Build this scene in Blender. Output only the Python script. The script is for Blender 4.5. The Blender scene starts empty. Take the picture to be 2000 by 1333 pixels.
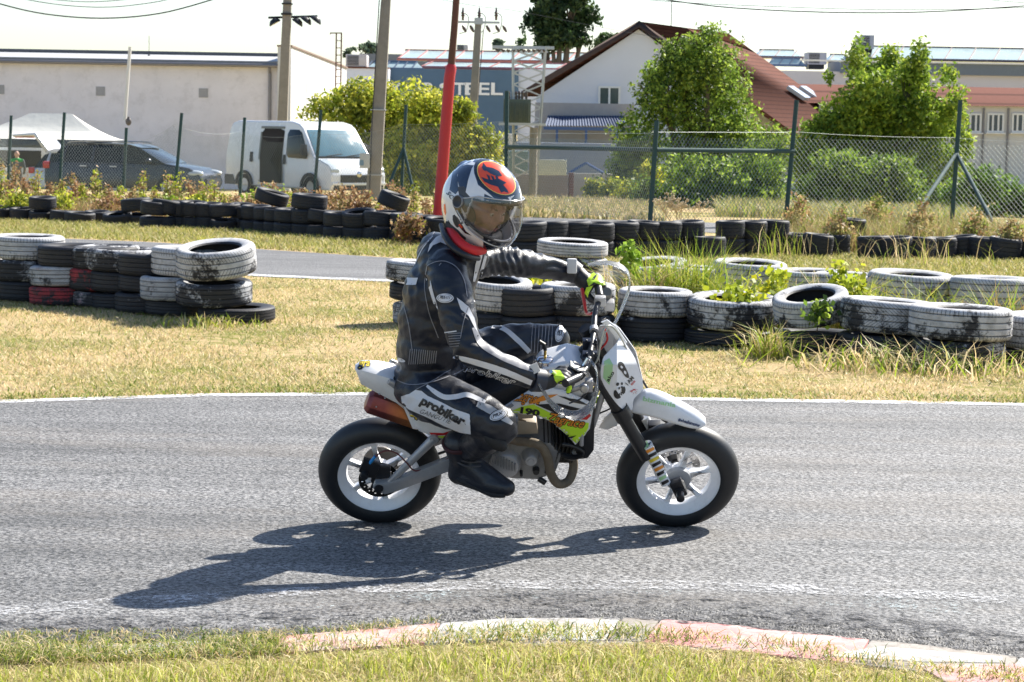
import bpy, bmesh, math, random
import numpy as np
from mathutils import Vector, Matrix, Euler
from mathutils.bvhtree import BVHTree
from mathutils.geometry import delaunay_2d_cdt
from mathutils.noise import noise as pnoise

R = math.radians
scene = bpy.context.scene
COL = scene.collection
# ---------------------------------------------------------------- camera, sky, sun, exposure
F = 4356.0; CAMZ = 1.585
cam_d = bpy.data.cameras.new('camera'); cam = bpy.data.objects.new('camera', cam_d); COL.objects.link(cam)
cam_d.lens = F / 2000 * 36; cam_d.sensor_width = 36; cam_d.clip_end = 2000; cam_d.clip_start = .1
CR = Matrix.Rotation(R(90 - 5.358), 3, 'X') @ Matrix.Rotation(R(1.0), 3, 'Z')
CP = Vector((0, 0, CAMZ))
cam.matrix_world = Matrix.Translation(CP) @ CR.to_4x4()
cam_d.dof.use_dof = True; cam_d.dof.focus_distance = 8.8; cam_d.dof.aperture_fstop = 16
scene.camera = cam
SUN_EL, SUN_AZ = 42.3, 44.0
world = bpy.data.worlds.new('World'); scene.world = world; world.use_nodes = True
wn = world.node_tree; sky = wn.nodes.new('ShaderNodeTexSky'); sky.sky_type = 'NISHITA'; sky.sun_disc = False
sky.sun_elevation = R(SUN_EL); sky.sun_rotation = R(SUN_AZ); sky.air_density = 1.0; sky.dust_density = 1.0; sky.ozone_density = 3.0
wn.links.new(sky.outputs[0], wn.nodes['Background'].inputs[0]); wn.nodes['Background'].inputs[1].default_value = 0.088
sun_d = bpy.data.lights.new('sun', 'SUN'); sun_d.energy = 5.0; sun_d.angle = R(.53); sun_d.color = (1, .95, .86)
sun = bpy.data.objects.new('sun', sun_d); COL.objects.link(sun)
sdir = Vector((math.sin(R(SUN_AZ)) * math.cos(R(SUN_EL)), math.cos(R(SUN_AZ)) * math.cos(R(SUN_EL)), math.sin(R(SUN_EL))))
sun.rotation_euler = sdir.to_track_quat('Z', 'Y').to_euler()
scene.view_settings.view_transform = 'Standard'; scene.view_settings.look = 'None'
scene.view_settings.exposure = 1.2; scene.view_settings.gamma = 1

# ---------------------------------------------------------------- rays from the camera used to place things at real distances
def ray(px, py):
    return (CR @ Vector(((px - 1000) / F, -(py - 666.5) / F, -1))).normalized()
def at(px, py, Y):
    d = ray(px, py); return CP + d * (Y / d.y)
def gz(x, y): return -.042 * min(max(y - 54, 0), 27)
def gnd(px, py):
    d = ray(px, py); t = 3.0
    if d.z >= -1e-4: return CP + d * (300 / d.y)
    while t < 400:
        p = CP + d * t
        if p.z <= gz(p.x, p.y): return Vector((p.x, p.y, gz(p.x, p.y)))
        t += max(.01, (p.z - gz(p.x, p.y)) * .5)
    return p
def gflat(px, py, z=0.0):
    d = ray(px, py); return CP + d * ((z - CAMZ) / d.z)

# ---------------------------------------------------------------- helpers
WM = {}
def wm(o): return WM[o.name] if o else Matrix.Identity(4)
def tag(o, label=None, cat=None, group=None, kind=None):
    if label: o['label'] = label
    if cat: o['category'] = cat
    if group: o['group'] = group
    if kind: o['kind'] = kind
    return o
def empty(name, M, label=None, cat=None, group=None):
    if isinstance(M, Vector): M = Matrix.Translation(M)
    o = bpy.data.objects.new(name, None); COL.objects.link(o); o.matrix_world = M; WM[o.name] = M.copy(); o.empty_display_size = .1
    return tag(o, label, cat, group)
def link_mesh(name, me, mats, parent=None, M=None):
    o = bpy.data.objects.new(name, me); COL.objects.link(o)
    for m in (mats if isinstance(mats, (list, tuple)) else [mats]): me.materials.append(m)
    if parent: o.parent = parent; WM[o.name] = wm(parent).copy()
    else:
        M = M or Matrix.Identity(4); o.matrix_world = M; WM[o.name] = M.copy()
    return o
class MB:
    def __init__(s): s.v = []; s.f = []; s.m = []; s.mi = 0
    def add(s, vs, fs, M=None):
        b = len(s.v)
        s.v += [tuple(M @ Vector(v)) if M else tuple(v) for v in vs]
        s.f += [tuple(b + i for i in f) for f in fs]; s.m += [s.mi] * len(fs)
        return s
    def box(s, c, d, M=None, rot=None):
        x, y, z = [k / 2 for k in d]; c = Vector(c)
        vs = [Vector((a * x, b * y, e * z)) for e in (-1, 1) for b in (-1, 1) for a in (-1, 1)]
        if rot: vs = [rot @ v for v in vs]
        return s.add([v + c for v in vs], [(0, 2, 3, 1), (4, 5, 7, 6), (0, 1, 5, 4), (2, 6, 7, 3), (0, 4, 6, 2), (1, 3, 7, 5)], M)
    def tube(s, pts, rad, n=10, M=None, cap=True, smooth_path=0, closed=False):
        pts = [Vector(p) for p in pts]
        if not isinstance(rad, (list, tuple)): rad = [rad] * len(pts)
        if smooth_path and len(pts) > 2:
            P = []; RR = []
            for i in range(len(pts) - 1):
                p0 = pts[max(i - 1, 0)]; p1 = pts[i]; p2 = pts[i + 1]; p3 = pts[min(i + 2, len(pts) - 1)]
                for k in range(smooth_path):
                    t = k / smooth_path
                    P.append(.5 * ((2 * p1) + (p2 - p0) * t + (2 * p0 - 5 * p1 + 4 * p2 - p3) * t * t + (3 * p1 - p0 - 3 * p2 + p3) * t ** 3)); RR.append(rad[i] * (1 - t) + rad[i + 1] * t)
            P.append(pts[-1]); RR.append(rad[-1]); pts, rad = P, RR
        T = (pts[1] - pts[0]).normalized(); U = T.orthogonal().normalized(); rings = []
        for i, p in enumerate(pts):
            if i == 0: t = pts[1] - pts[0]
            elif i == len(pts) - 1: t = pts[-1] - pts[-2]
            else: t = pts[i + 1] - pts[i - 1]
            t = t.normalized(); U = (U - t * U.dot(t)).normalized(); V = t.cross(U)
            rings.append([p + (U * math.cos(2 * math.pi * k / n) + V * math.sin(2 * math.pi * k / n)) * rad[i] for k in range(n)])
        vs = [v for r in rings for v in r]; fs = []
        for i in range(len(rings) - 1):
            for k in range(n): fs.append((i * n + k, i * n + (k + 1) % n, (i + 1) * n + (k + 1) % n, (i + 1) * n + k))
        if cap: fs += [tuple(range(n - 1, -1, -1)), tuple((len(rings) - 1) * n + k for k in range(n))]
        return s.add(vs, fs, M)
    def lathe(s, prof, n=48, M=None, closed=False, a0=0, a1=2 * math.pi):
        full = abs(a1 - a0) > 6.28; m = len(prof); cnt = n if full else n + 1
        vs = [(r * math.cos(a0 + (a1 - a0) * k / n), r * math.sin(a0 + (a1 - a0) * k / n), z) for k in range(cnt) for r, z in prof]
        fs = []
        for k in range(n):
            k2 = (k + 1) % cnt
            for i in range(m if closed else m - 1): j = (i + 1) % m; fs.append((k * m + i, k2 * m + i, k2 * m + j, k * m + j))
        return s.add(vs, fs, M)
    def ell(s, c, r, M=None, nu=20, nv=12, rot=None):
        vs = []; fs = []; c = Vector(c); r = (r, r, r) if isinstance(r, (int, float)) else r
        for i in range(nv + 1):
            th = math.pi * i / nv
            for k in range(nu):
                ph = 2 * math.pi * k / nu; v = Vector((r[0] * math.sin(th) * math.cos(ph), r[1] * math.sin(th) * math.sin(ph), r[2] * math.cos(th)))
                vs.append((rot @ v if rot else v) + c)
        for i in range(nv):
            for k in range(nu): fs.append((i * nu + k, (i + 1) * nu + k, (i + 1) * nu + (k + 1) % nu, i * nu + (k + 1) % nu))
        return s.add(vs, fs, M)
    def poly(s, pts, M=None): return s.add(pts, [tuple(range(len(pts)))], M)
    def prism(s, A, B, M=None):
        n = len(A); return s.add(list(A) + list(B), [tuple(range(n))[::-1], tuple(range(n, 2 * n))] + [(i, (i + 1) % n, n + (i + 1) % n, n + i) for i in range(n)], M)
    def build(s, name, mats, parent=None, origin=None, smooth=True, local=False, bevel=0, bseg=2, M=None):
        me = bpy.data.meshes.new(name)
        T = Matrix.Identity(4)
        if not local:
            if parent: T = wm(parent).inverted()
            elif M: T = M.inverted()
            elif origin: T = Matrix.Translation(-Vector(origin)); M = Matrix.Translation(Vector(origin))
        me.from_pydata([T @ Vector(v) for v in s.v], [], s.f)
        me.polygons.foreach_set('material_index', s.m)
        bm = bmesh.new(); bm.from_mesh(me); bmesh.ops.remove_doubles(bm, verts=bm.verts, dist=1e-5); bmesh.ops.recalc_face_normals(bm, faces=bm.faces)
        if bevel: bmesh.ops.bevel(bm, geom=[e for e in bm.edges if len(e.link_faces) == 2 and e.calc_face_angle() > R(25)], offset=bevel, segments=bseg, affect='EDGES', profile=.6, clamp_overlap=True)
        if smooth:
            for e in bm.edges:
                if len(e.link_faces) == 2 and e.calc_face_angle() > R(38): e.smooth = False
            for f in bm.faces: f.smooth = True
        bm.to_mesh(me); bm.free()
        return link_mesh(name, me, mats, parent, M)
def copy_tree(o, M, parent=None):
    c = o.copy(); COL.objects.link(c); c.parent = parent
    if parent is None: c.matrix_world = M; WM[c.name] = M.copy()
    for ch in o.children: copy_tree(ch, M, c)
    return c

# ---------------------------------------------------------------- material DSL
class NT:
    def __init__(s, name):
        s.m = bpy.data.materials.new(name); s.m.use_nodes = True; s.t = s.m.node_tree; s.n = s.t.nodes; s.b = s.n['Principled BSDF']; s.l = s.t.links
    def put(s, sock, v):
        if isinstance(v, bpy.types.NodeSocket): s.l.new(v, sock)
        elif isinstance(v, (tuple, list)) and len(v) == 3 and sock.type == 'RGBA': sock.default_value = (*v, 1)
        else: sock.default_value = v
    def mth(s, op, a, b=0.0, c=None, clamp=False):
        n = s.n.new('ShaderNodeMath'); n.operation = op; n.use_clamp = clamp; s.put(n.inputs[0], a); s.put(n.inputs[1], b)
        if c is not None: s.put(n.inputs[2], c)
        return n.outputs[0]
    def co(s, kind='Object'): return s.n.new('ShaderNodeTexCoord').outputs[kind]
    def noise(s, sc, detail=3, rough=.6, vec=None, w=None, dist=0):
        n = s.n.new('ShaderNodeTexNoise'); n.inputs['Scale'].default_value = sc; n.inputs['Detail'].default_value = detail; n.inputs['Roughness'].default_value = rough; n.inputs['Distortion'].default_value = dist
        s.put(n.inputs['Vector'], vec if vec is not None else s.co())
        if w is not None: n.noise_dimensions = '4D'; s.put(n.inputs['W'], w)
        return n.outputs[0]
    def vor(s, sc, vec=None, feat='F1'):
        n = s.n.new('ShaderNodeTexVoronoi'); n.feature = feat; n.inputs['Scale'].default_value = sc; s.put(n.inputs['Vector'], vec if vec is not None else s.co()); return n
    def step(s, x, t, soft=.05): return s.mth('MULTIPLY', s.mth('SUBTRACT', x, t), 1 / soft, clamp=True)
    def mix(s, f, a, b):
        n = s.n.new('ShaderNodeMix'); n.data_type = 'RGBA'; s.put(n.inputs[0], f); s.put(n.inputs[6], a); s.put(n.inputs[7], b); return n.outputs[2]
    def mul(s, a, f): # colour * value
        n = s.n.new('ShaderNodeVectorMath'); n.operation = 'SCALE'; s.put(n.inputs[0], a); s.put(n.inputs[3], f); return n.outputs[0]
    def sep(s, v):
        n = s.n.new('ShaderNodeSeparateXYZ'); s.put(n.inputs[0], v); return n.outputs
    def mapv(s, vec, scale=(1, 1, 1), rot=(0, 0, 0)):
        n = s.n.new('ShaderNodeMapping'); s.put(n.inputs[0], vec); n.inputs['Scale'].default_value = scale; n.inputs['Rotation'].default_value = rot; return n.outputs[0]
    def bump(s, h, st=.3, d=.01):
        n = s.n.new('ShaderNodeBump'); n.inputs['Strength'].default_value = st; n.inputs['Distance'].default_value = d; s.put(n.inputs['Height'], h); s.l.new(n.outputs[0], s.b.inputs['Normal'])
    def out(s, col=None, rough=None, metal=None, spec=None):
        if col is not None: s.put(s.b.inputs['Base Color'], col)
        if rough is not None: s.put(s.b.inputs['Roughness'], rough)
        if metal is not None: s.put(s.b.inputs['Metallic'], metal)
        if spec is not None: s.put(s.b.inputs['Specular IOR Level'], spec)
        return s.m
_mc = {}
def mat(name, base, rough=.6, metal=0, var=.15, vscale=6, bump=0, bscale=80, bd=.002, coat=0, spec=.5, dirt=0, trans=0, alpha=1, ior=None):
    if name in _mc: return _mc[name]
    t = NT(name); c = t.co()
    n = t.noise(vscale, 4, .65, c); f = t.mth('ADD', t.mth('MULTIPLY', n, 2 * var), 1 - var)
    col = t.mul(tuple(base), f)
    if dirt: col = t.mix(t.mth('MULTIPLY', t.step(t.noise(vscale * 2.3, 6, .75, c), .5, .2), dirt), col, (.12, .095, .07))
    t.out(col, t.mth('ADD', t.mth('MULTIPLY', t.noise(vscale * 3, 2, .5, c), .2), rough - .1, clamp=True), metal, spec)
    if bump: t.bump(t.noise(bscale, 3, .6, c), bump, bd)
    if coat: t.b.inputs['Coat Weight'].default_value = coat; t.b.inputs['Coat Roughness'].default_value = .05
    if trans: t.b.inputs['Transmission Weight'].default_value = trans
    if ior: t.b.inputs['IOR'].default_value = ior
    if alpha < 1: t.b.inputs['Alpha'].default_value = alpha
    _mc[name] = t.m; return t.m

def leaf_mat(name, trl=.35):
    t = NT(name); a = t.n.new('ShaderNodeAttribute'); a.attribute_name = 'Col'; t.n.remove(t.b)
    d = t.n.new('ShaderNodeBsdfPrincipled'); t.l.new(a.outputs[0], d.inputs['Base Color']); d.inputs['Roughness'].default_value = .55; d.inputs['Specular IOR Level'].default_value = .35
    r = t.n.new('ShaderNodeBsdfTranslucent'); t.l.new(a.outputs[0], r.inputs[0]); mx = t.n.new('ShaderNodeMixShader'); mx.inputs[0].default_value = trl
    t.l.new(d.outputs[0], mx.inputs[1]); t.l.new(r.outputs[0], mx.inputs[2]); t.l.new(mx.outputs[0], t.n['Material Output'].inputs[0]); return t.m
M_LEAF = leaf_mat('foliage', .45); M_GRASS = leaf_mat('grass_blades', .4)

def np_mesh(name, V, Fn, mat_, C=None, parent=None, M=None, smooth=False, nper=4):
    """V (N,3) world verts, Fn (K,nper) faces."""
    T = (wm(parent) if parent else (M or Matrix.Identity(4))).inverted()
    T = np.array(T); V = V @ T[:3, :3].T + T[:3, 3]
    me = bpy.data.meshes.new(name); me.vertices.add(len(V)); me.vertices.foreach_set('co', V.astype(np.float32).ravel())
    K = len(Fn); me.loops.add(K * nper); me.loops.foreach_set('vertex_index', Fn.astype(np.int32).ravel())
    me.polygons.add(K); me.polygons.foreach_set('loop_start', np.arange(0, K * nper, nper, dtype=np.int32)); me.polygons.foreach_set('loop_total', np.full(K, nper, dtype=np.int32))
    me.update(calc_edges=True)
    if C is not None:
        a = me.color_attributes.new('Col', 'FLOAT_COLOR', 'POINT'); a.data.foreach_set('color', np.hstack([C, np.ones((len(C), 1))]).astype(np.float32).ravel())
    return link_mesh(name, me, mat_, parent, M)
def unit(a): return a / (np.linalg.norm(a, axis=1, keepdims=True) + 1e-9)
def leaves(name, P, size, pal, seed, parent=None, M=None, mat_=None, aspect=.5, clump=None, up=.3):
    rs = np.random.RandomState(seed); n = len(P)
    a = unit(rs.normal(size=(n, 3)) + np.array([0, 0, -up])); b = unit(np.cross(a, rs.normal(size=(n, 3))))
    s = (size * rs.uniform(.6, 1.35, n))[:, None]
    V = np.stack([P - a * s * .5, P + b * s * aspect * .5, P + a * s * .5, P - b * s * aspect * .5], 1).reshape(-1, 3)
    pal = np.array(pal); k = rs.randint(0, len(pal), n)
    if clump is not None: k = (clump + (rs.rand(n) < .3) * k) % len(pal)
    C = np.repeat(pal[k] * rs.uniform(.75, 1.3, (n, 1)), 4, 0)
    return np_mesh(name, V, np.arange(4 * n).reshape(-1, 4), mat_ or M_LEAF, C, parent, M)
def crown_pts(blobs, n, seed, gap=.5, gs=1.0, shell=.4, zmin=None):
    """blobs: list of (centre, (rx,ry,rz)); leaf points spread through lumpy volumes with gaps."""
    rs = np.random.RandomState(seed); w = np.array([b[1][0] * b[1][2] for b in blobs]); w = w / w.sum()
    out = []; cl = []
    k = rs.choice(len(blobs), int(n * 1.9), p=w)
    c = np.array([tuple(b[0]) for b in blobs])[k]; r = np.array([tuple(b[1]) for b in blobs])[k]
    d = unit(rs.normal(size=(len(k), 3))); rr = rs.rand(len(k), 1) ** shell
    lump = 1 + .22 * np.sin(d[:, :1] * 5 + k[:, None]) * np.cos(d[:, 2:] * 6 + k[:, None] * 2) + .12 * np.sin(d[:, 1:2] * 11 + d[:, 2:] * 9)
    P = c + d * r * rr * lump + rs.normal(size=c.shape) * .04
    g = np.array([pnoise(Vector(p * gs)) + .5 * pnoise(Vector(p * gs * 2.7)) for p in P])
    keep = g > (-.25 + gap * .5 - .5 + 0.25) * 1.0
    if zmin is not None: keep &= P[:, 2] > zmin
    P = P[keep][:n]; g = g[keep][:n]
    cl = np.clip(((g + .5) * 4).astype(int), 0, 3)
    return P, cl
def blades(name, P, h, w, pal, seed, parent=None, M=None, lean=.35, label=None, kind='stuff', curve=True, palw=None):
    rs = np.random.RandomState(seed); n = len(P); H = rs.uniform(h[0], h[1], (n, 1)); th = rs.uniform(0, 2 * np.pi, n)
    side = np.stack([np.cos(th), np.sin(th), 0 * th], 1) * w * rs.uniform(.6, 1.3, (n, 1)); ld = rs.normal(size=(n, 3)) * lean; ld[:, 2] = 0
    up = np.array([0, 0, 1.]); pal = np.array(pal); k = rs.choice(len(pal), n, p=palw)
    col = pal[k] * rs.uniform(.7, 1.3, (n, 1))
    if curve:
        mid = P + up * H * .55 + ld * H * .4; tip = P + up * H * (1 - .3 * np.linalg.norm(ld, axis=1, keepdims=True)) + ld * H * 1.3
        V = np.stack([P - side * .5, P + side * .5, mid + side * .38, mid - side * .38, tip], 1).reshape(-1, 3)
        b = np.arange(n)[:, None] * 5
        Fn = np.concatenate([b + np.array([[0, 1, 2]]), b + np.array([[0, 2, 3]]), b + np.array([[3, 2, 4]])], 0); C = np.repeat(col, 5, 0)
    else:
        V = np.stack([P - side * .5, P + side * .5, P + up * H + ld * H], 1).reshape(-1, 3); Fn = np.arange(3 * n).reshape(-1, 3); C = np.repeat(col, 3, 0)
    return np_mesh(name, V, Fn, M_GRASS, C, parent, M, nper=3)
def pip(P, poly):
    x, y = P[:, 0], P[:, 1]; ins = np.zeros(len(P), bool); j = len(poly) - 1
    for i in range(len(poly)):
        xi, yi = poly[i][:2]; xj, yj = poly[j][:2]
        ins ^= ((yi > y) != (yj > y)) & (x < (xj - xi) * (y - yi) / (yj - yi + 1e-12) + xi); j = i
    return ins
def scatter(poly, n, seed, z=0.0, patch=0, ps=1.0):
    rs = np.random.RandomState(seed); a = np.array([p[:2] for p in poly]); lo, hi = a.min(0), a.max(0)
    area = abs(sum(a[i - 1][0] * a[i][1] - a[i][0] * a[i - 1][1] for i in range(len(a)))) / 2
    m = int(n * (hi - lo).prod() / max(area, .01) * (1 + patch * 1.2)); P = rs.rand(m, 2) * (hi - lo) + lo
    P = P[pip(P, a)]
    if patch:
        g = np.array([pnoise(Vector((p[0] * ps, p[1] * ps, seed * 3.1))) for p in P]); P = P[g * .9 + .5 > rs.rand(len(P)) * patch + (1 - patch) * 0]
    P = P[:n]
    return np.hstack([P, np.full((len(P), 1), z)])
# ================================================================ GROUND, TRACKS, KERB
def lawn_mat():
    t = NT('dry_lawn'); c = t.co(); n1 = t.noise(.7, 4, .6, c); n2 = t.noise(9, 5, .7, c); n3 = t.noise(70, 4, .8, c)
    dry = t.mix(n2, (.48, .35, .17), (.70, .53, .31)); grn = t.mix(n2, (.16, .17, .035), (.34, .32, .09))
    col = t.mix(t.step(t.mth('ADD', n1, t.mth('MULTIPLY', t.mth('SUBTRACT', n2, .5), .9)), .46, .16), dry, grn)
    soil = t.step(t.mth('ADD', t.noise(1.7, 5, .7, c), t.mth('MULTIPLY', n2, .35)), .76, .08); col = t.mix(t.mth('MULTIPLY', soil, .7), col, (.30, .23, .14))
    col = t.mul(col, t.mth('ADD', t.mth('MULTIPLY', n3, 1.3), .35)); t.bump(t.mth('ADD', n3, n2), .9, .03); return t.out(col, .95, spec=.1)
M_LAWN = lawn_mat()
def asphalt_mat(name, lo, hi, sc=150, tint=(1.02, 1, .99)):
    t = NT(name); c = t.mapv(t.co(), (1, 1, 1)); n = t.noise(sc, 4, .8, c); v = t.vor(sc * .62, c).outputs['Distance']
    big = t.mth('ADD', t.mth('MULTIPLY', t.noise(1.0, 5, .65, t.mapv(c, (.22, 2.2, 1))), .75), t.mth('MULTIPLY', t.noise(5, 4, .7, t.mapv(c, (.5, 1.6, 1))), .3)); m = t.mth('ADD', t.mth('MULTIPLY', t.step(n, .475, .05), .62), t.mth('MULTIPLY', t.step(t.noise(sc * 2.2, 2, .6, c), .45, .12), .38), clamp=True)
    col = t.mix(m, tuple(lo * k for k in tint), tuple(hi * k for k in tint)); col = t.mul(col, t.mth('MAXIMUM', t.mth('SUBTRACT', t.mth('MULTIPLY', big, 2.5), .38), .35)); col = t.mix(t.mth('MULTIPLY', t.step(t.noise(.8, 4, .7, t.mapv(c, (.4, 1.8, 1))), .48, .15), .5), col, t.mul(col, 1.0)) if name != 'asphalt' else t.mix(t.mth('MULTIPLY', t.step(t.noise(.8, 4, .7, t.mapv(c, (.4, 1.8, 1))), .48, .15), .22), col, (.20, .165, .13))
    t.bump(t.mth('ADD', n, v), 1.0, .006); return t.out(col, .72, spec=.5)
M_ASPH = asphalt_mat('asphalt', .002, .25, 58); M_ASPH2 = asphalt_mat('asphalt_far', .04, .2, 60)
def ground_sheet():
    xs = np.concatenate([np.linspace(-400, -40, 10), np.linspace(-30, 30, 31), np.linspace(40, 400, 10)])
    ys = np.concatenate([[-40, -10, 0], np.linspace(3, 54, 18), np.linspace(56, 81, 9), [100, 150, 250, 450, 800, 1400]])
    V = np.array([(x, y, gz(x, y)) for y in ys for x in xs]); nx = len(xs)
    Fn = np.array([(j * nx + i, j * nx + i + 1, (j + 1) * nx + i + 1, (j + 1) * nx + i) for j in range(len(ys) - 1) for i in range(nx - 1)])
    tag(np_mesh('ground', V, Fn, M_LAWN), kind='structure')
ground_sheet()
def interp(tab, x): return float(np.interp(x, [t[0] for t in tab], [t[1] for t in tab]))
def strip(name, far, near, m, z, x0=-2600, x1=4600, nx=200, ny=6, jit=0, seed=1):
    rs = random.Random(seed); V = []; 
    for i in range(nx + 1):
        px = x0 + (x1 - x0) * i / nx; a = gflat(px, interp(far, px)); b = gflat(px, interp(near, px) + (rs.uniform(-jit, jit)))
        for k in range(ny + 1): p = a.lerp(b, k / ny); V.append((p.x, p.y, z))
    w = ny + 1; Fn = np.array([(i * w + k, (i + 1) * w + k, (i + 1) * w + k + 1, i * w + k + 1) for i in range(nx) for k in range(ny)])
    return tag(np_mesh(name, np.array(V), Fn, m), kind='structure')
N_FAR = [(-500, 800), (0, 786), (400, 773), (700, 771), (1000, 773), (1200, 778), (1600, 785), (2000, 791), (2500, 802)]
N_NEAR = [(-500, 1275), (0, 1262), (250, 1258), (500, 1252), (850, 1224), (1000, 1213), (1250, 1215), (1420, 1226), (1600, 1246), (1800, 1266), (2000, 1292), (2500, 1370)]
off = lambda tab, d: [(a, b + d) for a, b in tab]
strip('near_track', N_FAR, N_NEAR, M_ASPH, .004, nx=700, jit=5)
F_FAR = [(-500, 458), (0, 462), (300, 474), (740, 503), (1000, 520), (1300, 535), (2000, 560), (2500, 580)]
F_NEAR = [(-500, 490), (0, 505), (500, 541), (740, 551), (1000, 562), (1300, 575), (2000, 600), (2500, 620)]
strip('far_track', F_FAR, F_NEAR, M_ASPH2, .004)
def worn_line_mat(name, cov, c=(.5, .5, .52)):
    t = NT(name); co = t.co(); n = t.noise(60, 4, .8, co); n2 = t.noise(3, 3, .6, co)
    k = t.mth('MULTIPLY', t.step(t.mth('ADD', n, t.mth('MULTIPLY', t.mth('SUBTRACT', n2, .5), .5)), 1 - cov, .12), .8)
    t.out(c, .75); t.put(t.b.inputs['Alpha'], k); return t.m
M_LINE = worn_line_mat('worn_white_line', .505, (.52, .52, .53)); M_LINE2 = worn_line_mat('white_edge_line', .57, (.75, .75, .77)); M_LINE3 = worn_line_mat('old_repainted_line', .39, (.5, .6, .62))
strip('edge_line', off(N_FAR, -2), off(N_FAR, 4), M_LINE2, .008)
strip('far_edge_line', off(F_NEAR, -4), F_NEAR, M_LINE2, .008)
W_L = [(-500, 1225), (0, 1190), (230, 1172), (470, 1158), (700, 1146), (1000, 1137), (1300, 1138), (1600, 1147), (2000, 1168), (2500, 1200)]
strip('near_edge_line', W_L, off(W_L, 17), M_LINE, .008)
strip('faded_line', off(W_L, 17), off(W_L, 42), M_LINE3, .0081)
# crumbly, coarser band along the kerb
t = NT('crumbled_asphalt'); c_ = t.co(); v = t.vor(70, c_); n = t.noise(45, 4, .8, c_)
col = t.mix(t.step(n, .42, .2), (.05, .05, .055), (.24, .23, .23)); t.bump(t.mth('ADD', v.outputs['Distance'], n), 1.0, .02)
t.out(col, .8); t.put(t.b.inputs['Alpha'], t.mth('MULTIPLY', t.step(t.mth('ADD', t.noise(14, 6, .8, c_), t.mth('MULTIPLY', t.noise(1.2, 2, .5, c_), .3)), .63, .12), .85)); M_CRUMB = t.m
strip('crumbled_edge', off(N_NEAR, -52), off(N_NEAR, 2), M_CRUMB, .0122, nx=500, jit=2)
# loose asphalt crumbs: real grains of stone
def crumbs():
    rs = np.random.RandomState(5); n = 5200; px = rs.uniform(-150, 2150, n); P = []
    for x in px:
        y = interp(N_NEAR, x) - abs(rs.normal()) * 16 + 2; p = gflat(x, y); P.append((p.x, p.y, .006))
    P = np.array(P); d = np.array([(1, 0, 0), (-.5, .8, 0), (-.5, -.8, 0), (0, 0, .7)]); s = rs.uniform(.002, .007, (n, 1, 1)); a = rs.uniform(0, 6.28, n)
    Rm = np.stack([np.cos(a), -np.sin(a), 0 * a, np.sin(a), np.cos(a), 0 * a, 0 * a, 0 * a, 1 + 0 * a], 1).reshape(-1, 3, 3)
    V = (np.einsum('nij,kj->nki', Rm, d) * s + P[:, None]).reshape(-1, 3); b = np.arange(n)[:, None] * 4
    Fn = np.concatenate([b + np.array([[0, 1, 3]]), b + np.array([[1, 2, 3]]), b + np.array([[2, 0, 3]])], 0); C = np.repeat(rs.uniform(.03, .13, (n, 1)) * np.array([[1, .98, .96]]), 4, 0)
    tag(np_mesh('asphalt_gravel', V, Fn, leaf_mat('gravel', 0.0), C, nper=3), 'loose dark asphalt crumbs along the track edge', kind='stuff')
crumbs()
# kerb: low painted concrete slabs
def paint_mat(name, c, cov=.75, under=(.42, .40, .36)):
    t = NT(name); co = t.co(); n = t.noise(26, 6, .8, co); n2 = t.noise(2.6, 5, .7, co)
    k = t.step(t.mth('ADD', n, t.mth('MULTIPLY', n2, .8)), 1.3 - cov * .8, .25); t.bump(n, .4, .004)
    return t.out(t.mix(k, t.mul(under, t.mth('ADD', n, .5)), c), .8)
K_W = paint_mat('kerb_white_paint', (.64, .64, .63), .60, (.30, .28, .26)); K_R = paint_mat('kerb_red_paint', (.50, .21, .20), .72); K_C = paint_mat('bare_concrete', (.31, .29, .26), .5, (.24, .21, .18))
K_FAR = [(-500, 1275), (0, 1266), (250, 1264), (520, 1250), (860, 1222), (1000, 1212), (1250, 1212), (1400, 1222), (1600, 1245), (1800, 1264), (2000, 1290), (2500, 1372)]
K_NEAR = [(-500, 1314), (0, 1300), (250, 1293), (520, 1284), (860, 1262), (1000, 1254), (1250, 1256), (1400, 1270), (1600, 1290), (1800, 1313), (2000, 1342), (2500, 1428)]
def slab(parent, m, poly, z0=-.03, z1=.0095, name='painted_segment'):
    g = [gflat(x, y) for x, y in poly]; b = MB(); b.prism([Vector((p.x, p.y, z0)) for p in g], [Vector((p.x, p.y, z1)) for p in g]); return b.build(name, m, parent, bevel=.006)
K_H = .009
kerb = tag(empty('kerb', gflat(1000, 1230)), kind='structure')
segs = [(-500, -250, K_W), (-250, 40, K_C), (40, 250, K_C), (250, 530, K_W), (530, 862, K_R), (862, 1215, K_W), (1215, 1290, K_C), (1290, 1700, K_R), (1700, 1990, K_C), (1990, 2300, K_W)]
for a, b, m in segs:
    xs = [a + (b - a) * k / 6 for k in range(7)]; g = 2
    slab(kerb, m, [(x + g * (k == 0) - g * (k == 6), interp(K_FAR, x)) for k, x in enumerate(xs)] + [(x - 35 + g * (k == 6), interp(K_NEAR, x)) for k, x in reversed(list(enumerate(xs)))])
slab(kerb, K_W, [(1600, 1288), (1720, 1270), (1960, 1290), (1955, 1302), (1800, 1300)], z1=.0125)
slab(kerb, K_R, [(1790, 1308), (2010, 1306), (2150, 1330), (2150, 1390), (1900, 1372)], z1=.0155)
slab(kerb, K_C, [(1000, 1252), (1260, 1255), (1400, 1275), (1330, 1282), (1000, 1262)], z1=.0065)

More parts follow.
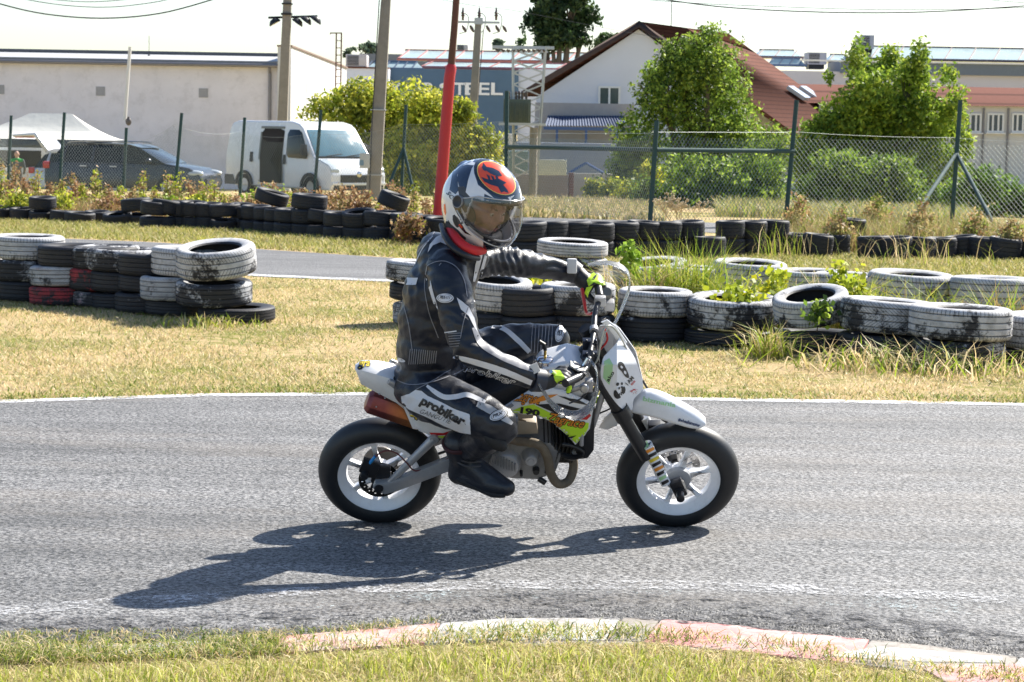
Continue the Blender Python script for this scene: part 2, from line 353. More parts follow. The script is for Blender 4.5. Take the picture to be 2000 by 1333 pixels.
# ---------------------------------------------------------------- grass
GREEN = [(.16, .23, .03), (.24, .30, .05), (.11, .17, .03), (.33, .33, .08)]
DRY = [(.66, .51, .27), (.78, .64, .40), (.54, .41, .20), (.48, .43, .18)]
BARE = [[gflat(*q) for q in pl] for pl in ([(1590, 1268), (1720, 1262), (1965, 1286), (1960, 1312), (1800, 1312), (1600, 1300)], [(1785, 1312), (2010, 1308), (2150, 1330), (2150, 1400), (1920, 1400), (1880, 1366)])]
def gp(pts): return [gflat(x, y) for x, y in pts]
# foreground verge
def thin(P):
    k = np.ones(len(P), bool)
    for pl in BARE: k &= ~(pip(P, pl) & (np.random.RandomState(1).rand(len(P)) < .94))
    return P[k]
fg2 = gp([(x, interp(K_NEAR, x) + 34) for x in range(-60, 2080, 60)] + [(2150, 1400), (-100, 1400)])
fg = gp([(x, interp(K_NEAR, x) + 12 + 12 * pnoise(Vector((x * .012, 1, 0))) + 9 * pnoise(Vector((x * .05, 5, 0)))) for x in range(-60, 2090, 12)] + [(2150, 1400), (-100, 1400)])
P = thin(scatter(fg, 52000, 3)); tag(blades('verge_grass', P, (.012, .042), .0042, [(.32, .36, .06), (.52, .52, .14), (.42, .43, .09), (.64, .60, .25)] + DRY, 4, lean=.8), 'green and straw grass along the kerb', kind='stuff')
P = thin(scatter(fg2, 5500, 33, patch=1.2, ps=2.2)); tag(blades('tall_verge_grass', P, (.03, .085), .0048, [(.30, .36, .04), (.46, .48, .09), (.58, .55, .18), (.66, .56, .3)], 44, lean=.35), 'taller green grass tufts on the near verge', kind='stuff')
P = thin(scatter(fg, 26000, 34, patch=.9, ps=1.7)); tag(blades('dead_verge_grass', P, (.012, .04), .004, DRY, 45, lean=1.0), 'dead straw lying between the green grass', kind='stuff')
P = scatter(gp([(x, interp(K_NEAR, x) - 8) for x in range(-60, 2080, 60)] + [(x, interp(K_NEAR, x) + 10) for x in range(2080, -60, -60)]), 2000, 35, patch=1.5, ps=2.4, z=.012); tag(blades('kerb_grass', P, (.01, .045), .004, [(.28, .33, .05), (.42, .44, .10)] + DRY[:2], 46, lean=.8), 'grass creeping over the kerb edge', kind='stuff')
P = scatter(gp([(x, interp(K_NEAR, x) - 26) for x in range(-60, 560, 60)] + [(x, interp(K_NEAR, x) + 8) for x in range(560, -60, -60)]), 2800, 38, patch=1.35, ps=1.7, z=.012); tag(blades('left_kerb_grass', P, (.015, .06), .004, GREEN + DRY[:2] + [(.4, .42, .08)], 49, lean=.9), 'grass overgrowing the left end of the kerb', kind='stuff')
P = scatter(gp([(x, interp(K_NEAR, x) - 22) for x in range(-60, 2080, 60)] + [(x, interp(K_NEAR, x) + 4) for x in range(2080, -60, -60)]), 2600, 37, patch=1.5, ps=2.1, z=.014); tag(blades('kerb_top_grass', P, (.01, .045), .004, GREEN + DRY[:2] + [(.4, .42, .08)], 48, lean=.9), 'grass and soil spilling over the worn kerb', kind='stuff')
P = scatter(gp([(-50, 1242), (400, 1238), (600, 1236), (860, 1212), (860, 1224), (600, 1252), (400, 1262), (-50, 1268)]), 1500, 36, patch=1.3, ps=4, z=.004); tag(blades('joint_grass', P, (.01, .035), .0035, GREEN + DRY, 47, lean=.9), 'small grass in the joint between asphalt and kerb', kind='stuff')
# lawn between the tracks: short dry turf
lw = gp([(x, interp(F_NEAR, x) + 1) for x in range(-80, 2100, 60)] + [(x, interp(N_FAR, x) - 3) for x in range(2100, -100, -60)])
P = scatter(lw, 110000, 7, patch=.75, ps=1.6); tag(blades('lawn_grass', P, (.012, .035), .008, DRY + [(.30, .30, .08)], 8, lean=.9, curve=False, palw=[.25, .26, .19, .16, .14]), 'short dry turf between the two tracks', kind='stuff')
P = scatter(lw, 22000, 9, patch=1.35, ps=.8); tag(blades('green_turf', P, (.015, .045), .008, GREEN, 10, lean=.8, curve=False), 'greener patches in the dry turf', kind='stuff')
ed = gp([(x, interp(N_FAR, x) - 14) for x in range(-80, 2100, 60)] + [(x, interp(N_FAR, x) - 1) for x in range(2100, -100, -60)])
P = scatter(ed, 5200, 11, patch=1.5, ps=1.3); tag(blades('edge_grass', P, (.015, .045), .008, GREEN[:2] + DRY[2:] + [(.30, .33, .08)], 12, lean=.9), 'low green grass along the asphalt edge', kind='stuff')
# strip beyond the far track up to the black tyres
fs = gp([(-80, 430), (400, 440), (800, 462), (1000, 500), (1500, 496), (2100, 500), (2100, 562), (1300, 534), (1000, 519), (740, 502), (300, 473), (0, 461), (-80, 460)])
P = scatter(fs, 45000, 13); tag(blades('far_verge_grass', P, (.03, .08), .02, [(.30, .30, .07), (.42, .38, .13), (.22, .25, .05), (.5, .42, .2)], 14, lean=.8, curve=False), 'yellow green verge beyond the far track', kind='stuff')
# ================================================================ TYRES
def tyre_mat():
    t = NT('painted_tyre'); c = t.co(); x, y, z = t.sep(c); oi = t.n.new('ShaderNodeObjectInfo'); rnd = oi.outputs['Random']
    cr = t.sep(oi.outputs['Color']); W, RD, PT = cr[0], cr[1], cr[2]
    ang = t.mth('ARCTAN2', y, x); rad = t.mth('SQRT', t.mth('ADD', t.mth('MULTIPLY', x, x), t.mth('MULTIPLY', y, y)))
    w4 = t.mth('MULTIPLY', rnd, 300)
    n = t.noise(3.6, 6, .78, c, w4); n2 = t.noise(55, 3, .7, c, w4)
    k = t.step(t.mth('ADD', n, t.mth('MULTIPLY', n2, .16)), t.mth('SUBTRACT', t.mth('SUBTRACT', .94, t.mth('MULTIPLY', W, .46)), t.mth('MULTIPLY', z, .35)), .07)
    zz = t.mth('DIVIDE', z, .21); g = t.mth('ABSOLUTE', t.mth('SUBTRACT', t.mth('FRACT', t.mth('MULTIPLY', zz, 5)), .5)); groove = t.mth('GREATER_THAN', g, .455)
    zc = t.mth('ABSOLUTE', t.mth('SUBTRACT', zz, .5))
    s = t.mth('FRACT', t.mth('ADD', t.mth('MULTIPLY', ang, 74 / 6.2832), t.mth('MULTIPLY', t.mth('MULTIPLY', zc, PT), 10)))
    sipe = t.mth('MULTIPLY', t.mth('LESS_THAN', s, .17), t.mth('GREATER_THAN', t.mth('ADD', zc, t.mth('MULTIPLY', PT, .3)), .27))
    outer = t.mth('MAXIMUM', t.mth('GREATER_THAN', rad, .303), t.mth('GREATER_THAN', t.mth('ABSOLUTE', t.mth('SUBTRACT', z, .105)), .088))
    tread = t.mth('GREATER_THAN', rad, .302); cut = t.mth('MULTIPLY', t.mth('MAXIMUM', groove, sipe), tread)
    k = t.mth('MULTIPLY', t.mth('MULTIPLY', k, outer), t.mth('SUBTRACT', 1, t.mth('MULTIPLY', cut, .8)))
    wh = t.mix(t.step(t.noise(14, 5, .7, c, w4), .45, .35), (.48, .48, .49), (.20, .19, .175)); pc = t.mix(t.step(t.mth('ADD', RD, t.mth('MULTIPLY', n, .6)), .8, .1), wh, (.36, .045, .05))
    blk = t.mul((.022, .022, .026), t.mth('ADD', t.mth('MULTIPLY', n2, 1.2), .5))
    t.bump(t.mth('SUBTRACT', t.mth('MULTIPLY', n2, .3), cut), .8, .006); return t.out(t.mix(k, blk, pc), t.mth('ADD', .62, t.mth('MULTIPLY', k, .2)), spec=.35)
M_TYRE = tyre_mat()
def tyre_mesh(w=.21, Ro=.32, n=72):
    rb = .20; d = .009; pr = [(rb, .028), (rb + .02, .012), (.27, .001), (Ro - .03, .003), (Ro - .010, .013), (Ro - .002, .028)]
    for f in (.2, .4, .6, .8):
        z = w * f
        if z - .005 > .03: pr += [(Ro, z - .0052), (Ro - d, z - .004), (Ro - d, z + .004), (Ro, z + .0052)]
    pr += [(Ro - .002, w - .028), (Ro - .010, w - .013), (Ro - .03, w - .003), (.27, w - .001), (rb + .02, w - .012), (rb, w - .028), (rb + .006, w - .038), (.27, w - .03), (Ro - .024, w - .045), (Ro - .019, w / 2), (Ro - .024, .045), (.27, .03), (rb + .006, .038)]
    b = MB(); b.lathe(pr, n, closed=True); me = bpy.data.meshes.new('tyre'); me.from_pydata(b.v, [], b.f)
    bm = bmesh.new(); bm.from_mesh(me); bmesh.ops.recalc_face_normals(bm, faces=bm.faces)
    for f in bm.faces: f.smooth = True
    for e in bm.edges:
        if e.calc_face_angle() > R(50): e.smooth = False
    bm.to_mesh(me); bm.free(); me.materials.append(M_TYRE); return me
TY = tyre_mesh()
rt = random.Random(11)
def tyre(p, z, Ro=.32, w=.21, white=0., red=0., pt=0.5, tilt=(0, 0), label='', group=None, name='tyre'):
    o = bpy.data.objects.new(name, TY); COL.objects.link(o); s = Ro / .32
    M = Matrix.Translation((p.x, p.y, z)) @ Euler((R(tilt[0]), R(tilt[1]), rt.uniform(0, 6.28))).to_matrix().to_4x4() if not isinstance(tilt, Matrix) else Matrix.Translation((p.x, p.y, z)) @ tilt
    if not isinstance(tilt, Matrix): M = Matrix.Translation((p.x, p.y, z)) @ Matrix.Rotation(R(tilt[0]), 4, 'X') @ Matrix.Rotation(R(tilt[1]), 4, 'Y') @ Matrix.Rotation(rt.uniform(0, 6.28), 4, 'Z')
    e_ = rt.uniform(-.035, .035); o.matrix_world = M @ Matrix.Diagonal((s * (1 + e_), s * (1 - e_), w / .21, 1)); o.color = (white, red, pt, 1); return tag(o, label, 'tyre', group)
def ground_from_front(px, py, Ro):
    p = gflat(px, py); return Vector((p.x, p.y + Ro * .96, 0))
def stack(px, py, items, where, group):
    """items bottom to top: (Ro, w, white, red, pattern, tilt, dx, describing words)"""
    z = 0
    for k, it in enumerate(items):
        Ro, w, wh, rd, pt, tl, dx, words = it; p = ground_from_front(px, py, .32); p.x += dx + rt.uniform(-.018, .018); tl = (tl[0] + rt.uniform(-1.2, 1.8), tl[1] + rt.uniform(-1.6, 1.6))
        tz = abs(math.sin(R(tl[0]))) * Ro + abs(math.sin(R(tl[1]))) * Ro
        tyre(p, z + tz * .9, Ro, w, wh, rd, pt, tl, words + ' ' + where, group); z += w * .985 + tz * .55
G1 = 'painted tyres stacked at the left end of the infield barrier'
N0 = (0, 0)
stack(42, 592, [(.32, .18, .55, 0, .2, N0, 0, 'black and white tyre at the bottom of'), (.32, .19, .72, 0, .9, N0, -.02, 'chipped white middle tyre of'), (.325, .205, .97, 0, .0, N0, .0, 'clean white tyre on top of')], 'the stack at the photo left edge', G1)
stack(122, 600, [(.315, .16, .75, .75, .1, N0, -.05, 'dull red tyre at the bottom of'), (.31, .175, .85, .45, .8, N0, -.02, 'white tyre with red edge in the middle of'), (.31, .185, .42, 0, .5, N0, .03, 'black tyre flecked with white on top of')], 'the second stack from the left edge', G1)
stack(186, 604, [(.29, .13, .7, .5, .2, N0, .02, 'red and white bottom tyre of'), (.285, .19, .75, .62, .3, N0, .0, 'dark red middle tyre of'), (.30, .19, .6, 0, 1, N0, .02, 'black tyre with white tread blocks on top of')], 'the third stack from the left edge', G1)
stack(232, 608, [(.32, .14, .15, 0, .3, N0, .02, 'black bottom tyre of'), (.315, .18, .3, 0, .4, N0, .02, 'dark scuffed middle tyre of'), (.32, .19, .66, 0, 1, (2, 0), 0, 'grey white tyre with curved tread on top of')], 'the fourth stack from the left edge', G1)
stack(285, 616, [(.28, .17, .5, 0, .1, N0, -.02, 'navy and white bottom tyre of'), (.28, .14, .35, 0, .9, N0, 0, 'thin grey middle tyre of'), (.29, .185, .5, 0, .9, N0, .02, 'half black half white tyre on top of')], 'the fifth stack beside the tall white tyre', G1)
stack(352, 622, [(.30, .13, .35, 0, .4, N0, -.02, 'black bottom tyre under'), (.325, .20, .95, 0, 1, N0, -.04, 'white middle tyre with slanted tread under'), (.335, .235, .98, 0, .2, (0, 1), .03, 'tall white ribbed tyre forming')], 'the top of the stack behind the tilted tyre', G1)
stack(418, 634, [(.325, .12, .2, 0, .4, N0, .13, 'low dark tyre lying in the grass at the right end of'), (.315, .19, .62, 0, .1, (3, -1), -.03, 'half white half black tyre below the tilted one in'), (.335, .235, .86, 0, .5, (7, -3), 0, 'tilted white tyre showing its black inside on top of')], 'the left infield stacks', G1)
# right hand barrier, front row
G2 = 'white painted tyres of the barrier right of the rider'
stack(836, 640, [(.30, .18, .85, 0, .3, N0, -.01, 'worn white lowest tyre'), (.31, .14, .55, .35, .2, (0, 2), -.03, 'reddish middle tyre'), (.33, .17, .8, 0, 1, (0, 3), -.02, 'white top tyre with zigzag tread')], 'behind the rider\'s back', G2)
stack(955, 668, [(.27, .20, .35, 0, .2, N0, 0, 'dark lower tyre'), (.28, .22, .93, 0, .1, (7, 5), .02, 'worn white upper tyre')], 'just in front of the rider\'s chest', G2)
stack(1032, 674, [(.22, .19, .15, 0, .2, N0, 0, 'black lower tyre'), (.22, .21, .22, 0, .0, N0, 0, 'black ribbed upper tyre')], 'between the chest and the handlebar', G2)
stack(1128, 672, [(.285, .20, .45, 0, .3, N0, 0, 'black and white lower tyre'), (.29, .23, .86, 0, .8, N0, -.01, 'white upper tyre with chipped tread')], 'behind the near handlebar', G2)
stack(1278, 672, [(.29, .19, .5, 0, .1, N0, .01, 'striped lower tyre, half white half black,'), (.29, .20, .84, 0, .1, N0, 0, 'white upper tyre with a black lower band')], 'in the stack right of the number plate', G2)
stack(1437, 680, [(.36, .11, .12, 0, .2, N0, 0, 'dark tyre buried under the big tilted tyre'), (.35, .225, .72, 0, .2, (5, 0), 0, 'big white and black tilted tyre with yellow plants inside')], 'right of the front fender', G2)
stack(1592, 694, [(.30, .15, .18, 0, .2, N0, .02, 'low dark tyre below the leaning ring'), (.285, .20, .90, 0, .1, (10, -9), 0, 'leaning white tyre with its dark opening visible')], 'right of the yellow plant', G2)
stack(1742, 706, [(.34, .17, .22, 0, .2, N0, 0, 'navy black ribbed tyre under the herringbone one'), (.345, .235, .88, 0, 1, (0, 4), 0, 'white tyre with herringbone tread')], 'right of the leaning white ring', G2)
stack(1892, 722, [(.33, .18, .62, 0, .7, N0, -.02, 'half sunk grey tyre'), (.365, .225, .82, 0, .0, (0, 1), 0, 'wide white tyre turning black on its right')], 'near the right edge of the photo', G2)
stack(2060, 716, [(.33, .10, .4, 0, .2, N0, 0, 'dark lower tyre'), (.34, .24, .97, 0, .1, N0, 0, 'white tyre cut off')], 'by the right edge of the photo', G2)
# back row of the right hand barrier
G3 = 'white painted tyres in the rear row of the right barrier'
stack(1120, 590, [(.33, .2, .6, 0, .2, N0, 0, 'hidden lower tyre'), (.33, .2, .75, 0, .4, N0, 0, 'grey white middle tyre'), (.34, .14, .97, 0, 0, (3, 2), -.02, 'white open ring')], 'behind the rider\'s left forearm', G3)
stack(1275, 604, [(.34, .2, .6, 0, .2, N0, 0, 'lower tyre in shade'), (.35, .16, .9, 0, .1, (4, -5), -.01, 'tilted white ring with black inside')], 'right of the far handguard', G3)
stack(1352, 612, [(.33, .17, .5, 0, .2, N0, 0, 'lower grey tyre'), (.31, .22, .97, 0, .3, N0, 0, 'clean white upper tyre')], 'left of the tall reed tuft', G3)
stack(1470, 614, [(.33, .19, .5, 0, .2, N0, 0, 'grey lower tyre'), (.335, .24, .93, 0, .1, (2, 0), 0, 'white tyre with black opening')], 'between the reed tuft and the yellow leaves', G3)
stack(1588, 626, [(.32, .19, .5, 0, .2, N0, 0, 'lower tyre in grass'), (.32, .22, .97, 0, 0, N0, -.01, 'smooth white tyre')], 'behind the leaning white ring', G3)
stack(1662, 628, [(.3, .19, .5, 0, .2, N0, 0, 'lower tyre hidden in weeds'), (.30, .2, .9, 0, .2, N0, 0, 'white tyre half hidden by weeds')], 'behind the herringbone tyre', G3)
stack(1786, 640, [(.36, .15, .5, 0, .2, N0, 0, 'lower grey tyre'), (.37, .27, .97, 0, .1, (2, 1), 0, 'wide white tyre with a thin black opening')], 'behind the wide front tyre', G3)
stack(1948, 650, [(.34, .16, .8, 0, .2, N0, 0, 'dull white lower tyre'), (.345, .275, .92, 0, .7, N0, 0, 'tall greyish white tyre')], 'rearmost at the right edge', G3)
# far rows of black tyres along the fence
G4 = 'black tyres in the long far row left of the red pole'
G5 = 'black tyres in the far row under the right fence'
lf = [(-8, 428, 1, .27, 0), (40, 430, 1, .25, 0), (78, 432, 2, .26, 0), (118, 434, 1, .25, 4), (150, 437, 1, .28, 5), (186, 436, 1, .24, 0), (226, 440, 1, .27, -3), (262, 440, 2, .27, -8), (296, 446, 1, .25, 6), (318, 446, 2, .26, 10), (348, 446, 1, .25, 0), (374, 447, 1, .25, 3), (404, 448, 1, .26, 0), (436, 450, 2, .28, -5), (470, 450, 1, .25, 5), (497, 453, 1, .27, 0), (524, 456, 3, .29, 22), (540, 458, 1, .24, 0), (566, 460, 2, .30, 0), (600, 462, 3, .30, 5), (628, 464, 2, .28, 8), (660, 468, 2, .27, 0), (700, 470, 1, .29, -6), (738, 472, 1, .27, 5), (762, 466, 3, .26, 28), (792, 474, 2, .28, 0), (830, 478, 2, .28, 0), (862, 482, 2, .28, 3)]
ordn = ['first', 'second', 'third', 'fourth', 'fifth', 'sixth', 'seventh', 'eighth', 'ninth', 'tenth', 'eleventh', 'twelfth', 'thirteenth', 'fourteenth', 'fifteenth', 'sixteenth', 'seventeenth', 'eighteenth', 'nineteenth', 'twentieth', 'twenty-first', 'twenty-second', 'twenty-third', 'twenty-fourth', 'twenty-fifth', 'twenty-sixth', 'twenty-seventh', 'twenty-eighth', 'twenty-ninth', 'thirtieth']
for i, (px, py, n, Ro, tl) in enumerate(lf):
    z = 0; Ro *= .88; tl *= .7; n = max(n, 2) if px > 250 else n
    for k in range(n):
        p = ground_from_front(px, py, Ro); top = k == n - 1; a = tl if top else 0
        lvl = '' if n == 1 else (' top tyre' if top else (' bottom tyre' if k == 0 else ' middle tyre'))
        tyre(p, z + abs(math.sin(R(a))) * Ro * .8 - (.02 if k == 0 else 0), Ro, .2 + rt.uniform(-.02, .02), rt.choice([0, 0, .05, .2]), 0, rt.random(), (rt.uniform(-3, 6) + (6 if top and i % 4 == 2 else 0), a), 'black tyre, far left row, %s pile from left%s' % (ordn[i], ',' + lvl if lvl else ''), G4); z += .195
rf = [(1030, 510, 2, .33, -3, 0), (1078, 509, 2, .28, -4, 0), (1122, 508, 2, .29, -3, 0), (1166, 508, 2, .28, 0, 0), (1212, 506, 2, .30, 0, 0), (1256, 505, 2, .27, 3, 0), (1300, 505, 2, .27, 0, 0), (1345, 504, 2, .28, -3, 0), (1388, 507, 1, .27, 0, .1), (1428, 502, 2, .25, -2, 0), (1470, 501, 2, .26, 0, 0), (1512, 500, 2, .27, 2, 0), (1556, 501, 1, .27, 3, .05), (1598, 503, 1, .26, 6, 0), (1634, 500, 1, .25, 0, 0), (1664, 495, 2, .26, 3, .05), (1712, 506, 1, .27, -3, 0), (1756, 508, 1, .28, -4, 0), (1800, 508, 1, .27, 3, 0), (1842, 507, 1, .27, 0, 0), (1884, 506, 1, .28, -6, .35), (1926, 508, 1, .27, 3, .1), (1966, 510, 1, .28, 5, .5), (2008, 509, 1, .28, -5, .05), (2052, 512, 1, .28, 0, .05)]
for i, (px, py, n, Ro, tl, wh) in enumerate(rf):
    z = 0; Ro *= .8
    for k in range(n):
        p = ground_from_front(px, py, Ro); top = k == n - 1; a = tl if top else 0; lvl = '' if n == 1 else (', upper tyre' if top else ', lower tyre')
        tyre(p, z + abs(math.sin(R(a))) * Ro * .8, Ro, .235 if n > 1 else .285, wh, 0, rt.random(), (rt.uniform(-2, 4), a), 'black tyre in the far right row, %s pile right of the helmet%s' % (ordn[i], lvl), G5); z += .23

# ================================================================ POLES, FENCES
PG = mat('green_painted_steel', (.022, .060, .062), .85, .0, .15, 8, dirt=.3)
CONC = mat('pole_concrete', (.26, .235, .20), .9, 0, .25, 3, .6, 60, .006, dirt=.25); REDP = mat('red_pole_paint', (.50, .022, .025), .5, 0, .1, 3, .3, 40, .004, dirt=.15); RUST = mat('rusty_steel', (.13, .055, .035), .8, .1, .25, 10)
GALV = mat('galvanised_steel', (.45, .46, .47), .45, .6, .15, 10); BLKM = mat('black_metal', (.02, .02, .022), .45, .3)
WIRE = mat('fence_wire', (.30, .34, .33), .5, .3, .1); INS = mat('insulator_ceramic', (.09, .06, .05), .3)
def W(px, py, Y): return at(px, py, Y)
def chain(b, p0, p1, h0, h1, pitch=.075, r=.0022, sag=.1):
    """woven wires of a chain link panel from p0 to p1 (ground points), top heights h0,h1"""
    L = (p1 - p0).length; d = (p1 - p0) / L; H = max(h0, h1)
    top = lambda s: h0 + (h1 - h0) * s / L - sag * 4 * (s / L) * (1 - s / L); side = d.cross(Vector((0, 0, 1))) * r
    def seg(s0, z0, s1, z1, off=0):
        a = p0 + d * s0 + Vector((0, 0, z0)); c = p0 + d * s1 + Vector((0, 0, z1)); dr = (c - a).normalized(); u = side; v = dr.cross(u).normalized() * r; u = u * 1.0
        o = side * off; vs = [a + u + o, a - u * .5 + v * .87 + o, a - u * .5 - v * .87 + o, c + u + o, c - u * .5 + v * .87 + o, c - u * .5 - v * .87 + o]
        b.add(vs, [(0, 1, 4, 3), (1, 2, 5, 4), (2, 0, 3, 5)])
    x = -H * 1.0
    slope = 1.15
    for sg in (1, -1):
        s = -H / slope
        while s < L + H / slope:
            # line z = slope*sg*(x - s)
            pts = []
            for xx in np.linspace(0, L, 12):
                pass
            if sg == 1: a0, a1 = s, s + H / slope
            else: a0, a1 = s, s - H / slope
            z0, z1 = 0.0, H
            # clip horizontally
            def zat(xq): return (xq - a0) * slope * sg
            lo, hi = min(a0, a1), max(a0, a1); lo2, hi2 = max(lo, 0), min(hi, L)
            if hi2 - lo2 > .02:
                # clip to the sagging top
                xs_ = np.linspace(lo2, hi2, 14); ok = [q for q in xs_ if 0.02 <= zat(q) <= top(q)]
                if len(ok) > 1: seg(ok[0], zat(ok[0]), ok[-1], zat(ok[-1]), sg * .8)
            s += pitch
    n = 10
    for k in range(n): s0, s1 = L * k / n, L * (k + 1) / n; seg(s0, top(s0), s1, top(s1))
def post(name, base, top, r, parent, m=PG):
    b = MB(); b.tube([base - Vector((0, 0, .1)), top], r, 10); return b.build(name, m, parent)
def depth_pt(px, py, ref): # pixel at the depth of ref
    return at(px, py, ref.y)
fl = empty('chain_link_fence', gflat(340, 392), 'tall green chain link fence in front of the cars and van', 'fence', None)
LP = [((15, 374), (22, 226)), ((115, 380), (126, 220)), ((240, 384), (247, 250)), ((340, 392), (355, 221)), ((468, 386), (478, 230)), ((612, 394), (627, 215)), ((782, 402), (793, 205))]
lb = []
for (a, c) in LP:
    p = gflat(*a); q = depth_pt(*c, p); lb.append((p, q)); post('fence_post', p, q, .035, fl)
p, q = lb[-1]; m_ = p.lerp(q, .57)
for a in ((744, 398), (822, 416)): post('brace', depth_pt(*a, p) + Vector((0, -.6, 0)), m_, .032, fl)
b = MB()
tops = [1.35, 1.4, 1.2, 1.62, 1.48, 1.5, 1.7]
p_ = gflat(-120, 372)
chain(b, p_, lb[0][0], 1.4, 1.35)
for i in range(6): chain(b, lb[i][0], lb[i + 1][0], tops[i] , tops[i + 1], sag=.12)
chain(b, lb[6][0], gflat(985, 410), 1.7, 1.8, sag=.03)
b.build('wire_mesh', WIRE, fl, smooth=False)
frt = empty('chain_link_fence', gflat(1270, 445), 'taller green chain link fence with a long horizontal rail and a braced end post', 'fence')
RP = [((988, 415), (990, 178)), ((1268, 447), (1283, 236)), ((1533, 442), (1556, 196)), ((1858, 444), (1876, 196))]
rb_ = []
for a, c in RP: p = gflat(*a); q = depth_pt(*c, p); rb_.append((p, q)); post('fence_post', p, q, .042, frt)
def rail(pa, pb): post('rail', pa + Vector((0, 0, .1)), pb, .04, frt)
r0 = depth_pt(990, 287, rb_[0][0]); r1 = depth_pt(1281, 293, rb_[1][0]); r2 = depth_pt(1551, 296, rb_[2][0]); rail(r0, r1); rail(r1, r2)
p, q = rb_[3]; m_ = depth_pt(1868, 300, p)
for a in ((1752, 462), (1960, 462)): post('brace', gflat(*a), m_, .036, frt)
b = MB(); hh = [(rb_[i][1] - rb_[i][0]).z for i in range(4)]
chain(b, rb_[0][0], rb_[1][0], 1.55, 1.6, .085, .0036, .0); chain(b, rb_[1][0], rb_[2][0], 1.62, 1.66, .085, .0036, .0); chain(b, rb_[2][0], rb_[3][0], 1.68, 1.62, .085, .0036, .03)
chain(b, rb_[3][0], gflat(2120, 452), 1.62, 1.62, .085, .0036, .05)
b.build('wire_mesh', WIRE, frt, smooth=False)

# red pole
p0 = gnd(858, 462); rp = empty('red_pole', p0, 'tall red painted steel pole with a thinner rusty upper tube', 'pole')
Yd = p0.y; s_ = F / Yd
b = MB(); b.tube([W(853, 475, Yd), W(878, 150, Yd), W(881, 133, Yd), W(882, 126, Yd)], [.094 * 1.0, .083, .083, .06], 20); b.build('lower_tube', REDP, rp)
b = MB(); b.tube([W(881, 130, Yd), W(887, 60, Yd), W(899, -110, Yd)], [.056, .052, .05], 16); b.build('upper_tube', RUST, rp)
# thick concrete pole with meter box
Yc = 50.0; cp = empty('concrete_pole', gflat(728, 392), 'thick grey concrete pole rising past the front of the white van', 'pole')
def taper(name, m, parent, p, q, w0, w1, dpt=.8):
    b = MB(); ax = Vector((1, 0, 0)); ay = Vector((0, 1, 0)); A = [p + ax * w0 * a + ay * w0 * dpt * c for a, c in ((-1, -1), (1, -1), (1, 1), (-1, 1))]; B = [q + ax * w1 * a + ay * w1 * dpt * c for a, c in ((-1, -1), (1, -1), (1, 1), (-1, 1))]
    b.prism(A, B); return b.build(name, m, parent, bevel=.025)
taper('pole', CONC, cp, W(728, 396, Yc), W(758, -60, Yc), .165, .10)
b = MB(); b.tube([W(722, 396, Yc) + Vector((0, -.19, 0)), W(727, 250, Yc) + Vector((0, -.17, 0)), W(745, -60, Yc) + Vector((0, -.13, 0))], .012, 6); b.build('cable', BLKM, cp)
for y in (215, 342):
    b = MB(); c = W(735 + (280 - y) * .06, y, Yc); b.box(c, (.37 if y > 300 else .34, .34, .02)); b.build('clamp_band', GALV, cp)
b = MB(); b.box(W(714, 314, Yc) + Vector((0, -.24, 0)), (.22, .16, .33)); mb = b.build('meter_box', mat('grey_box', (.5, .5, .47), .6), cp, bevel=.01)
b = MB(); b.box(W(708, 318, Yc) + Vector((0, -.325, 0)), (.10, .01, .12)); b.build('label_plate', mat('blue_grey_plate', (.15, .25, .33), .5), mb)
# lamp pole behind the van
Yl = 88.0; lp = empty('lamp_pole', Vector((W(548, 242, Yl).x, Yl, gz(0, Yl))), 'concrete pole carrying a crossarm with four hanging floodlights', 'lamp post')
taper('pole', CONC, lp, W(546, 380, Yl), W(563, -30, Yl), .21, .16)
b = MB(); b.tube([W(524, 35, Yl), W(620, 32, Yl)], .045, 8); b.box(W(560, 28, Yl), (.42, .4, .08)); b.box(W(561, 8, Yl), (.40, .4, .06)); b.build('crossarm', BLKM, lp)
LAMPG = mat('lamp_glass', (.75, .78, .8), .2)
for x, y in ((534, 40), (584, 40), (601, 37), (620, 36)):
    c = W(x, y, Yl); b = MB(); b.lathe([(.02, .06), (.14, .03), (.23, -.08), (.25, -.14), (.22, -.15), (.02, -.12)], 14, Matrix.Translation(c) @ Matrix.Rotation(R(35 if x != 534 else -30), 4, 'Y')); fo = b.build('floodlight', BLKM, lp)
    b = MB(); b.lathe([(.0, -.165), (.19, -.155)], 14, Matrix.Translation(c) @ Matrix.Rotation(R(35 if x != 534 else -30), 4, 'Y')); b.build('glass', LAMPG, fo)
# insulator pole
Yi = 75.0; ip = empty('power_pole', Vector((W(920, 262, Yi).x, Yi, gz(0, Yi))), 'pale concrete power pole topped by a bracket of insulators', 'power pole')
taper('pole', CONC, ip, W(917, 345, Yi), W(934, 48, Yi), .165, .11)
b = MB(); b.box(W(935, 44, Yi), (1.4, .1, .07)); b.box(W(935, 42, Yi), (.28, .28, .22)); b.build('crossarm', GALV, ip)
for x in (904, 936, 969):
    b = MB(); c = W(x, 40, Yi); b.tube([c, c + Vector((0, 0, .12)), c + Vector((0, 0, .16)), c + Vector((0, 0, .2)), c + Vector((0, 0, .24)), c + Vector((0, 0, .28)), c + Vector((0, 0, .42))], [.04, .04, .07, .04, .07, .04, .02], 8); b.build('insulator', INS, ip)
for x in (903, 918, 950, 968, 982):
    b = MB(); c = W(x, 50, Yi); b.tube([c, c + Vector((.06, 0, -.1)), c + Vector((.13, 0, -.22))], [.03, .06, .03], 8); b.build('insulator', INS, ip)
b = MB()
for x in (903, 936, 968): b.tube([W(x, 24, Yi), W(x + 12, 34, Yi), W(x + 8, 60, Yi), W(x - 6, 66, Yi)], .012, 5, smooth_path=4)
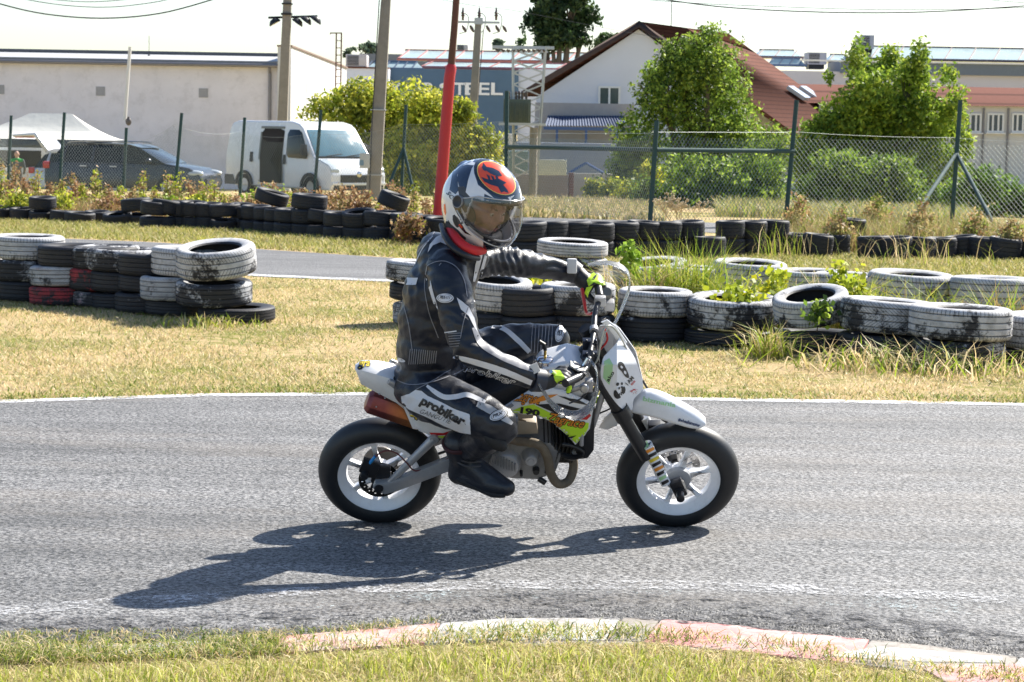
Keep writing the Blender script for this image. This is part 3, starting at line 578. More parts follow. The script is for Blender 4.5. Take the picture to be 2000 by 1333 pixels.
b.tube([W(944, 60, Yi), W(930, 240, Yi)], .015, 5); b.build('jumper_cable', BLKM, ip)
# overhead wires
def wirep(pts, Y0, Y1, label, r=.02):
    n = len(pts) - 1; b = MB(); b.tube([W(x, y, Y0 + (Y1 - Y0) * i / n) for i, (x, y) in enumerate(pts)], r, 5, smooth_path=5, cap=False); o = b.build('overhead_wire', BLKM, origin=W(*pts[0], Y0)); tag(o, label, 'wire', 'overhead power lines')
wirep([(-80, -18), (0, 8), (90, 28), (200, 36), (310, 27), (413, 0), (470, -22)], 60, 60, 'lowest thick wire sagging across the top left sky', .018)
wirep([(0, -15), (60, 1), (140, 12), (220, 14), (300, 5), (340, -4)], 64, 64, 'thin middle wire sagging at the top left', .011)
wirep([(40, -10), (110, 0), (180, 4), (260, -2), (290, -8)], 68, 68, 'highest thin wire at the top left edge', .011)
wirep([(1240, -10), (1400, 13), (1600, 24), (1800, 24), (2000, 12), (2100, 2)], 60, 60, 'thick black wire sagging over the tiled roof', .016)
wirep([(1180, -8), (1330, 5), (1480, 12), (1700, 19), (1900, 18), (2080, 12)], 64, 64, 'thin wire just above the thick one at top right', .009)
wirep([(1540, -12), (1700, -3), (1860, -4), (2000, 6), (2100, 14)], 64, 64, 'thin wire leaving the top right corner', .009)
wirep([(800, -12), (930, 12), (1010, 22), (1180, 55), (1300, 76)], 80, 95, 'faint thin wire running down right behind the far tree', .008)
# ================================================================ BUILDINGS
PLAS = mat('weathered_plaster', (.74, .70, .73), .9, 0, .16, .6, .3, 20, .01, dirt=.2)
PLAW = mat('white_plaster', (.60, .59, .57), .9, 0, .05, .6, .2, 20, .01); PLAB = mat('pale_render', (.62, .65, .72), .9, 0, .06, .8, .3, 25, .01)
ROOFG = mat('grey_roof_sheet', (.20, .21, .23), .6, .2, .15, 2); GLS = mat('window_glass', (.05, .07, .09), .08, 0, .3, 3, spec=.8); WHT = mat('white_paint', (.72, .72, .70), .5, 0, .05)
BLUEC = mat('blue_cladding', (.085, .15, .225), .7, .1, .1, 1, .2, 30, .01); STEELB = mat('steel_blue', (.06, .10, .19), .5, .2)
def tile_mat(name, c1, c2, sc=3.2, d=(0, 0, 1)):
    t = NT(name); c = t.co(); x, y, z = t.sep(c); r = t.mth('FRACT', t.mth('MULTIPLY', z, sc)); n = t.noise(5, 4, .7, c)
    col = t.mix(n, c1, c2); col = t.mul(col, t.mth('ADD', t.mth('MULTIPLY', t.mth('GREATER_THAN', r, .2), .4), .6)); t.bump(r, .8, .04); return t.out(col, .95, spec=.08)
TILE = tile_mat('brown_roof_tiles', (.070, .028, .020), (.13, .055, .040), 5.0); TILE2 = tile_mat('salmon_roof', (.14, .058, .042), (.19, .08, .06), 2.0)
def frame(P0, ex, L, Wd, z0):
    """matrix: origin P0, x along ex (2D dir), y = left normal away from camera"""
    ex = Vector((ex[0], ex[1], 0)).normalized(); ey = Vector((-ex.y, ex.x, 0)); M = Matrix.Identity(4)
    M.col[0] = (*ex, 0); M.col[1] = (*ey, 0); M.col[2] = (0, 0, 1, 0); M.col[3] = (P0.x, P0.y, z0, 1); return M
def lbox(b, x0, x1, y0, y1, z0, z1): return b.box(((x0 + x1) / 2, (y0 + y1) / 2, (z0 + z1) / 2), (x1 - x0, y1 - y0, z1 - z0))
def lpart(b, name, m, parent, bevel=0): return b.build(name, m, parent, local=True, bevel=bevel)
# ---- left long hall
Yh = 98.0; c0 = W(542, 250, Yh); M = frame(c0, (-1, .02), 0, 0, -1.16); M.col[1] = (*( -M.col[1].to_3d()), 0)
hall = empty('warehouse', M, 'long low pale plaster warehouse with a grey roof edge, behind the fence', 'building')
s_ = F / Yh; zt = (W(542, 128, Yh).z + 1.16)
b = MB(); lbox(b, 0, 24, 0, 22, 0, zt); lpart(b, 'wall', PLAS, hall)
b = MB(); lbox(b, -.05, 24, -.30, 22, zt, zt + .16); lpart(b, 'roof_edge', ROOFG, hall, .02)
b = MB(); b.tube([(0, -.36, zt - .03), (24, -.36, zt - .03)], .085, 8); b.tube([(.32, -.36, zt - .1), (.34, -.1, zt - .35), (.34, -.1, 0)], .07, 8); lpart(b, 'gutter', mat('zinc_gutter', (.22, .21, .22), .5, .4), hall)
b = MB(); b.prism([(0, .2, zt + .16), (24, .2, zt + .16), (24, 10, zt + .16), (0, 10, zt + .16)], [(0, 4.2, zt + .52), (24, 4.2, zt + .52), (24, 9, zt + .56), (0, 9, zt + .56)]); lpart(b, 'roof', mat('pale_roof_sheet', (.40, .40, .40), .6, .1), hall)
b = MB(); lbox(b, .1, 24, 4.1, 4.4, zt + .50, zt + .66); lpart(b, 'ridge_cap', mat('dark_ridge', (.10, .10, .11), .6), hall)
for x, h in ((6.2, .9), (13.7, 1.0)):
    b = MB(); b.tube([(x, 3, zt + .4), (x, 3, zt + .4 + h)], .012, 5); b.tube([(x, 3, zt + .35), (x, 3, zt + .5)], [.1, .02], 8); lpart(b, 'lightning_rod', BLKM, hall)
for px in (-3, 195, 397):
    c = W(px, 172, Yh) ; x = c0.x - c.x; b = MB(); lbox(b, x - .2, x + .2, -.03, 0.001, 3.45 + .55, 3.85 + .55); lpart(b, 'vent_panel', mat('grey_vent', (.33, .32, .33), .7), hall)
# end block with the sunlit gable wall
M2 = frame(c0 + Vector((.02, -.35, 0)), (1, .0), 0, 0, -1.16); blk = empty('hall_end_block', M2, 'white block at the end of the warehouse, one wall in full sun', 'building')
b = MB(); zb = W(555, 92, Yh).z + 1.16; zb2 = W(655, 105, 118).z + 1.16
xr = .58; b.prism([(0, 0, 0), (xr, 0, 0), (xr + .9, 20, 0), (0, 20, 0)], [(0, 0, zb), (xr, 0, zb), (xr + .9, 20, zb - .35), (0, 20, zb - .35)]); lpart(b, 'wall', PLAW, blk)
b = MB(); b.prism([(-.03, -.04, zb), (xr + .06, -.04, zb), (xr + .98, 20, zb - .35), (-.03, 20, zb - .35)], [(-.03, -.04, zb + .07), (xr + .06, -.04, zb + .07), (xr + .98, 20, zb - .28), (-.03, 20, zb - .28)]); lpart(b, 'coping', mat('brown_coping', (.22, .15, .12), .6), blk)
# downpipe post leaning on the hall (thin white mast)
b = MB(); pA, pB = W(244, 236, 90), W(254, 92, 90); b.tube([pA, pB], .07, 8); tag(b.build('white_mast', PLAW, origin=pA), 'slim white mast leaning against the warehouse wall', 'mast')
b = MB(); c = W(251, 238, 89.6); b.ell(c, (.12, .1, .16), nu=10, nv=8); b.box(c + Vector((0, 0, .14)), (.08, .1, .1)); b.tube([c, c + Vector((-.15, .3, 0))], .03, 6); tag(b.build('siren_horn', mat('dark_grey_plastic', (.10, .09, .09), .7), origin=c), 'small dark horn at the foot of the white mast', 'horn')
# ladder frame structure
lad = empty('pipe_frame', Vector((W(658, 180, 104).x, 104, -1.16)), 'thin rusty red pipe frame standing behind the white block', 'pipe frame')
b = MB(); Yq = 104
for x in (657, 667): b.tube([W(x - 3, 260, Yq), W(x, 66, Yq)], .035, 6)
b.tube([W(645, 68, Yq), W(645, 65, Yq), W(668, 65, Yq)], .03, 6)
for y in range(80, 250, 14): b.tube([W(657, y, Yq), W(667, y, Yq)], .02, 5)
b.build('pipes', RUST, lad)
# ---- grey annex + blue hall with skylights
M3 = frame(W(655, 200, 130), (1, 0), 0, 0, -1.16); ax = empty('annex_building', M3, 'pale flat roofed annex left of the blue facade with a rooftop unit', 'building')
def u(px, Y, Y0, px0): return (W(px, 200, Y).x - W(px0, 200, Y0).x)
Zp = lambda px, py, Y: W(px, py, Y).z + 1.16
b = MB(); lbox(b, -1.5, u(758, 130, 130, 655), 0, 12, 0, Zp(700, 134, 130)); lpart(b, 'wall', PLAB, ax)
b = MB(); lbox(b, -1.5, u(758, 130, 130, 655), -.1, 12, Zp(700, 134, 130), Zp(700, 131, 130)); lpart(b, 'coping', RUST, ax)
def hvac(px0, px1, py0, py1, Y, label, D=2):
    b = MB(); a = W(px0, py1, Y); c = W(px1, py0, Y); cx = (a.x + c.x) / 2; o = empty('rooftop_unit', Vector((cx, Y, a.z)), label, 'ventilation unit', 'rooftop ventilation units')
    b.box((cx, Y + D / 2, (a.z + c.z) / 2), (c.x - a.x, D, c.z - a.z)); b.build('casing', mat('unit_casing', (.48, .45, .45), .6, .2), o, bevel=.03)
    b = MB(); w = (c.x - a.x)
    for k in range(7): b.box((cx - w * .15, Y - .02, a.z + (c.z - a.z) * (.14 + .12 * k)), (w * .55, .05, (c.z - a.z) * .06))
    b.build('louvre', BLKM, o); b = MB(); b.box((cx, Y + D / 2, a.z - .15), (w * .8, D * .8, .3)); b.build('support_frame', BLKM, o)
hvac(675, 716, 107, 130, 130, 'grey rooftop unit above the annex, left of the thick pole')
Yb = 132.0; M4 = frame(W(755, 200, Yb), (1, 0), 0, 0, -1.16); bh = empty('blue_hall', M4, 'blue clad factory hall with large white company lettering', 'building')
U = lambda px: W(px, 200, Yb).x - W(755, 200, Yb).x
b = MB(); lbox(b, U(755), U(1012), 0, 10, 2.6, Zp(880, 136, Yb)); lpart(b, 'cladding', BLUEC, bh)
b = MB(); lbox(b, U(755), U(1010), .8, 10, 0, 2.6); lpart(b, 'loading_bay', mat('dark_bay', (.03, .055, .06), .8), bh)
b = MB(); lbox(b, U(1012), U(1160), .2, 10, 0, Zp(1080, 136, Yb)); lpart(b, 'side_wall', PLAB, bh)
def skylight(parent_label, px0, px1, py_t, py_b, Y, frame_m, pitch, group='sawtooth glass roof lights', z_extra=None, lean=2.2, skirt=None):
    a = W(px0, py_b, Y); c = W(px1, py_t, Y); h = W((px0 + px1) / 2, py_t, Y).z - W((px0 + px1) / 2, py_b, Y).z; z0 = W((px0 + px1) / 2, py_b, Y).z
    o = empty('glass_roof_light', Vector(((a.x + c.x) / 2, Y, z0)), parent_label, 'roof light', group); L = c.x - a.x
    b = MB(); b.prism([(a.x, Y, z0), (c.x, Y, z0), (c.x, Y + lean * 2, z0), (a.x, Y + lean * 2, z0)], [(a.x + .5, Y + lean, z0 + h), (c.x - .5, Y + lean, z0 + h), (c.x - .5, Y + lean + .3, z0 + h), (a.x + .5, Y + lean + .3, z0 + h)]); b.build('glazing', mat('milky_glass', (.40, .50, .50), .25, 0, .1, .7, spec=.7), o)
    b = MB(); x = 0; k = 0
    while x < L - pitch * .4:
        b.tube([(a.x + x, Y - .03, z0), (a.x + min(x + pitch * .55, L - .2), Y + lean - .05, z0 + h)], .045, 5)
        if k % 2 and frame_m is RUST: b.tube([(a.x + x + pitch * .55, Y + lean - .05, z0 + h), (a.x + min(x + pitch, L), Y - .03, z0)], .02, 4)
        x += pitch; k += 1
    b.tube([(a.x, Y - .03, z0), (c.x, Y - .03, z0)], .09, 5); b.tube([(a.x + .4, Y + lean, z0 + h), (c.x - .4, Y + lean, z0 + h)], .07, 5); b.build('bars', frame_m, o)
    return o
RR = mat('faded_red_steel', (.42, .16, .15), .7); GB = mat('grey_blue_steel', (.16, .20, .27), .6, .2)
skylight('long red framed glass roof light above the blue hall', 776, 1162, 99, 119, 150, RR, 1.25)
skylight('lower red framed roof light directly on top of the blue cladding', 820, 1128, 122, 134, 140, RR, 1.4, lean=1.2)
skylight('short grey lattice roof light left of the red ones', 716, 828, 120, 135, 138, GB, .55, lean=.6)
b = MB(); a = W(700, 116, 160); c = W(1180, 128, 160); b.box(((a.x + c.x) / 2, 165, (a.z + c.z) / 2 - 1.2), (c.x - a.x, 8, 3.4)); tag(b.build('roof_deck', ROOFG, origin=Vector((a.x, 160, c.z))), 'long grey roof deck carrying the red roof lights', 'building')
hvac(892, 914, 88, 99, 158, 'small rooftop unit behind the top of the red pole')
# white lettering
LETM = mat('white_letters', (.80, .80, .78), .5, 0, .03)
def letters(txt, px, py, hpx, Y, parent, name, m, squash=1.0, thick=.06, wpx=None):
    cu = bpy.data.curves.new('t', 'FONT'); cu.body = txt; cu.size = 1; cu.extrude = .03; cu.offset = .022; ob = bpy.data.objects.new('t', cu); COL.objects.link(ob); dg = bpy.context.evaluated_depsgraph_get(); me = bpy.data.meshes.new_from_object(ob.evaluated_get(dg))
    vs = np.array([tuple(v.co) for v in me.vertices]); fs = [tuple(p.vertices) for p in me.polygons]; bpy.data.objects.remove(ob); w = vs[:, 0].max() - vs[:, 0].min(); h = vs[:, 1].max() - vs[:, 1].min()
    a = W(px, py, Y); sc = hpx / (F / Y); wx = (wpx / (F / Y)) if wpx else w * sc / h
    V = [(a.x + (v[0] - vs[:, 0].min()) / w * wx, Y - (v[2] + .03) * thick / .06 - .004, a.z + (v[1] - vs[:, 1].min()) / h * sc) for v in vs]
    b = MB(); b.add(V, fs); return b.build(name, m, parent, smooth=False)
for ch, x, w in (('K', 765, 23), ('R', 828, 22), ('S', 858, 26), ('T', 886, 23), ('E', 908, 24), ('E', 933, 23), ('L', 959, 23)): letters(ch, x, 186, 24, Yb - .02, bh, 'letter', LETM, wpx=w)
# ---- gabled house
Yg = 102.0; ap = W(1248, 52, Yg); el = W(1037, 190, Yg); er = W(1462, 200, Yg); zg = -1.16
M5 = Matrix.Translation((ap.x, Yg, zg)); ho = empty('gabled_house', M5, 'white rendered house with a steep brown tiled gable roof and one white window', 'house')
rx, ry = 5.3, 13.0   # ridge runs back and to the right
L_ = Vector((el.x - ap.x, 0, el.z - zg)); R_ = Vector((er.x - ap.x, 0, er.z - zg)); A_ = Vector((0, 0, ap.z - zg)); rv = Vector((rx, ry, .12))
x0, x1 = L_.x + .25, R_.x - .25
b = MB(); fr_ = [(x0, .25, 0), (x1, .25, 0), (x1, .25, R_.z), (0, .25, A_.z - .12), (x0, .25, L_.z)]; b.prism([Vector(v) for v in fr_], [Vector(v) + Vector((rv.x, rv.y, 0)) for v in fr_]); lpart(b, 'wall', PLAB, ho)
b = MB(); th = Vector((0, 0, .22)); xw = Vector((.45, 0, -.3)); xr_ = Vector((2.5, 0, -1.84))
b.prism([A_, A_ + rv, L_ + rv - xw, L_ - xw - Vector((0, 0, .3)) + Vector((.0, 0, 0))], [v + th for v in (A_, A_ + rv, L_ + rv - xw, L_ - xw - Vector((0, 0, .3)))])
b.prism([A_, A_ + rv, R_ + rv + xr_, R_ + xr_], [v + th for v in (A_, A_ + rv, R_ + rv + xr_, R_ + xr_)]); roof = lpart(b, 'roof', TILE, ho)
b = MB(); q = Vector((0, -.06, 0)); b.prism([L_ - xw - Vector((0, .08, .34)), A_ - Vector((0, .08, .06)), A_ + Vector((0, -.08, .26)), L_ - xw + Vector((0, -.08, -.05))], [v + Vector((0, .07, 0)) for v in (L_ - xw - Vector((0, .08, .34)), A_ - Vector((0, .08, .06)), A_ + Vector((0, -.08, .26)), L_ - xw + Vector((0, -.08, -.05)))])
b.prism([R_ - Vector((0, .08, .06)), A_ - Vector((0, .08, .06)), A_ + Vector((0, -.08, .26)), R_ + Vector((0, -.08, .26))], [v + Vector((0, .07, 0)) for v in (R_ - Vector((0, .08, .06)), A_ - Vector((0, .08, .06)), A_ + Vector((0, -.08, .26)), R_ + Vector((0, -.08, .26)))])
lpart(b, 'bargeboard', mat('dark_brown_wood', (.07, .04, .032), .7), ho)
def window(parent, a, c, Y, Mi, nx=2, name='window', depth=.08):
    p = Mi @ a; q = Mi @ c; x0, x1 = min(p.x, q.x), max(p.x, q.x); z0, z1 = min(p.z, q.z), max(p.z, q.z); y = p.y; f = .09
    b = MB(); lbox(b, x0, x1, y - depth, y + .02, z1 - f, z1); lbox(b, x0, x1, y - depth, y + .02, z0, z0 + f)
    for k in range(nx + 1):
        x = x0 + (x1 - x0) * k / nx; xa = x if k == 0 else (x - f if k == nx else x - f / 2); lbox(b, xa, xa + f, y - depth + .003, y + .02, z0 + f, z1 - f)
    w = lpart(b, name, WHT, parent); b = MB(); lbox(b, x0 + .05, x1 - .05, y - .02, y + .01, z0 + .05, z1 - .05); lpart(b, 'pane', GLS, w)
    b = MB(); lbox(b, x0 - .08, x1 + .08, y - depth - .12, y, z0 - .07, z0 - .005); lpart(b, 'sill', WHT, w); return w
Mi = M5.inverted(); window(ho, W(1168, 207, Yg + .25), W(1212, 169, Yg + .25), Yg, Mi)
nrm = None
for px in (1553, 1577): # skylights lying on the right roof plane
    # plane through A_, A_+rv, R_
    n_ = rv.cross(R_ - A_).normalized(); o_ = M5 @ A_
    def hit(px, py):
        d = ray(px, py); t = (o_ + Vector((0, 0, .22)) - CP).dot(n_) / d.dot(n_); return CP + d * t
    q = [hit(px - 19 + k, y) for k, y in ((0, 175), (11, 175), (45, 198), (34, 198))]; q = [Mi @ v for v in q]; n2 = n_ if n_.z > 0 else -n_
    b = MB(); b.prism([v + n2 * .04 for v in q], [v + n2 * .22 for v in q]); lpart(b, 'roof_window', mat('bright_skylight', (.42, .46, .50), .15), ho)
b = MB(); p = Vector((rx * .33, ry * .33, A_.z + .2)); b.tube([p, p + Vector((0, 0, 1.7))], .02, 5); b.tube([p + Vector((-.3, 0, 1.45)), p + Vector((.3, 0, 1.45))], .012, 5); b.tube([p + Vector((-.2, 0, 1.2)), p + Vector((.2, 0, 1.2))], .012, 5); lpart(b, 'aerial', BLKM, ho)
# blue lean-to
Ya = 97.0; lt = empty('blue_canopy', Vector((W(1130, 250, Ya).x, Ya, gz(0, Ya))), 'dark blue corrugated canopy on blue posts against the white house', 'canopy')
b = MB(); a0, a1 = W(1062, 246, Ya), W(1232, 247, Ya); t0, t1 = W(1072, 219, Ya + 3.4), W(1215, 219, Ya + 3.4); n = 60
for k in range(n):
    f0, f1 = k / n, (k + 1) / n; dz = .03 if k % 2 else -.03
    p, q, r_, s2 = a0.lerp(a1, f0), a0.lerp(a1, f1), t0.lerp(t1, f1), t0.lerp(t1, f0); z_ = Vector((0, 0, dz)); z2 = Vector((0, 0, -dz)); b.add([p + z_, q + z2, r_ + z2, s2 + z_], [(0, 1, 2, 3)])
b.build('roof', mat('blue_roof_sheet', (.03, .055, .12), .8), lt, smooth=False)
b = MB(); b.box((a0 + a1) / 2 + Vector((0, .05, -.12)), (a1.x - a0.x, .08, .14))
for px in (1088, 1145, 1205): c = W(px, 250, Ya); b.box((c.x, Ya + .05, (c.z + gz(0, Ya)) / 2), (.1, .1, c.z - gz(0, Ya)))
b.build('post_frame', STEELB, lt)
b = MB(); b.box((W(1140, 300, 99.5).x, 99.5, 1.0), (4.4, .2, 3.8)); b.build('rear_panel', mat('greige_panel', (.32, .31, .31), .8), lt)
# A-frame, signs, low wall
def flat(name, label, cat, px0, px1, py0, py1, Y, m, D=.1, bevel=0):
    a, c = W(px0, py1, Y), W(px1, py0, Y); b = MB(); b.box(((a.x + c.x) / 2, Y + D / 2, (a.z + c.z) / 2), (c.x - a.x, D, c.z - a.z)); return tag(b.build(name, m, origin=Vector(((a.x + c.x) / 2, Y, a.z)), bevel=bevel), label, cat)
flat('board_panel', 'cream board fixed behind the lattice tower above the low wall', 'board', 1040, 1107, 313, 342, 78, mat('cream_board', (.50, .52, .44), .7), .15, .02)
flat('low_wall', 'low brownish concrete wall behind the lattice tower', 'wall', 985, 1110, 342, 395, 80, mat('brown_wall', (.24, .205, .19), .9, 0, .2, 2), .25, .02)
flat('low_wall', 'pale concrete wall section beside the green hedge', 'wall', 1119, 1260, 341, 395, 81, mat('pale_wall', (.42, .41, .37), .9, 0, .2, 2), .25, .02)
flat('wall_pillar', 'dark reddish pillar between the two low walls', 'pillar', 1110, 1121, 338, 395, 80.1, mat('red_pillar', (.16, .09, .075), .8), .4, .02)
flat('shed', 'low pale blue shed wall seen under the canopy', 'shed', 1000, 1230, 282, 345, 94, mat('bluish_wall', (.24, .28, .36), .8), 2, .02)
flat('container', 'grey green cabinet at the foot of the lattice tower', 'cabinet', 985, 1032, 296, 340, 84, mat('green_grey_cabinet', (.12, .19, .18), .6), 2, .02)
flat('wooden_boards', 'stack of pale boards left of the lattice tower', 'boards', 925, 1000, 262, 290, 90, PLAW, 1, .02)
b = MB(); Yk = 90
for px in (1113, 1178): b.tube([W(px, 338, Yk), W(1145, 319, Yk)], .06, 6)
tag(b.build('blue_trestle', mat('bright_blue_steel', (.03, .09, .28), .5), origin=W(1145, 338, Yk)), 'blue A shaped trestle in front of the shed', 'trestle')
# lattice transformer tower
Yt = 72.0; tw = empty('lattice_tower', Vector((W(1030, 385, Yt).x, Yt, gz(0, Yt))), 'galvanised lattice tower carrying a green transformer', 'transformer tower')
b = MB(); LT, RT = ((1003, 372), (1002, 92)), ((1047, 374), (1066, 92)); D = 1.0
cor = lambda s, y, d: (W((LT if s else RT)[0][0] + ((LT if s else RT)[1][0] - (LT if s else RT)[0][0]) * (372 - y) / 280 , y, Yt) + Vector((0, d, 0)))
for s in (0, 1):
    for d in (0, D): b.tube([cor(s, 385, d), cor(s, 92, d)], .045, 5)
ys = list(range(96, 372, 23))
for i in range(len(ys) - 1):
    for d in (0, D): b.tube([cor(0, ys[i], d), cor(1, ys[i + 1], d)], .022, 4); b.tube([cor(1, ys[i], d), cor(0, ys[i + 1], d)], .022, 4)
    for s in (0, 1): b.tube([cor(s, ys[i], 0), cor(s, ys[i + 1], D)], .022, 4)
b.build('lattice', GALV, tw)
b = MB(); b.box(W(1022, 92, Yt) + Vector((0, .5, 0)), (2.0, .12, .1)); b.box(W(1022, 100, Yt) + Vector((0, .5, 0)), (1.6, .1, .06)); b.box(W(1020, 243, Yt) + Vector((0, .2, 0)), (1.5, 1.4, .08)); b.build('platform', GALV, tw)
b = MB(); a = W(983, 240, Yt); c = W(1037, 195, Yt); b.box(((a.x + c.x) / 2, Yt - .1, (a.z + c.z) / 2), (c.x - a.x, .8, c.z - a.z))
for k in range(6): b.box((a.x + (c.x - a.x) * (k + .5) / 6, Yt - .53, (a.z + c.z) / 2 - .03), (.03, .08, (c.z - a.z) * .8))
tr = b.build('transformer', mat('transformer_green', (.085, .105, .08), .6), tw, bevel=.015)
for x in (994, 1008, 1014, 1020, 1028): b = MB(); b.tube([W(x, 196, Yt), W(x, 190, Yt), W(x, 186, Yt), W(x, 182, Yt), W(x, 178, Yt)], [.03, .05, .03, .05, .015], 8); b.build('bushing', INS, tr)
for x in range(970, 1062, 10): b = MB(); c = W(x, 97, Yt); b.tube([c, c + Vector((.05, 0, -.06)), c + Vector((.1, 0, -.02))], [.03, .055, .03], 7); b.build('insulator', INS, tw)
b = MB(); b.tube([W(1040, 390, Yt - .3), W(1043, 250, Yt - .3)], .13, 8); b.build('support_column', CONC, tw)
# ---- right side: far halls and shed
M6 = frame(W(1480, 150, 150), (1, 0), 0, 0, -1.16); fh = empty('far_factory', M6, 'large far factory with lilac grey walls under long glass roof lights', 'building')
V6 = lambda px: W(px, 150, 150).x - W(1480, 150, 150).x
b = MB(); lbox(b, V6(1480), V6(2150), 0, 8, 0, Zp(1800, 143, 150)); lpart(b, 'wall', mat('lilac_wall', (.55, .53, .58), .9, 0, .1, .3), fh)
b = MB(); lbox(b, V6(1640), V6(2150), -.4, 6, Zp(1800, 146, 150), Zp(1800, 121, 150)); lpart(b, 'parapet', mat('blue_grey_parapet', (.14, .17, .21), .6, .2), fh)
b = MB(); lbox(b, V6(1560), V6(2150), -.6, -.4, Zp(1800, 124, 150), Zp(1800, 121, 150)); lpart(b, 'coping', WHT, fh)
skylight('longest glass roof light at the right edge of the photo', 1700, 2150, 92, 119, 156, mat('brown_steel', (.20, .14, .13), .6), 1.7)
skylight('short glass roof light just right of the brown tiled roof', 1478, 1570, 96, 112, 156, mat('brown_steel', (.20, .14, .13), .6), 1.2)
skylight('small glass roof light between two rooftop units', 1618, 1668, 105, 121, 156, mat('brown_steel', (.20, .14, .13), .6), 1.2)
skylight('low grey lattice under the short glass roof light', 1500, 1576, 114, 128, 153, GB, .7, lean=.5)
hvac(1577, 1615, 103, 126, 153, 'rooftop unit left of the small glass roof light'); hvac(1683, 1708, 69, 96, 157, 'tall rooftop unit above the right tree', 3)
M7 = frame(W(1560, 200, 112), (1, 0), 0, 0, -1.16); sh = empty('red_roof_shed', M7, 'low white shed with a salmon roof and dark barred windows at the right edge', 'building')
V7 = lambda px: W(px, 200, 112).x - W(1560, 200, 112).x; zs = Zp(1900, 207, 112)
b = MB(); lbox(b, V7(1600), V7(2200), 0, 6, 0, zs); lpart(b, 'wall', PLAW, sh)
b = MB(); b.prism([(V7(1560), -.35, zs), (V7(2200), -.35, zs), (V7(2200), 6.3, zs), (V7(1560), 6.3, zs)], [(V7(1560), 3, zs + 1.0), (V7(2200), 3, zs + 1.0), (V7(2200), 3.2, zs + 1.0), (V7(1560), 3.2, zs + 1.0)]); lpart(b, 'roof', TILE2, sh)
M7i = M7.inverted()
for x0 in (1883, 1927, 1975, 2022): window(sh, W(x0, 259, 112), W(x0 + 34, 222, 112), 112, M7i, 3, depth=.1)
for x0 in (1875, 1918, 1966): b = MB(); c = W(x0, 300, 112); xx = (M7i @ c).x; b.tube([(xx, -.08, 0), (xx, -.08, zs - .1)], .05, 6); lpart(b, 'drainpipe', mat('zinc_gutter', (.22, .21, .22), .5, .4), sh)

# ================================================================ VEHICLES, TENT, PERSON
VW = mat('van_white_paint', (.74, .75, .76), .25, 0, .03, 2, coat=.5, dirt=.1); TG = mat('tinted_glass', (.012, .018, .022), .12, 0, .1, spec=.35); RUB = mat('black_rubber', (.018, .018, .019), .75); BPL = mat('black_plastic', (.03, .03, .032), .6)
WSG = mat('windscreen_glass', (.09, .18, .22), .08, 0, .4, 1.5, spec=1)
def extr(b, prof, y0, y1, top_in=0.0, zlo=.9, zhi=2.2, nose=0, xn=4):
    """side profile (x,z) extruded across the width with tumblehome and a tapering nose"""
    A = []; B = []
    for x, z in prof:
        ti = top_in * max(0, min(1, (z - zlo) / (zhi - zlo))); nn = nose * max(0, (x - xn)) 
        A.append(Vector((x, y0 + ti + nn, z))); B.append(Vector((x, y1 - ti - nn, z)))
    return b.prism(A, B)
def wheel_lr(parent, x, y, r=.33, w=.2, side=-1):
    b = MB(); Mw = Matrix.Translation((x, y, r)) @ Matrix.Rotation(R(90), 4, 'X'); b.lathe([(r * .6, -w / 2), (r * .95, -w / 2), (r, -w / 3), (r, w / 3), (r * .95, w / 2), (r * .6, w / 2)], 24, Mw, closed=True); o = b.build('wheel', RUB, parent, local=True)
    b = MB(); b.lathe([(.0, w * .3), (r * .3, w * .32), (r * .6, w * .4)], 12, Mw); b.lathe([(.0, -w * .3), (r * .3, -w * .32), (r * .6, -w * .4)], 12, Mw); b.build('rim', GALV, o, local=True)
def shellpt(x, z, y0, top_in, zlo, zhi): return y0 + top_in * max(0, min(1, (z - zlo) / (zhi - zlo)))
# van
s = F / 65
pv = W(600, 390, 63.5); yaw = R(-49)
Mv = Matrix.Translation((pv.x + 1.1, 65.2, gz(0, 65))) @ Matrix.Rotation(yaw, 4, 'Z') @ Matrix.Diagonal((1.07, 1.07, 1, 1)) @ Matrix.Translation((-4.6, 0, 0))
van = empty('white_van', Mv, 'white delivery van with its sliding side door open, facing the track', 'van')
prof = [(0, .32), (0.02, 1.2), (.10, 2.0), (.22, 2.18), (.5, 2.25), (3.1, 2.25), (3.45, 2.17), (3.62, 2.05), (4.25, 1.22), (4.85, .98), (4.98, .72), (4.98, .4), (4.9, .26)]
b = MB(); extr(b, prof, -1.02, 1.02, .13, 1.1, 2.25, .10, 3.9); b.build('body', VW, van, local=True, bevel=.06, bseg=3)
def panel_side(b, pts, y0=-1.02, out=.006, th=.02, top_in=.13, zlo=1.1, zhi=2.25):
    A = [Vector((x, shellpt(x, z, y0, top_in, zlo, zhi) - out, z)) for x, z in pts]; B = [v + Vector((0, th, 0)) for v in A]; b.prism(A, B)
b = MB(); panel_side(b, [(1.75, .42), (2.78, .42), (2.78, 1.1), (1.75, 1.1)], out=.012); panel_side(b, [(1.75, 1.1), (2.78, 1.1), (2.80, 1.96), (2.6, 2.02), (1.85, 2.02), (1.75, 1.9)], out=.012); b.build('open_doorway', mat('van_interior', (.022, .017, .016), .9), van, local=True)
b = MB()
for pts in ([(1.68, 1.1), (1.75, 1.1), (1.75, 1.92), (1.68, 1.92)], [(1.68, 2.02), (2.8, 2.02), (2.8, 2.09), (1.68, 2.09)]): panel_side(b, pts, out=.02, th=.03)
b.build('door_rail', mat('grey_trim', (.2, .21, .2), .6), van, local=True)
b = MB(); panel_side(b, [(2.98, 1.28), (3.1, 1.18), (3.95, 1.16), (3.98, 1.28), (3.62, 1.92), (3.48, 2.0), (3.05, 2.0), (2.96, 1.85)], out=.012); b.build('side_window', TG, van, local=True, bevel=.01)
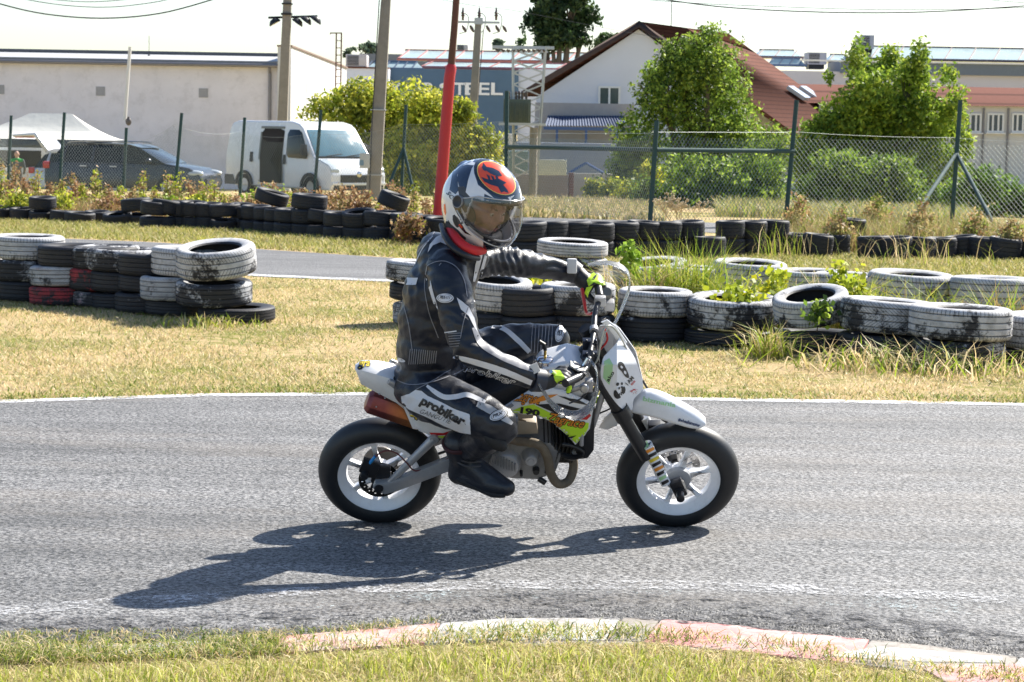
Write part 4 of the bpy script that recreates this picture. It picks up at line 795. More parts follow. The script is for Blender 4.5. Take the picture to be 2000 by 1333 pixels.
b = MB(); panel_side(b, [(1.25, 1.02), (1.36, 1.02), (1.36, 1.32), (1.25, 1.32)], out=.02); panel_side(b, [(2.86, .98), (2.96, .98), (2.96, 1.26), (2.86, 1.26)], out=.02); b.build('door_handle', BPL, van, local=True)
# windscreen lies along profile segment (3.62,2.05)-(4.25,1.22)
n_ = Vector((.83, 0, .63)).normalized(); b = MB()
ws = [Vector((3.66, -.80, 2.0)), Vector((3.66, .80, 2.0)), Vector((4.235, .90, 1.24)), Vector((4.235, -.90, 1.24))]
b.prism([v + n_ * .0 for v in ws], [v + n_ * .016 for v in ws]); b.build('windscreen', WSG, van, local=True, bevel=.006)
b = MB()
for y0_ in (-.55, .15): b.tube([Vector((4.26, y0_, 1.25)), Vector((4.2, y0_ + .55, 1.31))], .014, 5)
b.box((4.30, 0, 1.222), (.1, 1.7, .03)); b.build('wiper', BPL, van, local=True)
for sd in (-1, 1):
    b = MB(); pts = [(4.42, 1.165), (4.80, 1.01), (4.93, .88), (4.93, .76), (4.60, .86), (4.38, 1.06)]
    A = [Vector((x + .012, sd * (1.0 - .10 * max(0, x - 3.9)) - sd * .0, z)) for x, z in pts]; B = [Vector((x + .02, sd * (.74 - .10 * max(0, x - 3.9)), z + .01)) for x, z in pts]; b.prism(A, B)
    b.build('headlight', mat('headlight_glass', (.45, .5, .53), .1, 0, .3, 5, spec=1), van, local=True, bevel=.015)
b = MB(); lbox(b, 4.93, 5.0, -.62, .62, .5, .72); lbox(b, 4.93, 4.995, -.82, .82, .28, .42)
b.build('grille', BPL, van, local=True, bevel=.01)
b = MB(); b.ell((5.0, .0, .74), (.02, .09, .09), nu=12, nv=8); b.build('badge', mat('chrome', (.6, .6, .62), .15, 1), van, local=True)
b = MB(); lbox(b, 4.94, 5.02, -.9, .9, .42, .5); b.build('bumper', VW, van, local=True, bevel=.02)
for sd in (-1, 1): b = MB(); b.box((3.98, sd * 1.13, 1.42), (.12, .16, .32)); b.tube([(3.95, sd * 1.0, 1.3), (3.97, sd * 1.12, 1.34)], .025, 6); b.build('mirror', BPL, van, local=True, bevel=.02)
for x in (.95, 4.1):
    for y in (-.9, .9): wheel_lr(van, x, y, .33, .22)
for x in (.95, 4.1):
    b = MB(); b.lathe([(.335, -.02), (.42, -.02), (.42, .02), (.335, .02)], 24, Matrix.Translation((x, -1.02, .34)) @ Matrix.Rotation(R(90), 4, 'X'), closed=True, a0=0, a1=math.pi); b.build('wheel_arch', BPL, van, local=True)
b = MB(); panel_side(b, [(0, .32), (.55, .32), (.4, .62), (0, .62)], out=.01); b.build('lower_trim', BPL, van, local=True)
# estate cars
def estate(M, label, paint, tail_open=False):
    c = empty('estate_car', M, label, 'car', 'estate cars parked by the tent'); L = 4.7
    b = MB(); extr(b, [(0, .35), (.0, .75), (.08, .95), (.3, 1.0), (3.5, .98), (4.3, .85), (4.62, .68), (4.7, .45), (4.6, .25), (.1, .25)], -.9, .9, .08, .7, 1.0, .12, 3.9); b.build('body', paint, c, local=True, bevel=.07, bseg=3)
    b = MB(); extr(b, [(.12, .93), (.42, 1.36), (.6, 1.42), (1.6, 1.47), (2.5, 1.44), (2.85, 1.36), (3.62, .96)], -.86, .86, .2, .95, 1.45, .0); b.build('glass_house', TG, c, local=True, bevel=.05)
    b = MB(); extr(b, [(.5, 1.405), (.6, 1.45), (1.6, 1.5), (2.5, 1.47), (2.84, 1.385), (2.5, 1.42), (1.6, 1.45), (.6, 1.405)], -.68, .68); b.build('roof', paint, c, local=True)
    for sd in (-1, 1):
        b = MB(); b.tube([(.6, sd * .62, 1.49), (.9, sd * .62, 1.53), (2.3, sd * .62, 1.54), (2.6, sd * .62, 1.49)], .018, 6, smooth_path=3); b.build('roof_rail', GALV, c, local=True)
        b = MB()
        for x in (.55, 1.45, 2.35): b.prism([Vector((x - .04, sd * .875, .98)), Vector((x + .05, sd * .875, .98)), Vector((x + .12 if x < 1 else x + .05, sd * .70, 1.42)), Vector((x + .05 if x < 1 else x - .03, sd * .70, 1.42))], [Vector((x - .04, sd * .84, .98)), Vector((x + .05, sd * .84, .98)), Vector((x + .12 if x < 1 else x + .05, sd * .66, 1.42)), Vector((x + .05 if x < 1 else x - .03, sd * .66, 1.42))])
        b.build('pillar', paint, c, local=True)
        b = MB(); b.box((.06, sd * .72, .86), (.2, .34, .2)); b.build('tail_light', mat('red_lamp', (.5, .02, .02), .2), c, local=True, bevel=.03)
        b = MB(); b.ell((4.42, sd * .68, .7), (.28, .16, .1), nu=14, nv=8); b.build('headlight', mat('headlight_glass', (.45, .5, .53), .1), c, local=True)
        b = MB(); b.ell((3.2, sd * 1.0, 1.02), (.09, .12, .09), nu=10, nv=8); b.build('mirror', paint, c, local=True)
        b = MB(); lbox(b, 1.1, 1.3, sd * .915 - .01, sd * .915 + .01, .84, .87); lbox(b, 2.0, 2.2, sd * .915 - .01, sd * .915 + .01, .84, .87); b.build('door_handle', GALV, c, local=True)
    for x in (.85, 3.7):
        for y in (-.8, .8): wheel_lr(c, x, y, .31, .2)
    b = MB(); lbox(b, 4.62, 4.73, -.5, .5, .38, .55); b.build('grille', BPL, c, local=True)
    if tail_open:
        b = MB(); b.prism([Vector((.45, -.66, 1.42)), Vector((.55, -.66, 1.5)), Vector((.1, -.6, 2.05)), Vector((-.75, -.55, 1.98)), Vector((-.7, -.55, 1.9)), Vector((.02, -.6, 1.95))], [Vector((.45, .66, 1.42)), Vector((.55, .66, 1.5)), Vector((.1, .6, 2.05)), Vector((-.75, .55, 1.98)), Vector((-.7, .55, 1.9)), Vector((.02, .6, 1.95))]); b.build('open_tailgate', mat('silver_paint', (.5, .51, .53), .3, .4), c, local=True, bevel=.02)
        b = MB(); b.box((-.55, 0, 1.93), (.22, 1.0, .1)); b.build('tailgate_lamp', mat('red_lamp', (.5, .02, .02), .2), c, local=True)
    return c
DBL = mat('dark_blue_car_paint', (.014, .02, .03), .3, .2, .05, 3, coat=.4); SLV = mat('silver_paint', (.5, .51, .53), .3, .4)
px0 = W(120, 370, 64); estate(Matrix.Translation((px0.x, 63.5, gz(0, 64))) @ Matrix.Rotation(R(-14), 4, 'Z') , 'dark estate car with roof rails in front of the tent', DBL)
px0 = W(80, 370, 72); estate(Matrix.Translation((px0.x, 72, gz(0, 72))) @ Matrix.Rotation(R(-12), 4, 'Z'), 'silver estate car with its tailgate raised, behind the dark one', SLV, True)
# canopy tent
Yn = 84; zg = gz(0, Yn); tent = empty('canopy_tent', Vector((W(60, 300, Yn).x, Yn, zg)), 'pop up canopy tent with a cream roof and dark grey valance', 'tent')
xa, xb = W(-100, 270, Yn).x, W(218, 270, Yn).x; ra, rb2 = W(42, 222, Yn).x, W(125, 222, Yn).x; ze = W(60, 272, Yn).z; zr = W(60, 221, Yn).z; b = MB(); n = 8
def prof_(f): return f ** 1.45
rings = []
for k in range(n + 1):
    f = k / n; z = ze + (zr - ze) * prof_(f); x0_ = xa + (ra - xa) * f; x1_ = xb + (rb2 - xb) * f; y0_ = Yn + 1.5 * f; y1_ = Yn + 3 - 1.5 * f; rings.append([(x0_, y0_, z), (x1_, y0_, z), (x1_, y1_, z), (x0_, y1_, z)])
vs = [v for r_ in rings for v in r_]; b.add(vs, [(k * 4 + i, k * 4 + (i + 1) % 4, k * 4 + 4 + (i + 1) % 4, k * 4 + 4 + i) for k in range(n) for i in range(4)]); b.build('roof', mat('cream_canvas', (.55, .54, .49), .8, 0, .08, 1.5, .3, 3, .05), tent)
b = MB(); zv = W(60, 289, Yn).z
for p, q in (((xa, Yn), (xb, Yn)), ((xb, Yn), (xb, Yn + 3)), ((xa, Yn + 3), (xb, Yn + 3))): b.prism([Vector((*p, ze)), Vector((*q, ze)), Vector((*q, zv)), Vector((*p, zv))], [Vector((*p, ze)) + Vector((.02, .02, 0)), Vector((*q, ze)) + Vector((.02, .02, 0)), Vector((*q, zv)) + Vector((.02, .02, 0)), Vector((*p, zv)) + Vector((.02, .02, 0))])
b.build('valance', mat('dark_grey_canvas', (.09, .10, .10), .8), tent)
for x in (xa, xb):
    for y in (Yn, Yn + 3): b = MB(); b.tube([(x, y, zg), (x, y, zv)], .025, 6); b.build('leg', GALV, tent)
# service trailer behind the person
M8 = Matrix.Translation((W(-60, 340, 90).x, 90, gz(0, 90))); trl = empty('white_trailer', M8, 'white trailer with a dark opening, under the tent behind the standing person', 'trailer'); hh_ = W(20, 288, 90).z - gz(0, 90)
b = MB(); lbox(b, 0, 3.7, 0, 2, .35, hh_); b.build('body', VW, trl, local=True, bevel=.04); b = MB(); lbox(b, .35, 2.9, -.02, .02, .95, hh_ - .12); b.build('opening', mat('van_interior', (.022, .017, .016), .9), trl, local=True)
for x in (1.2, 2.6): wheel_lr(trl, x, .15, .3, .2)
# ---- generic remesh-based figure helper
def remesh(name, mb, voxel, mats, parent, smooth_it=3, origin=None):
    me = bpy.data.meshes.new('tmp'); me.from_pydata(mb.v, [], mb.f); bm = bmesh.new(); bm.from_mesh(me); bmesh.ops.remove_doubles(bm, verts=bm.verts, dist=1e-5); bmesh.ops.recalc_face_normals(bm, faces=bm.faces); bm.to_mesh(me); bm.free()
    o = bpy.data.objects.new('tmp', me); COL.objects.link(o); m = o.modifiers.new('r', 'REMESH'); m.mode = 'VOXEL'; m.voxel_size = voxel; m2 = o.modifiers.new('s', 'SMOOTH'); m2.iterations = smooth_it; m2.factor = .5
    bpy.context.view_layer.update(); dg = bpy.context.evaluated_depsgraph_get(); ev = bpy.data.meshes.new_from_object(o.evaluated_get(dg)); bpy.data.objects.remove(o); ev.name = name
    if parent: ev.transform(wm(parent).inverted())
    for p in ev.polygons: p.use_smooth = True
    ev.materials.clear(); return link_mesh(name, ev, mats, parent)
def cap(b, pts, rad, n=14): # tapered limb with ball joints
    pts = [Vector(p) for p in pts]; b.tube(pts, rad, n, smooth_path=4 if len(pts) > 2 else 0)
    for p, r in zip(pts, rad if isinstance(rad, list) else [rad] * len(pts)): b.ell(p, r, nu=n, nv=8)
# standing person by the trailer
Yp = 78; pc = W(33, 372, Yp); g0 = gz(0, Yp); per = empty('person', Vector((pc.x, Yp, g0)), 'bald person seen from behind in a dark jacket with green shoulders', 'person')
X = pc.x; b = MB(); H = W(35, 296, Yp).z - g0
S = lambda x, y, z: (X + x, Yp + y, g0 + z * H / 1.78)
for sd in (-1, 1): cap(b, [S(sd * .09, 0, .9), S(sd * .11, -.02, .48), S(sd * .12, .01, .08)], [.095, .065, .05]); b.ell(S(sd * .12, .07, .05), (.05, .14, .05)); cap(b, [S(sd * .2, 0, 1.43), S(sd * .27, .02, 1.14), S(sd * .22, .16, .96)], [.065, .05, .04]); b.ell(S(sd * .2, .2, .93), (.04, .05, .04))
b.ell(S(0, 0, 1.0), (.17, .12, .16)); b.ell(S(0, 0, 1.22), (.19, .13, .22)); b.ell(S(0, 0, 1.40), (.21, .11, .12)); cap(b, [S(0, 0, 1.45), S(0, .01, 1.58)], [.07, .06]); b.ell(S(0, .01, 1.67), (.078, .098, .115)); b.ell(S(.085, .01, 1.66), (.015, .025, .03)); b.ell(S(-.085, .01, 1.66), (.015, .025, .03))
SKIN = mat('skin', (.50, .29, .21), .55, 0, .08, 20); fig = remesh('body', b, .02, [mat('dark_trousers', (.05, .05, .055), .8), mat('dark_jacket', (.07, .08, .085), .8), mat('green_cloth', (.02, .30, .05), .8), SKIN], per)
for p in fig.data.polygons:
    z = (p.center.z) / H * 1.78; xx = abs(p.center.x); p.material_index = 3 if z > 1.53 else (2 if z > 1.38 and xx < .22 else (1 if z > .98 else 0))
# ================================================================ VEGETATION
YG = [(.42, .44, .04), (.28, .34, .03), (.56, .54, .08), (.17, .21, .025)]; MG = [(.12, .20, .028), (.19, .29, .04), (.32, .42, .06), (.07, .12, .02)]
DG = [(.035, .07, .025), (.05, .09, .03), (.025, .05, .02), (.07, .11, .035)]; WEED = [(.34, .19, .09), (.26, .15, .08), (.42, .28, .14), (.20, .18, .06)]
BARK = mat('bark', (.10, .08, .06), .9, 0, .3, 10, .5, 30)
def bpx(lst, Y, dy=1.0):
    """crown lobes given as pixel centre, pixel radii -> real lobes at depth Y"""
    out = []
    for i, (x, y, rx, ry) in enumerate(lst): c = W(x, y, Y + ((i * 37) % 11 - 5) * .12 * dy); s = F / Y; out.append((c, (rx / s, max(rx, ry) / s * .8 * dy, ry / s)))
    return out
def plant(name, label, cat, group, base_px, Y, lobes, n, size, pal, seed, trunk=.12, limbs=5, gap=.5, gs=1.2, shell=.45, dy=1.0, base_z=None, aspect=.5, tl=True, up=.3, zmin=None):
    gz0 = gz(0, Y) if base_z is None else base_z; bx = W(base_px, 300, Y).x; root = empty(name, Vector((bx, Y, gz0)), label, cat, group)
    bl = bpx(lobes, Y, dy); P, cl = crown_pts(bl, n, seed, gap, gs, shell, gz0 + .02 if zmin is None else zmin)
    leaves('crown' if tl else 'foliage', P, size, pal, seed, root, clump=cl, aspect=aspect, up=up)
    rs = random.Random(seed); b = MB(); base = Vector((bx, Y, gz0 - .1)); order = sorted(bl, key=lambda q: -q[0].z)[:limbs] if limbs else bl[:1]
    for c, r in order:
        mid = base.lerp(c, .5) + Vector((rs.uniform(-.1, .1) * r[0], rs.uniform(-.1, .1) * r[0], r[2] * .15)); b.tube([base + Vector((rs.uniform(-1, 1) * trunk * .5, 0, 0)), mid, c], [trunk, trunk * .6, trunk * .2], 7, smooth_path=4)
        for k in range(3): d = Vector((rs.uniform(-.8, .8) * r[0], rs.uniform(-.6, .6) * r[1], rs.uniform(.1, .8) * r[2])); b.tube([c.lerp(mid, .4), c + d], [trunk * .25, trunk * .06], 5)
    b.build('trunk' if tl else 'stem', BARK, root); return root
GT = 'green trees and bushes behind the fences'
plant('leafy_bush', 'large yellow green bush behind the thick concrete pole', 'bush', GT, 780, 70, [(640, 225, 50, 45), (700, 205, 60, 52), (760, 220, 75, 60), (830, 225, 60, 60), (880, 260, 60, 60), (930, 300, 55, 45), (800, 300, 90, 60), (690, 290, 70, 60), (870, 340, 90, 45), (960, 340, 30, 35), (740, 180, 30, 25), (780, 370, 90, 30), (900, 220, 35, 30), (945, 270, 40, 35)], 34000, .145, YG, 21, gs=1.3, gap=.35)
plant('broadleaf_tree', 'tall rounded light green tree in front of the brown tiled roof', 'tree', GT, 1370, 66, [(1380, 120, 70, 65), (1330, 150, 65, 60), (1415, 160, 55, 60), (1290, 200, 60, 55), (1370, 230, 90, 70), (1440, 245, 55, 60), (1250, 260, 55, 45), (1340, 310, 120, 60), (1450, 310, 90, 60), (1385, 70, 28, 25), (1235, 300, 45, 40), (1510, 290, 50, 45), (1310, 370, 130, 50), (1440, 370, 110, 50), (1220, 330, 40, 50), (1318, 108, 42, 36), (1280, 150, 34, 30)], 44000, .12, MG, 22, trunk=.18, limbs=7, gap=.3, gs=1.5)
plant('broadleaf_tree', 'bright green tree with upright sprays right of the tiled roof', 'tree', GT, 1720, 55, [(1700, 190, 60, 60), (1650, 230, 60, 50), (1760, 200, 60, 60), (1820, 230, 45, 60), (1640, 290, 70, 55), (1730, 290, 90, 70), (1830, 310, 60, 60), (1670, 115, 22, 42), (1738, 120, 26, 36), (1795, 115, 20, 38), (1850, 160, 22, 36), (1850, 200, 40, 40), (1780, 150, 40, 35), (1695, 150, 30, 35), (1620, 150, 10, 12), (1700, 370, 120, 60), (1800, 370, 80, 50), (1590, 330, 40, 50), (1885, 290, 18, 40), (1860, 250, 30, 50), (1600, 260, 40, 40), (1750, 240, 100, 60), (1580, 300, 40, 50)], 42000, .12, [(.30, .40, .04), (.20, .30, .035), (.12, .20, .025), (.36, .44, .06)], 23, trunk=.05, limbs=5, gap=.3, gs=1.6)
plant('green_shrub', 'low bright green shrub behind the braced fence post at the right edge', 'shrub', GT, 1930, 47, [(1920, 365, 50, 40), (1970, 385, 45, 40), (1880, 380, 45, 35), (2020, 400, 40, 40), (1900, 420, 60, 25), (1965, 430, 50, 20)], 6500, .11, [(.14, .26, .03), (.10, .19, .02), (.22, .36, .05), (.07, .12, .02)], 24, trunk=.04, limbs=4, gap=.3, gs=2, tl=False)
plant('green_shrub', 'dark green shrub under the tall tree, behind the fence rail', 'shrub', GT, 1400, 50, [(1330, 395, 70, 40), (1420, 385, 80, 45), (1500, 390, 45, 45), (1270, 385, 40, 40), (1380, 340, 90, 40), (1480, 335, 60, 40)], 9000, .12, MG, 25, trunk=.05, limbs=4, gap=.3, gs=2, tl=False)
plant('green_shrub', 'dense dark shrub filling the fence right of the rail end', 'shrub', GT, 1680, 49, [(1600, 380, 50, 45), (1680, 380, 70, 50), (1760, 385, 60, 45), (1640, 330, 60, 40), (1740, 340, 60, 40), (1830, 395, 40, 35)], 9000, .12, MG, 26, trunk=.05, limbs=4, gap=.3, gs=2, tl=False)
plant('green_shrub', 'small yellow green shrub left of the tall tree by the pale wall', 'shrub', GT, 1240, 56, [(1240, 375, 45, 28), (1200, 370, 30, 22), (1160, 372, 22, 22), (1270, 350, 30, 30)], 3500, .12, YG, 27, trunk=.03, limbs=3, gap=.3, gs=2, tl=False)
plant('far_tree', 'tall dark tree rising behind the roof left of the house', 'tree', 'distant trees above the roofs', 1090, 150, [(1095, 20, 45, 45), (1055, 45, 35, 35), (1140, 50, 40, 40), (1080, 75, 55, 25), (1150, 82, 45, 18), (1030, 85, 22, 12), (1120, -20, 40, 30), (1190, 78, 20, 16), (1060, -10, 30, 22)], 9000, .42, DG, 28, trunk=.4, limbs=6, gap=.55, gs=.5)
plant('far_tree', 'small bluish tree far away behind the annex roof', 'tree', 'distant trees above the roofs', 712, 170, [(715, 100, 24, 14), (690, 104, 16, 10), (735, 100, 12, 12)], 1500, .45, [(.10, .14, .09), (.08, .12, .08)], 29, trunk=.2, limbs=2, gap=.3, gs=.5)
plant('far_tree', 'tiny far tree left of the dark far tree', 'tree', 'distant trees above the roofs', 970, 170, [(972, 88, 9, 10)], 300, .45, [(.10, .14, .09)], 30, trunk=.1, limbs=1, gap=.3, gs=.5)
# weeds along the left fence: reddish dock and dry stalks, green clumps
rs = random.Random(5); k = 0
wsp = []
for x in range(-20, 880, 23):
    yb = 392 + x * .055; pale = rs.random() < .3; h = rs.uniform(28, 72) * (.8 if 380 < x < 440 else 1); wsp.append((x, yb, h))
for i, (x, yb, h) in enumerate(wsp):
    base = gflat(x, yb + 12); Yw = base.y; w = rs.uniform(9, 17); red = rs.random() < .5
    lob = [(x + rs.uniform(-5, 5), yb - h * f, w * (1.15 - f), h * .2) for f in (.15, .4, .65, .9)]
    lab = '%s weed clump on the left fence line, %s from left' % ('reddish dry' if red else 'yellow green', ordn[i] if i < 30 else ['', 'just left of the red pole', 'at the foot of the red pole'][0] + ordn[i - 30] + ' after the thirtieth')
    plant('weed_clump', lab, 'weeds', 'dry weeds along the left fence', x, Yw, lob, 620, .06, (WEED + [(.48, .38, .2), (.30, .30, .10)]) if red else YG[:2] + WEED[2:], 100 + i, trunk=.012, limbs=3, gap=.2, gs=3, base_z=0, tl=False, up=-.2)
for i, (x, y, rx, ry, lab) in enumerate([(335, 400, 26, 14, 'bright green low plant between the far left tyres'), (385, 405, 18, 26, 'green plant left of the van rear'), (300, 412, 16, 8, 'small green plant among tyres'), (520, 388, 44, 22, 'bright yellow green bush in front of the van door'), (560, 398, 24, 14, 'small green plant in front of the van sill'), (640, 392, 30, 20, 'greenish brown weeds below the van headlight'), (700, 408, 42, 24, 'brown brambles under the thick pole'), (760, 420, 38, 26, 'tangled dry brambles under the braced post'), (800, 445, 26, 24, 'weeds left of the red pole foot'), (110, 398, 34, 18, 'green undergrowth below the second fence post'), (30, 396, 34, 20, 'green undergrowth at the left edge'), (215, 402, 34, 16, 'olive undergrowth below the third fence post')]):
    g0 = gflat(x, y + ry + 8); pal = YG if 'green' in lab and 'brown' not in lab else WEED + YG[:1]
    if 'bright' in lab: pal = [(.28, .42, .03), (.20, .32, .02), (.36, .46, .05), (.14, .22, .02)]
    plant('low_bush', lab, 'bush', 'low plants among the far left tyres', x, g0.y, [(x, y, rx, ry), (x - rx * .5, y + ry * .4, rx * .5, ry * .6), (x + rx * .5, y + ry * .3, rx * .5, ry * .7)], 1100, .07, pal, 200 + i, trunk=.01, limbs=2, gap=.2, gs=3, base_z=0, tl=False)
# dense dry under-weeds as one mass
P = scatter(gp([(-60, 402), (300, 410), (600, 420), (860, 445), (860, 470), (600, 452), (300, 436), (-60, 424)]), 16000, 51); tag(blades('dry_undergrowth', P, (.12, .38), .014, WEED + [(.30, .30, .08), (.45, .36, .16)], 52, lean=.35), 'dense dry undergrowth behind the far left tyres', kind='stuff')
P = scatter(gp([(1540, 470), (2080, 480), (2080, 502), (1540, 498)]), 9000, 53); tag(blades('dry_undergrowth', P, (.15, .6), .013, [(.30, .30, .08), (.42, .33, .15), (.36, .24, .12), (.24, .28, .06)], 54, lean=.35), 'straw coloured weeds behind the far right tyres', kind='stuff')
P = scatter(gp([(985, 424), (1300, 434), (1300, 402), (985, 394)]), 9000, 55); tag(blades('straw_field', P, (.08, .26), .03, [(.55, .43, .24), (.62, .52, .30), (.42, .36, .16), (.28, .30, .09)], 56, lean=.4), 'pale tall straw behind the fence rail', kind='stuff')
P = scatter(gp([(1400, 404), (1900, 424), (1900, 438), (1400, 424)]), 7000, 57); tag(blades('tall_grass', P, (.12, .38), .025, [(.40, .36, .14), (.24, .30, .06), (.48, .40, .2)], 58, lean=.4), 'tall mixed grass under the hedge behind the right fence', kind='stuff')
strip('paddock_road', [(850, 428), (1100, 424), (1400, 436), (1560, 445)], [(850, 446), (1100, 438), (1400, 456), (1560, 468)], M_ASPH2, .004, x0=870, x1=1540, nx=20)
# tall weeds with braced post etc
for i, (x, y0, h, lab) in enumerate([(1560, 440, 60, 'dry grass tuft left of the open black tyre'), (1712, 430, 50, 'reddish weeds growing out of the open black tyre'), (1800, 450, 60, 'straw weeds under the left brace of the right fence'), (1640, 452, 45, 'olive weeds between two far tyres'), (1905, 455, 40, 'weeds under the right brace'), (1975, 462, 30, 'dry weeds at the right fence end')]):
    g0 = gflat(x, y0 + 42); plant('weed_clump', lab, 'weeds', 'weeds along the right fence', x, g0.y, [(x + dx, y0 - h * f, 26 * (1.1 - f), h * .3) for f, dx in ((.0, 0), (.3, -9), (.3, 9), (.7, 3))], 1200, .055, [(.32, .30, .10), (.42, .33, .15), (.36, .22, .11), (.22, .26, .05)], 300 + i, trunk=.01, limbs=3, gap=.2, gs=3, base_z=0, tl=False, up=-.3)
# dry umbel plant in front of the fence
b = MB(); rr = random.Random(3); g0 = gflat(1330, 470)
def twig(p, d, L, r, n):
    q = p + d * L; b.tube([p, q], [r, r * .7], 5, cap=False)
    if n: 
        for k in range(3): twig(p.lerp(q, rr.uniform(.5, 1)), (d + Vector((rr.uniform(-.8, .8), rr.uniform(-.6, .6), rr.uniform(-.1, .6)))).normalized(), L * .62, r * .65, n - 1)
    else: b.ell(q, .012, nu=5, nv=4)
for d in ((-.6, 0, 1), (.1, .1, 1), (.55, -.1, 1), (-.2, 0, 1)): twig(g0.copy(), Vector(d).normalized(), .34, .007, 4)
tag(b.build('dry_weed', mat('straw_stalk', (.50, .40, .25), .8), origin=g0), 'pale dry branching weed below the fence rail', 'weed')
# reed and grass tufts growing between the painted tyres
REED = [(.30, .40, .04), (.20, .30, .03), (.46, .46, .10), (.38, .42, .05)]
def tuft(x, y, n, h, spread, pal, lab, seed, w=.011, lean=.35, z=0, dep=0):
    g0 = gflat(x, y); rs = np.random.RandomState(seed); P = np.stack([g0.x + rs.normal(size=n) * spread, g0.y + dep + rs.normal(size=n) * spread * .5, np.full(n, z)], 1)
    o = blades('grass_tuft', P, h, w, pal, seed, M=Matrix.Translation((g0.x, g0.y + dep, z)), lean=lean); tag(o, lab, 'grass tuft', 'grass tufts growing between the painted tyres')
tuft(1350, 640, 360, (.4, .92), .12, REED, 'tall green reed tuft right of the far handguard', 61, lean=.32)
tuft(1300, 640, 200, (.3, .8), .10, REED, 'green stalks left of the tall reed tuft', 62, lean=.3)
tuft(1415, 645, 130, (.35, .8), .14, REED, 'long arching grass between reed tuft and yellow leaves', 63, lean=.5)
tuft(1640, 655, 260, (.25, .7), .12, REED + DRY, 'yellowish grass above the herringbone tyre', 64, lean=.35)
tuft(1700, 660, 150, (.25, .6), .12, REED, 'green upright grass in front of the wide rear tyre', 65, lean=.25)
tuft(1800, 668, 240, (.25, .65), .13, REED + [(.4, .28, .12)], 'leaning green grass left of the tall greyish tyre', 66, lean=.5)
tuft(1960, 680, 240, (.25, .62), .13, REED + [(.4, .28, .12)], 'grass tuft at the right edge between the tyres', 67, lean=.4)
tuft(1265, 640, 220, (.3, .8), .07, [(.5, .38, .2), (.42, .33, .16)] + REED[:1], 'dry stalks above the tilted rear ring', 68, lean=.4)
tuft(1215, 600, 320, (.2, .55), .18, DRY + REED[:1], 'dry pinkish grass right of the far forearm', 69, lean=.6, dep=.4)
tuft(980, 640, 300, (.25, .6), .12, DRY + REED, 'dry grass seen between chest and forearm', 70, lean=.5)
tuft(1500, 700, 200, (.08, .35), .09, REED + DRY, 'small tuft at the foot of the big tilted tyre', 71, lean=.7)
tuft(1700, 720, 260, (.06, .3), .3, DRY + REED[:2], 'dead grass hanging over the navy tyre', 72, lean=.8)
tuft(1850, 730, 380, (.06, .3), .4, DRY + REED[:2], 'dead grass in front of the half sunk grey tyre', 73, lean=.8)
tuft(340, 520, 90, (.15, .34), .05, [(.62, .55, .05), (.5, .5, .05)], 'bright yellow grass tuft behind the tall white tyre', 74, lean=.4, dep=2.5)
tuft(90, 510, 160, (.1, .3), .5, DRY, 'dry stalks behind the left stacks', 75, lean=.5, w=.006)
tuft(395, 638, 260, (.04, .14), .25, REED + DRY, 'short green grass at the foot of the tilted left tyre', 76, lean=.7)
tuft(1530, 505, 70, (.25, .65), .2, DRY + REED, 'long straw stalks in front of the far right tyres', 77, lean=.3, w=.008)
tuft(1760, 520, 90, (.2, .6), .5, DRY + REED, 'tall straw stalks before the far right row', 78, lean=.4, w=.008)
tuft(1225, 655, 200, (.2, .55), .1, REED + DRY, 'mixed grass between the striped stack and the handguard', 791, lean=.5)
tuft(1520, 660, 260, (.25, .65), .1, REED + DRY, 'straw and green stalks beside the leaning white ring', 792, lean=.5)
# yellow leaved plants
def lplant(x, y, lobes, n, lab, seed, pal, size=.055):
    g0 = gflat(x, y); plant('leafy_plant', lab, 'plant', 'leafy plants inside and between the tyres', x, g0.y, lobes, n, size, pal, seed, trunk=.008, limbs=4, gap=.25, gs=5, base_z=0, tl=False, up=.8, aspect=.75)
YL = [(.58, .56, .03), (.46, .50, .03), (.36, .42, .04), (.24, .30, .03)]
lplant(1440, 660, [(1440, 590, 55, 22), (1400, 592, 25, 14), (1480, 590, 35, 20)], 650, 'yellow leaved plant filling the big tilted tyre', 81, YL)
lplant(1505, 650, [(1500, 560, 26, 22), (1490, 580, 25, 20), (1520, 545, 20, 18)], 420, 'yellow leaved plant left of the leaning white ring', 82, YL)
lplant(1660, 655, [(1660, 570, 25, 25), (1650, 600, 25, 22), (1680, 560, 20, 22), (1640, 540, 14, 20)], 480, 'yellow green leafy weeds above the leaning ring', 83, YL[1:] + YG[:2])
lplant(1600, 680, [(1600, 608, 28, 14)], 120, 'small dark weeds inside the leaning ring', 84, MG)
lplant(1235, 630, [(1232, 498, 18, 18), (1240, 540, 14, 24)], 260, 'bright green leaves right of the far handguard', 85, [(.30, .44, .05), (.22, .34, .04)])
lplant(985, 640, [(980, 575, 16, 20), (1060, 556, 26, 10)], 200, 'pale leaves seen below the far forearm', 86, YL)
# small white yarrow
g0 = gflat(1872, 722); b = MB(); b.tube([g0, g0 + Vector((0, 0, .1))], .003, 4)
for dx in (-.03, 0, .03, .06): b.ell(g0 + Vector((dx, 0, .11 + dx * .2)), (.016, .016, .006), nu=8, nv=4)
tag(b.build('white_flower', WHT, origin=g0), 'small white flower head at the foot of the right barrier', 'flower')
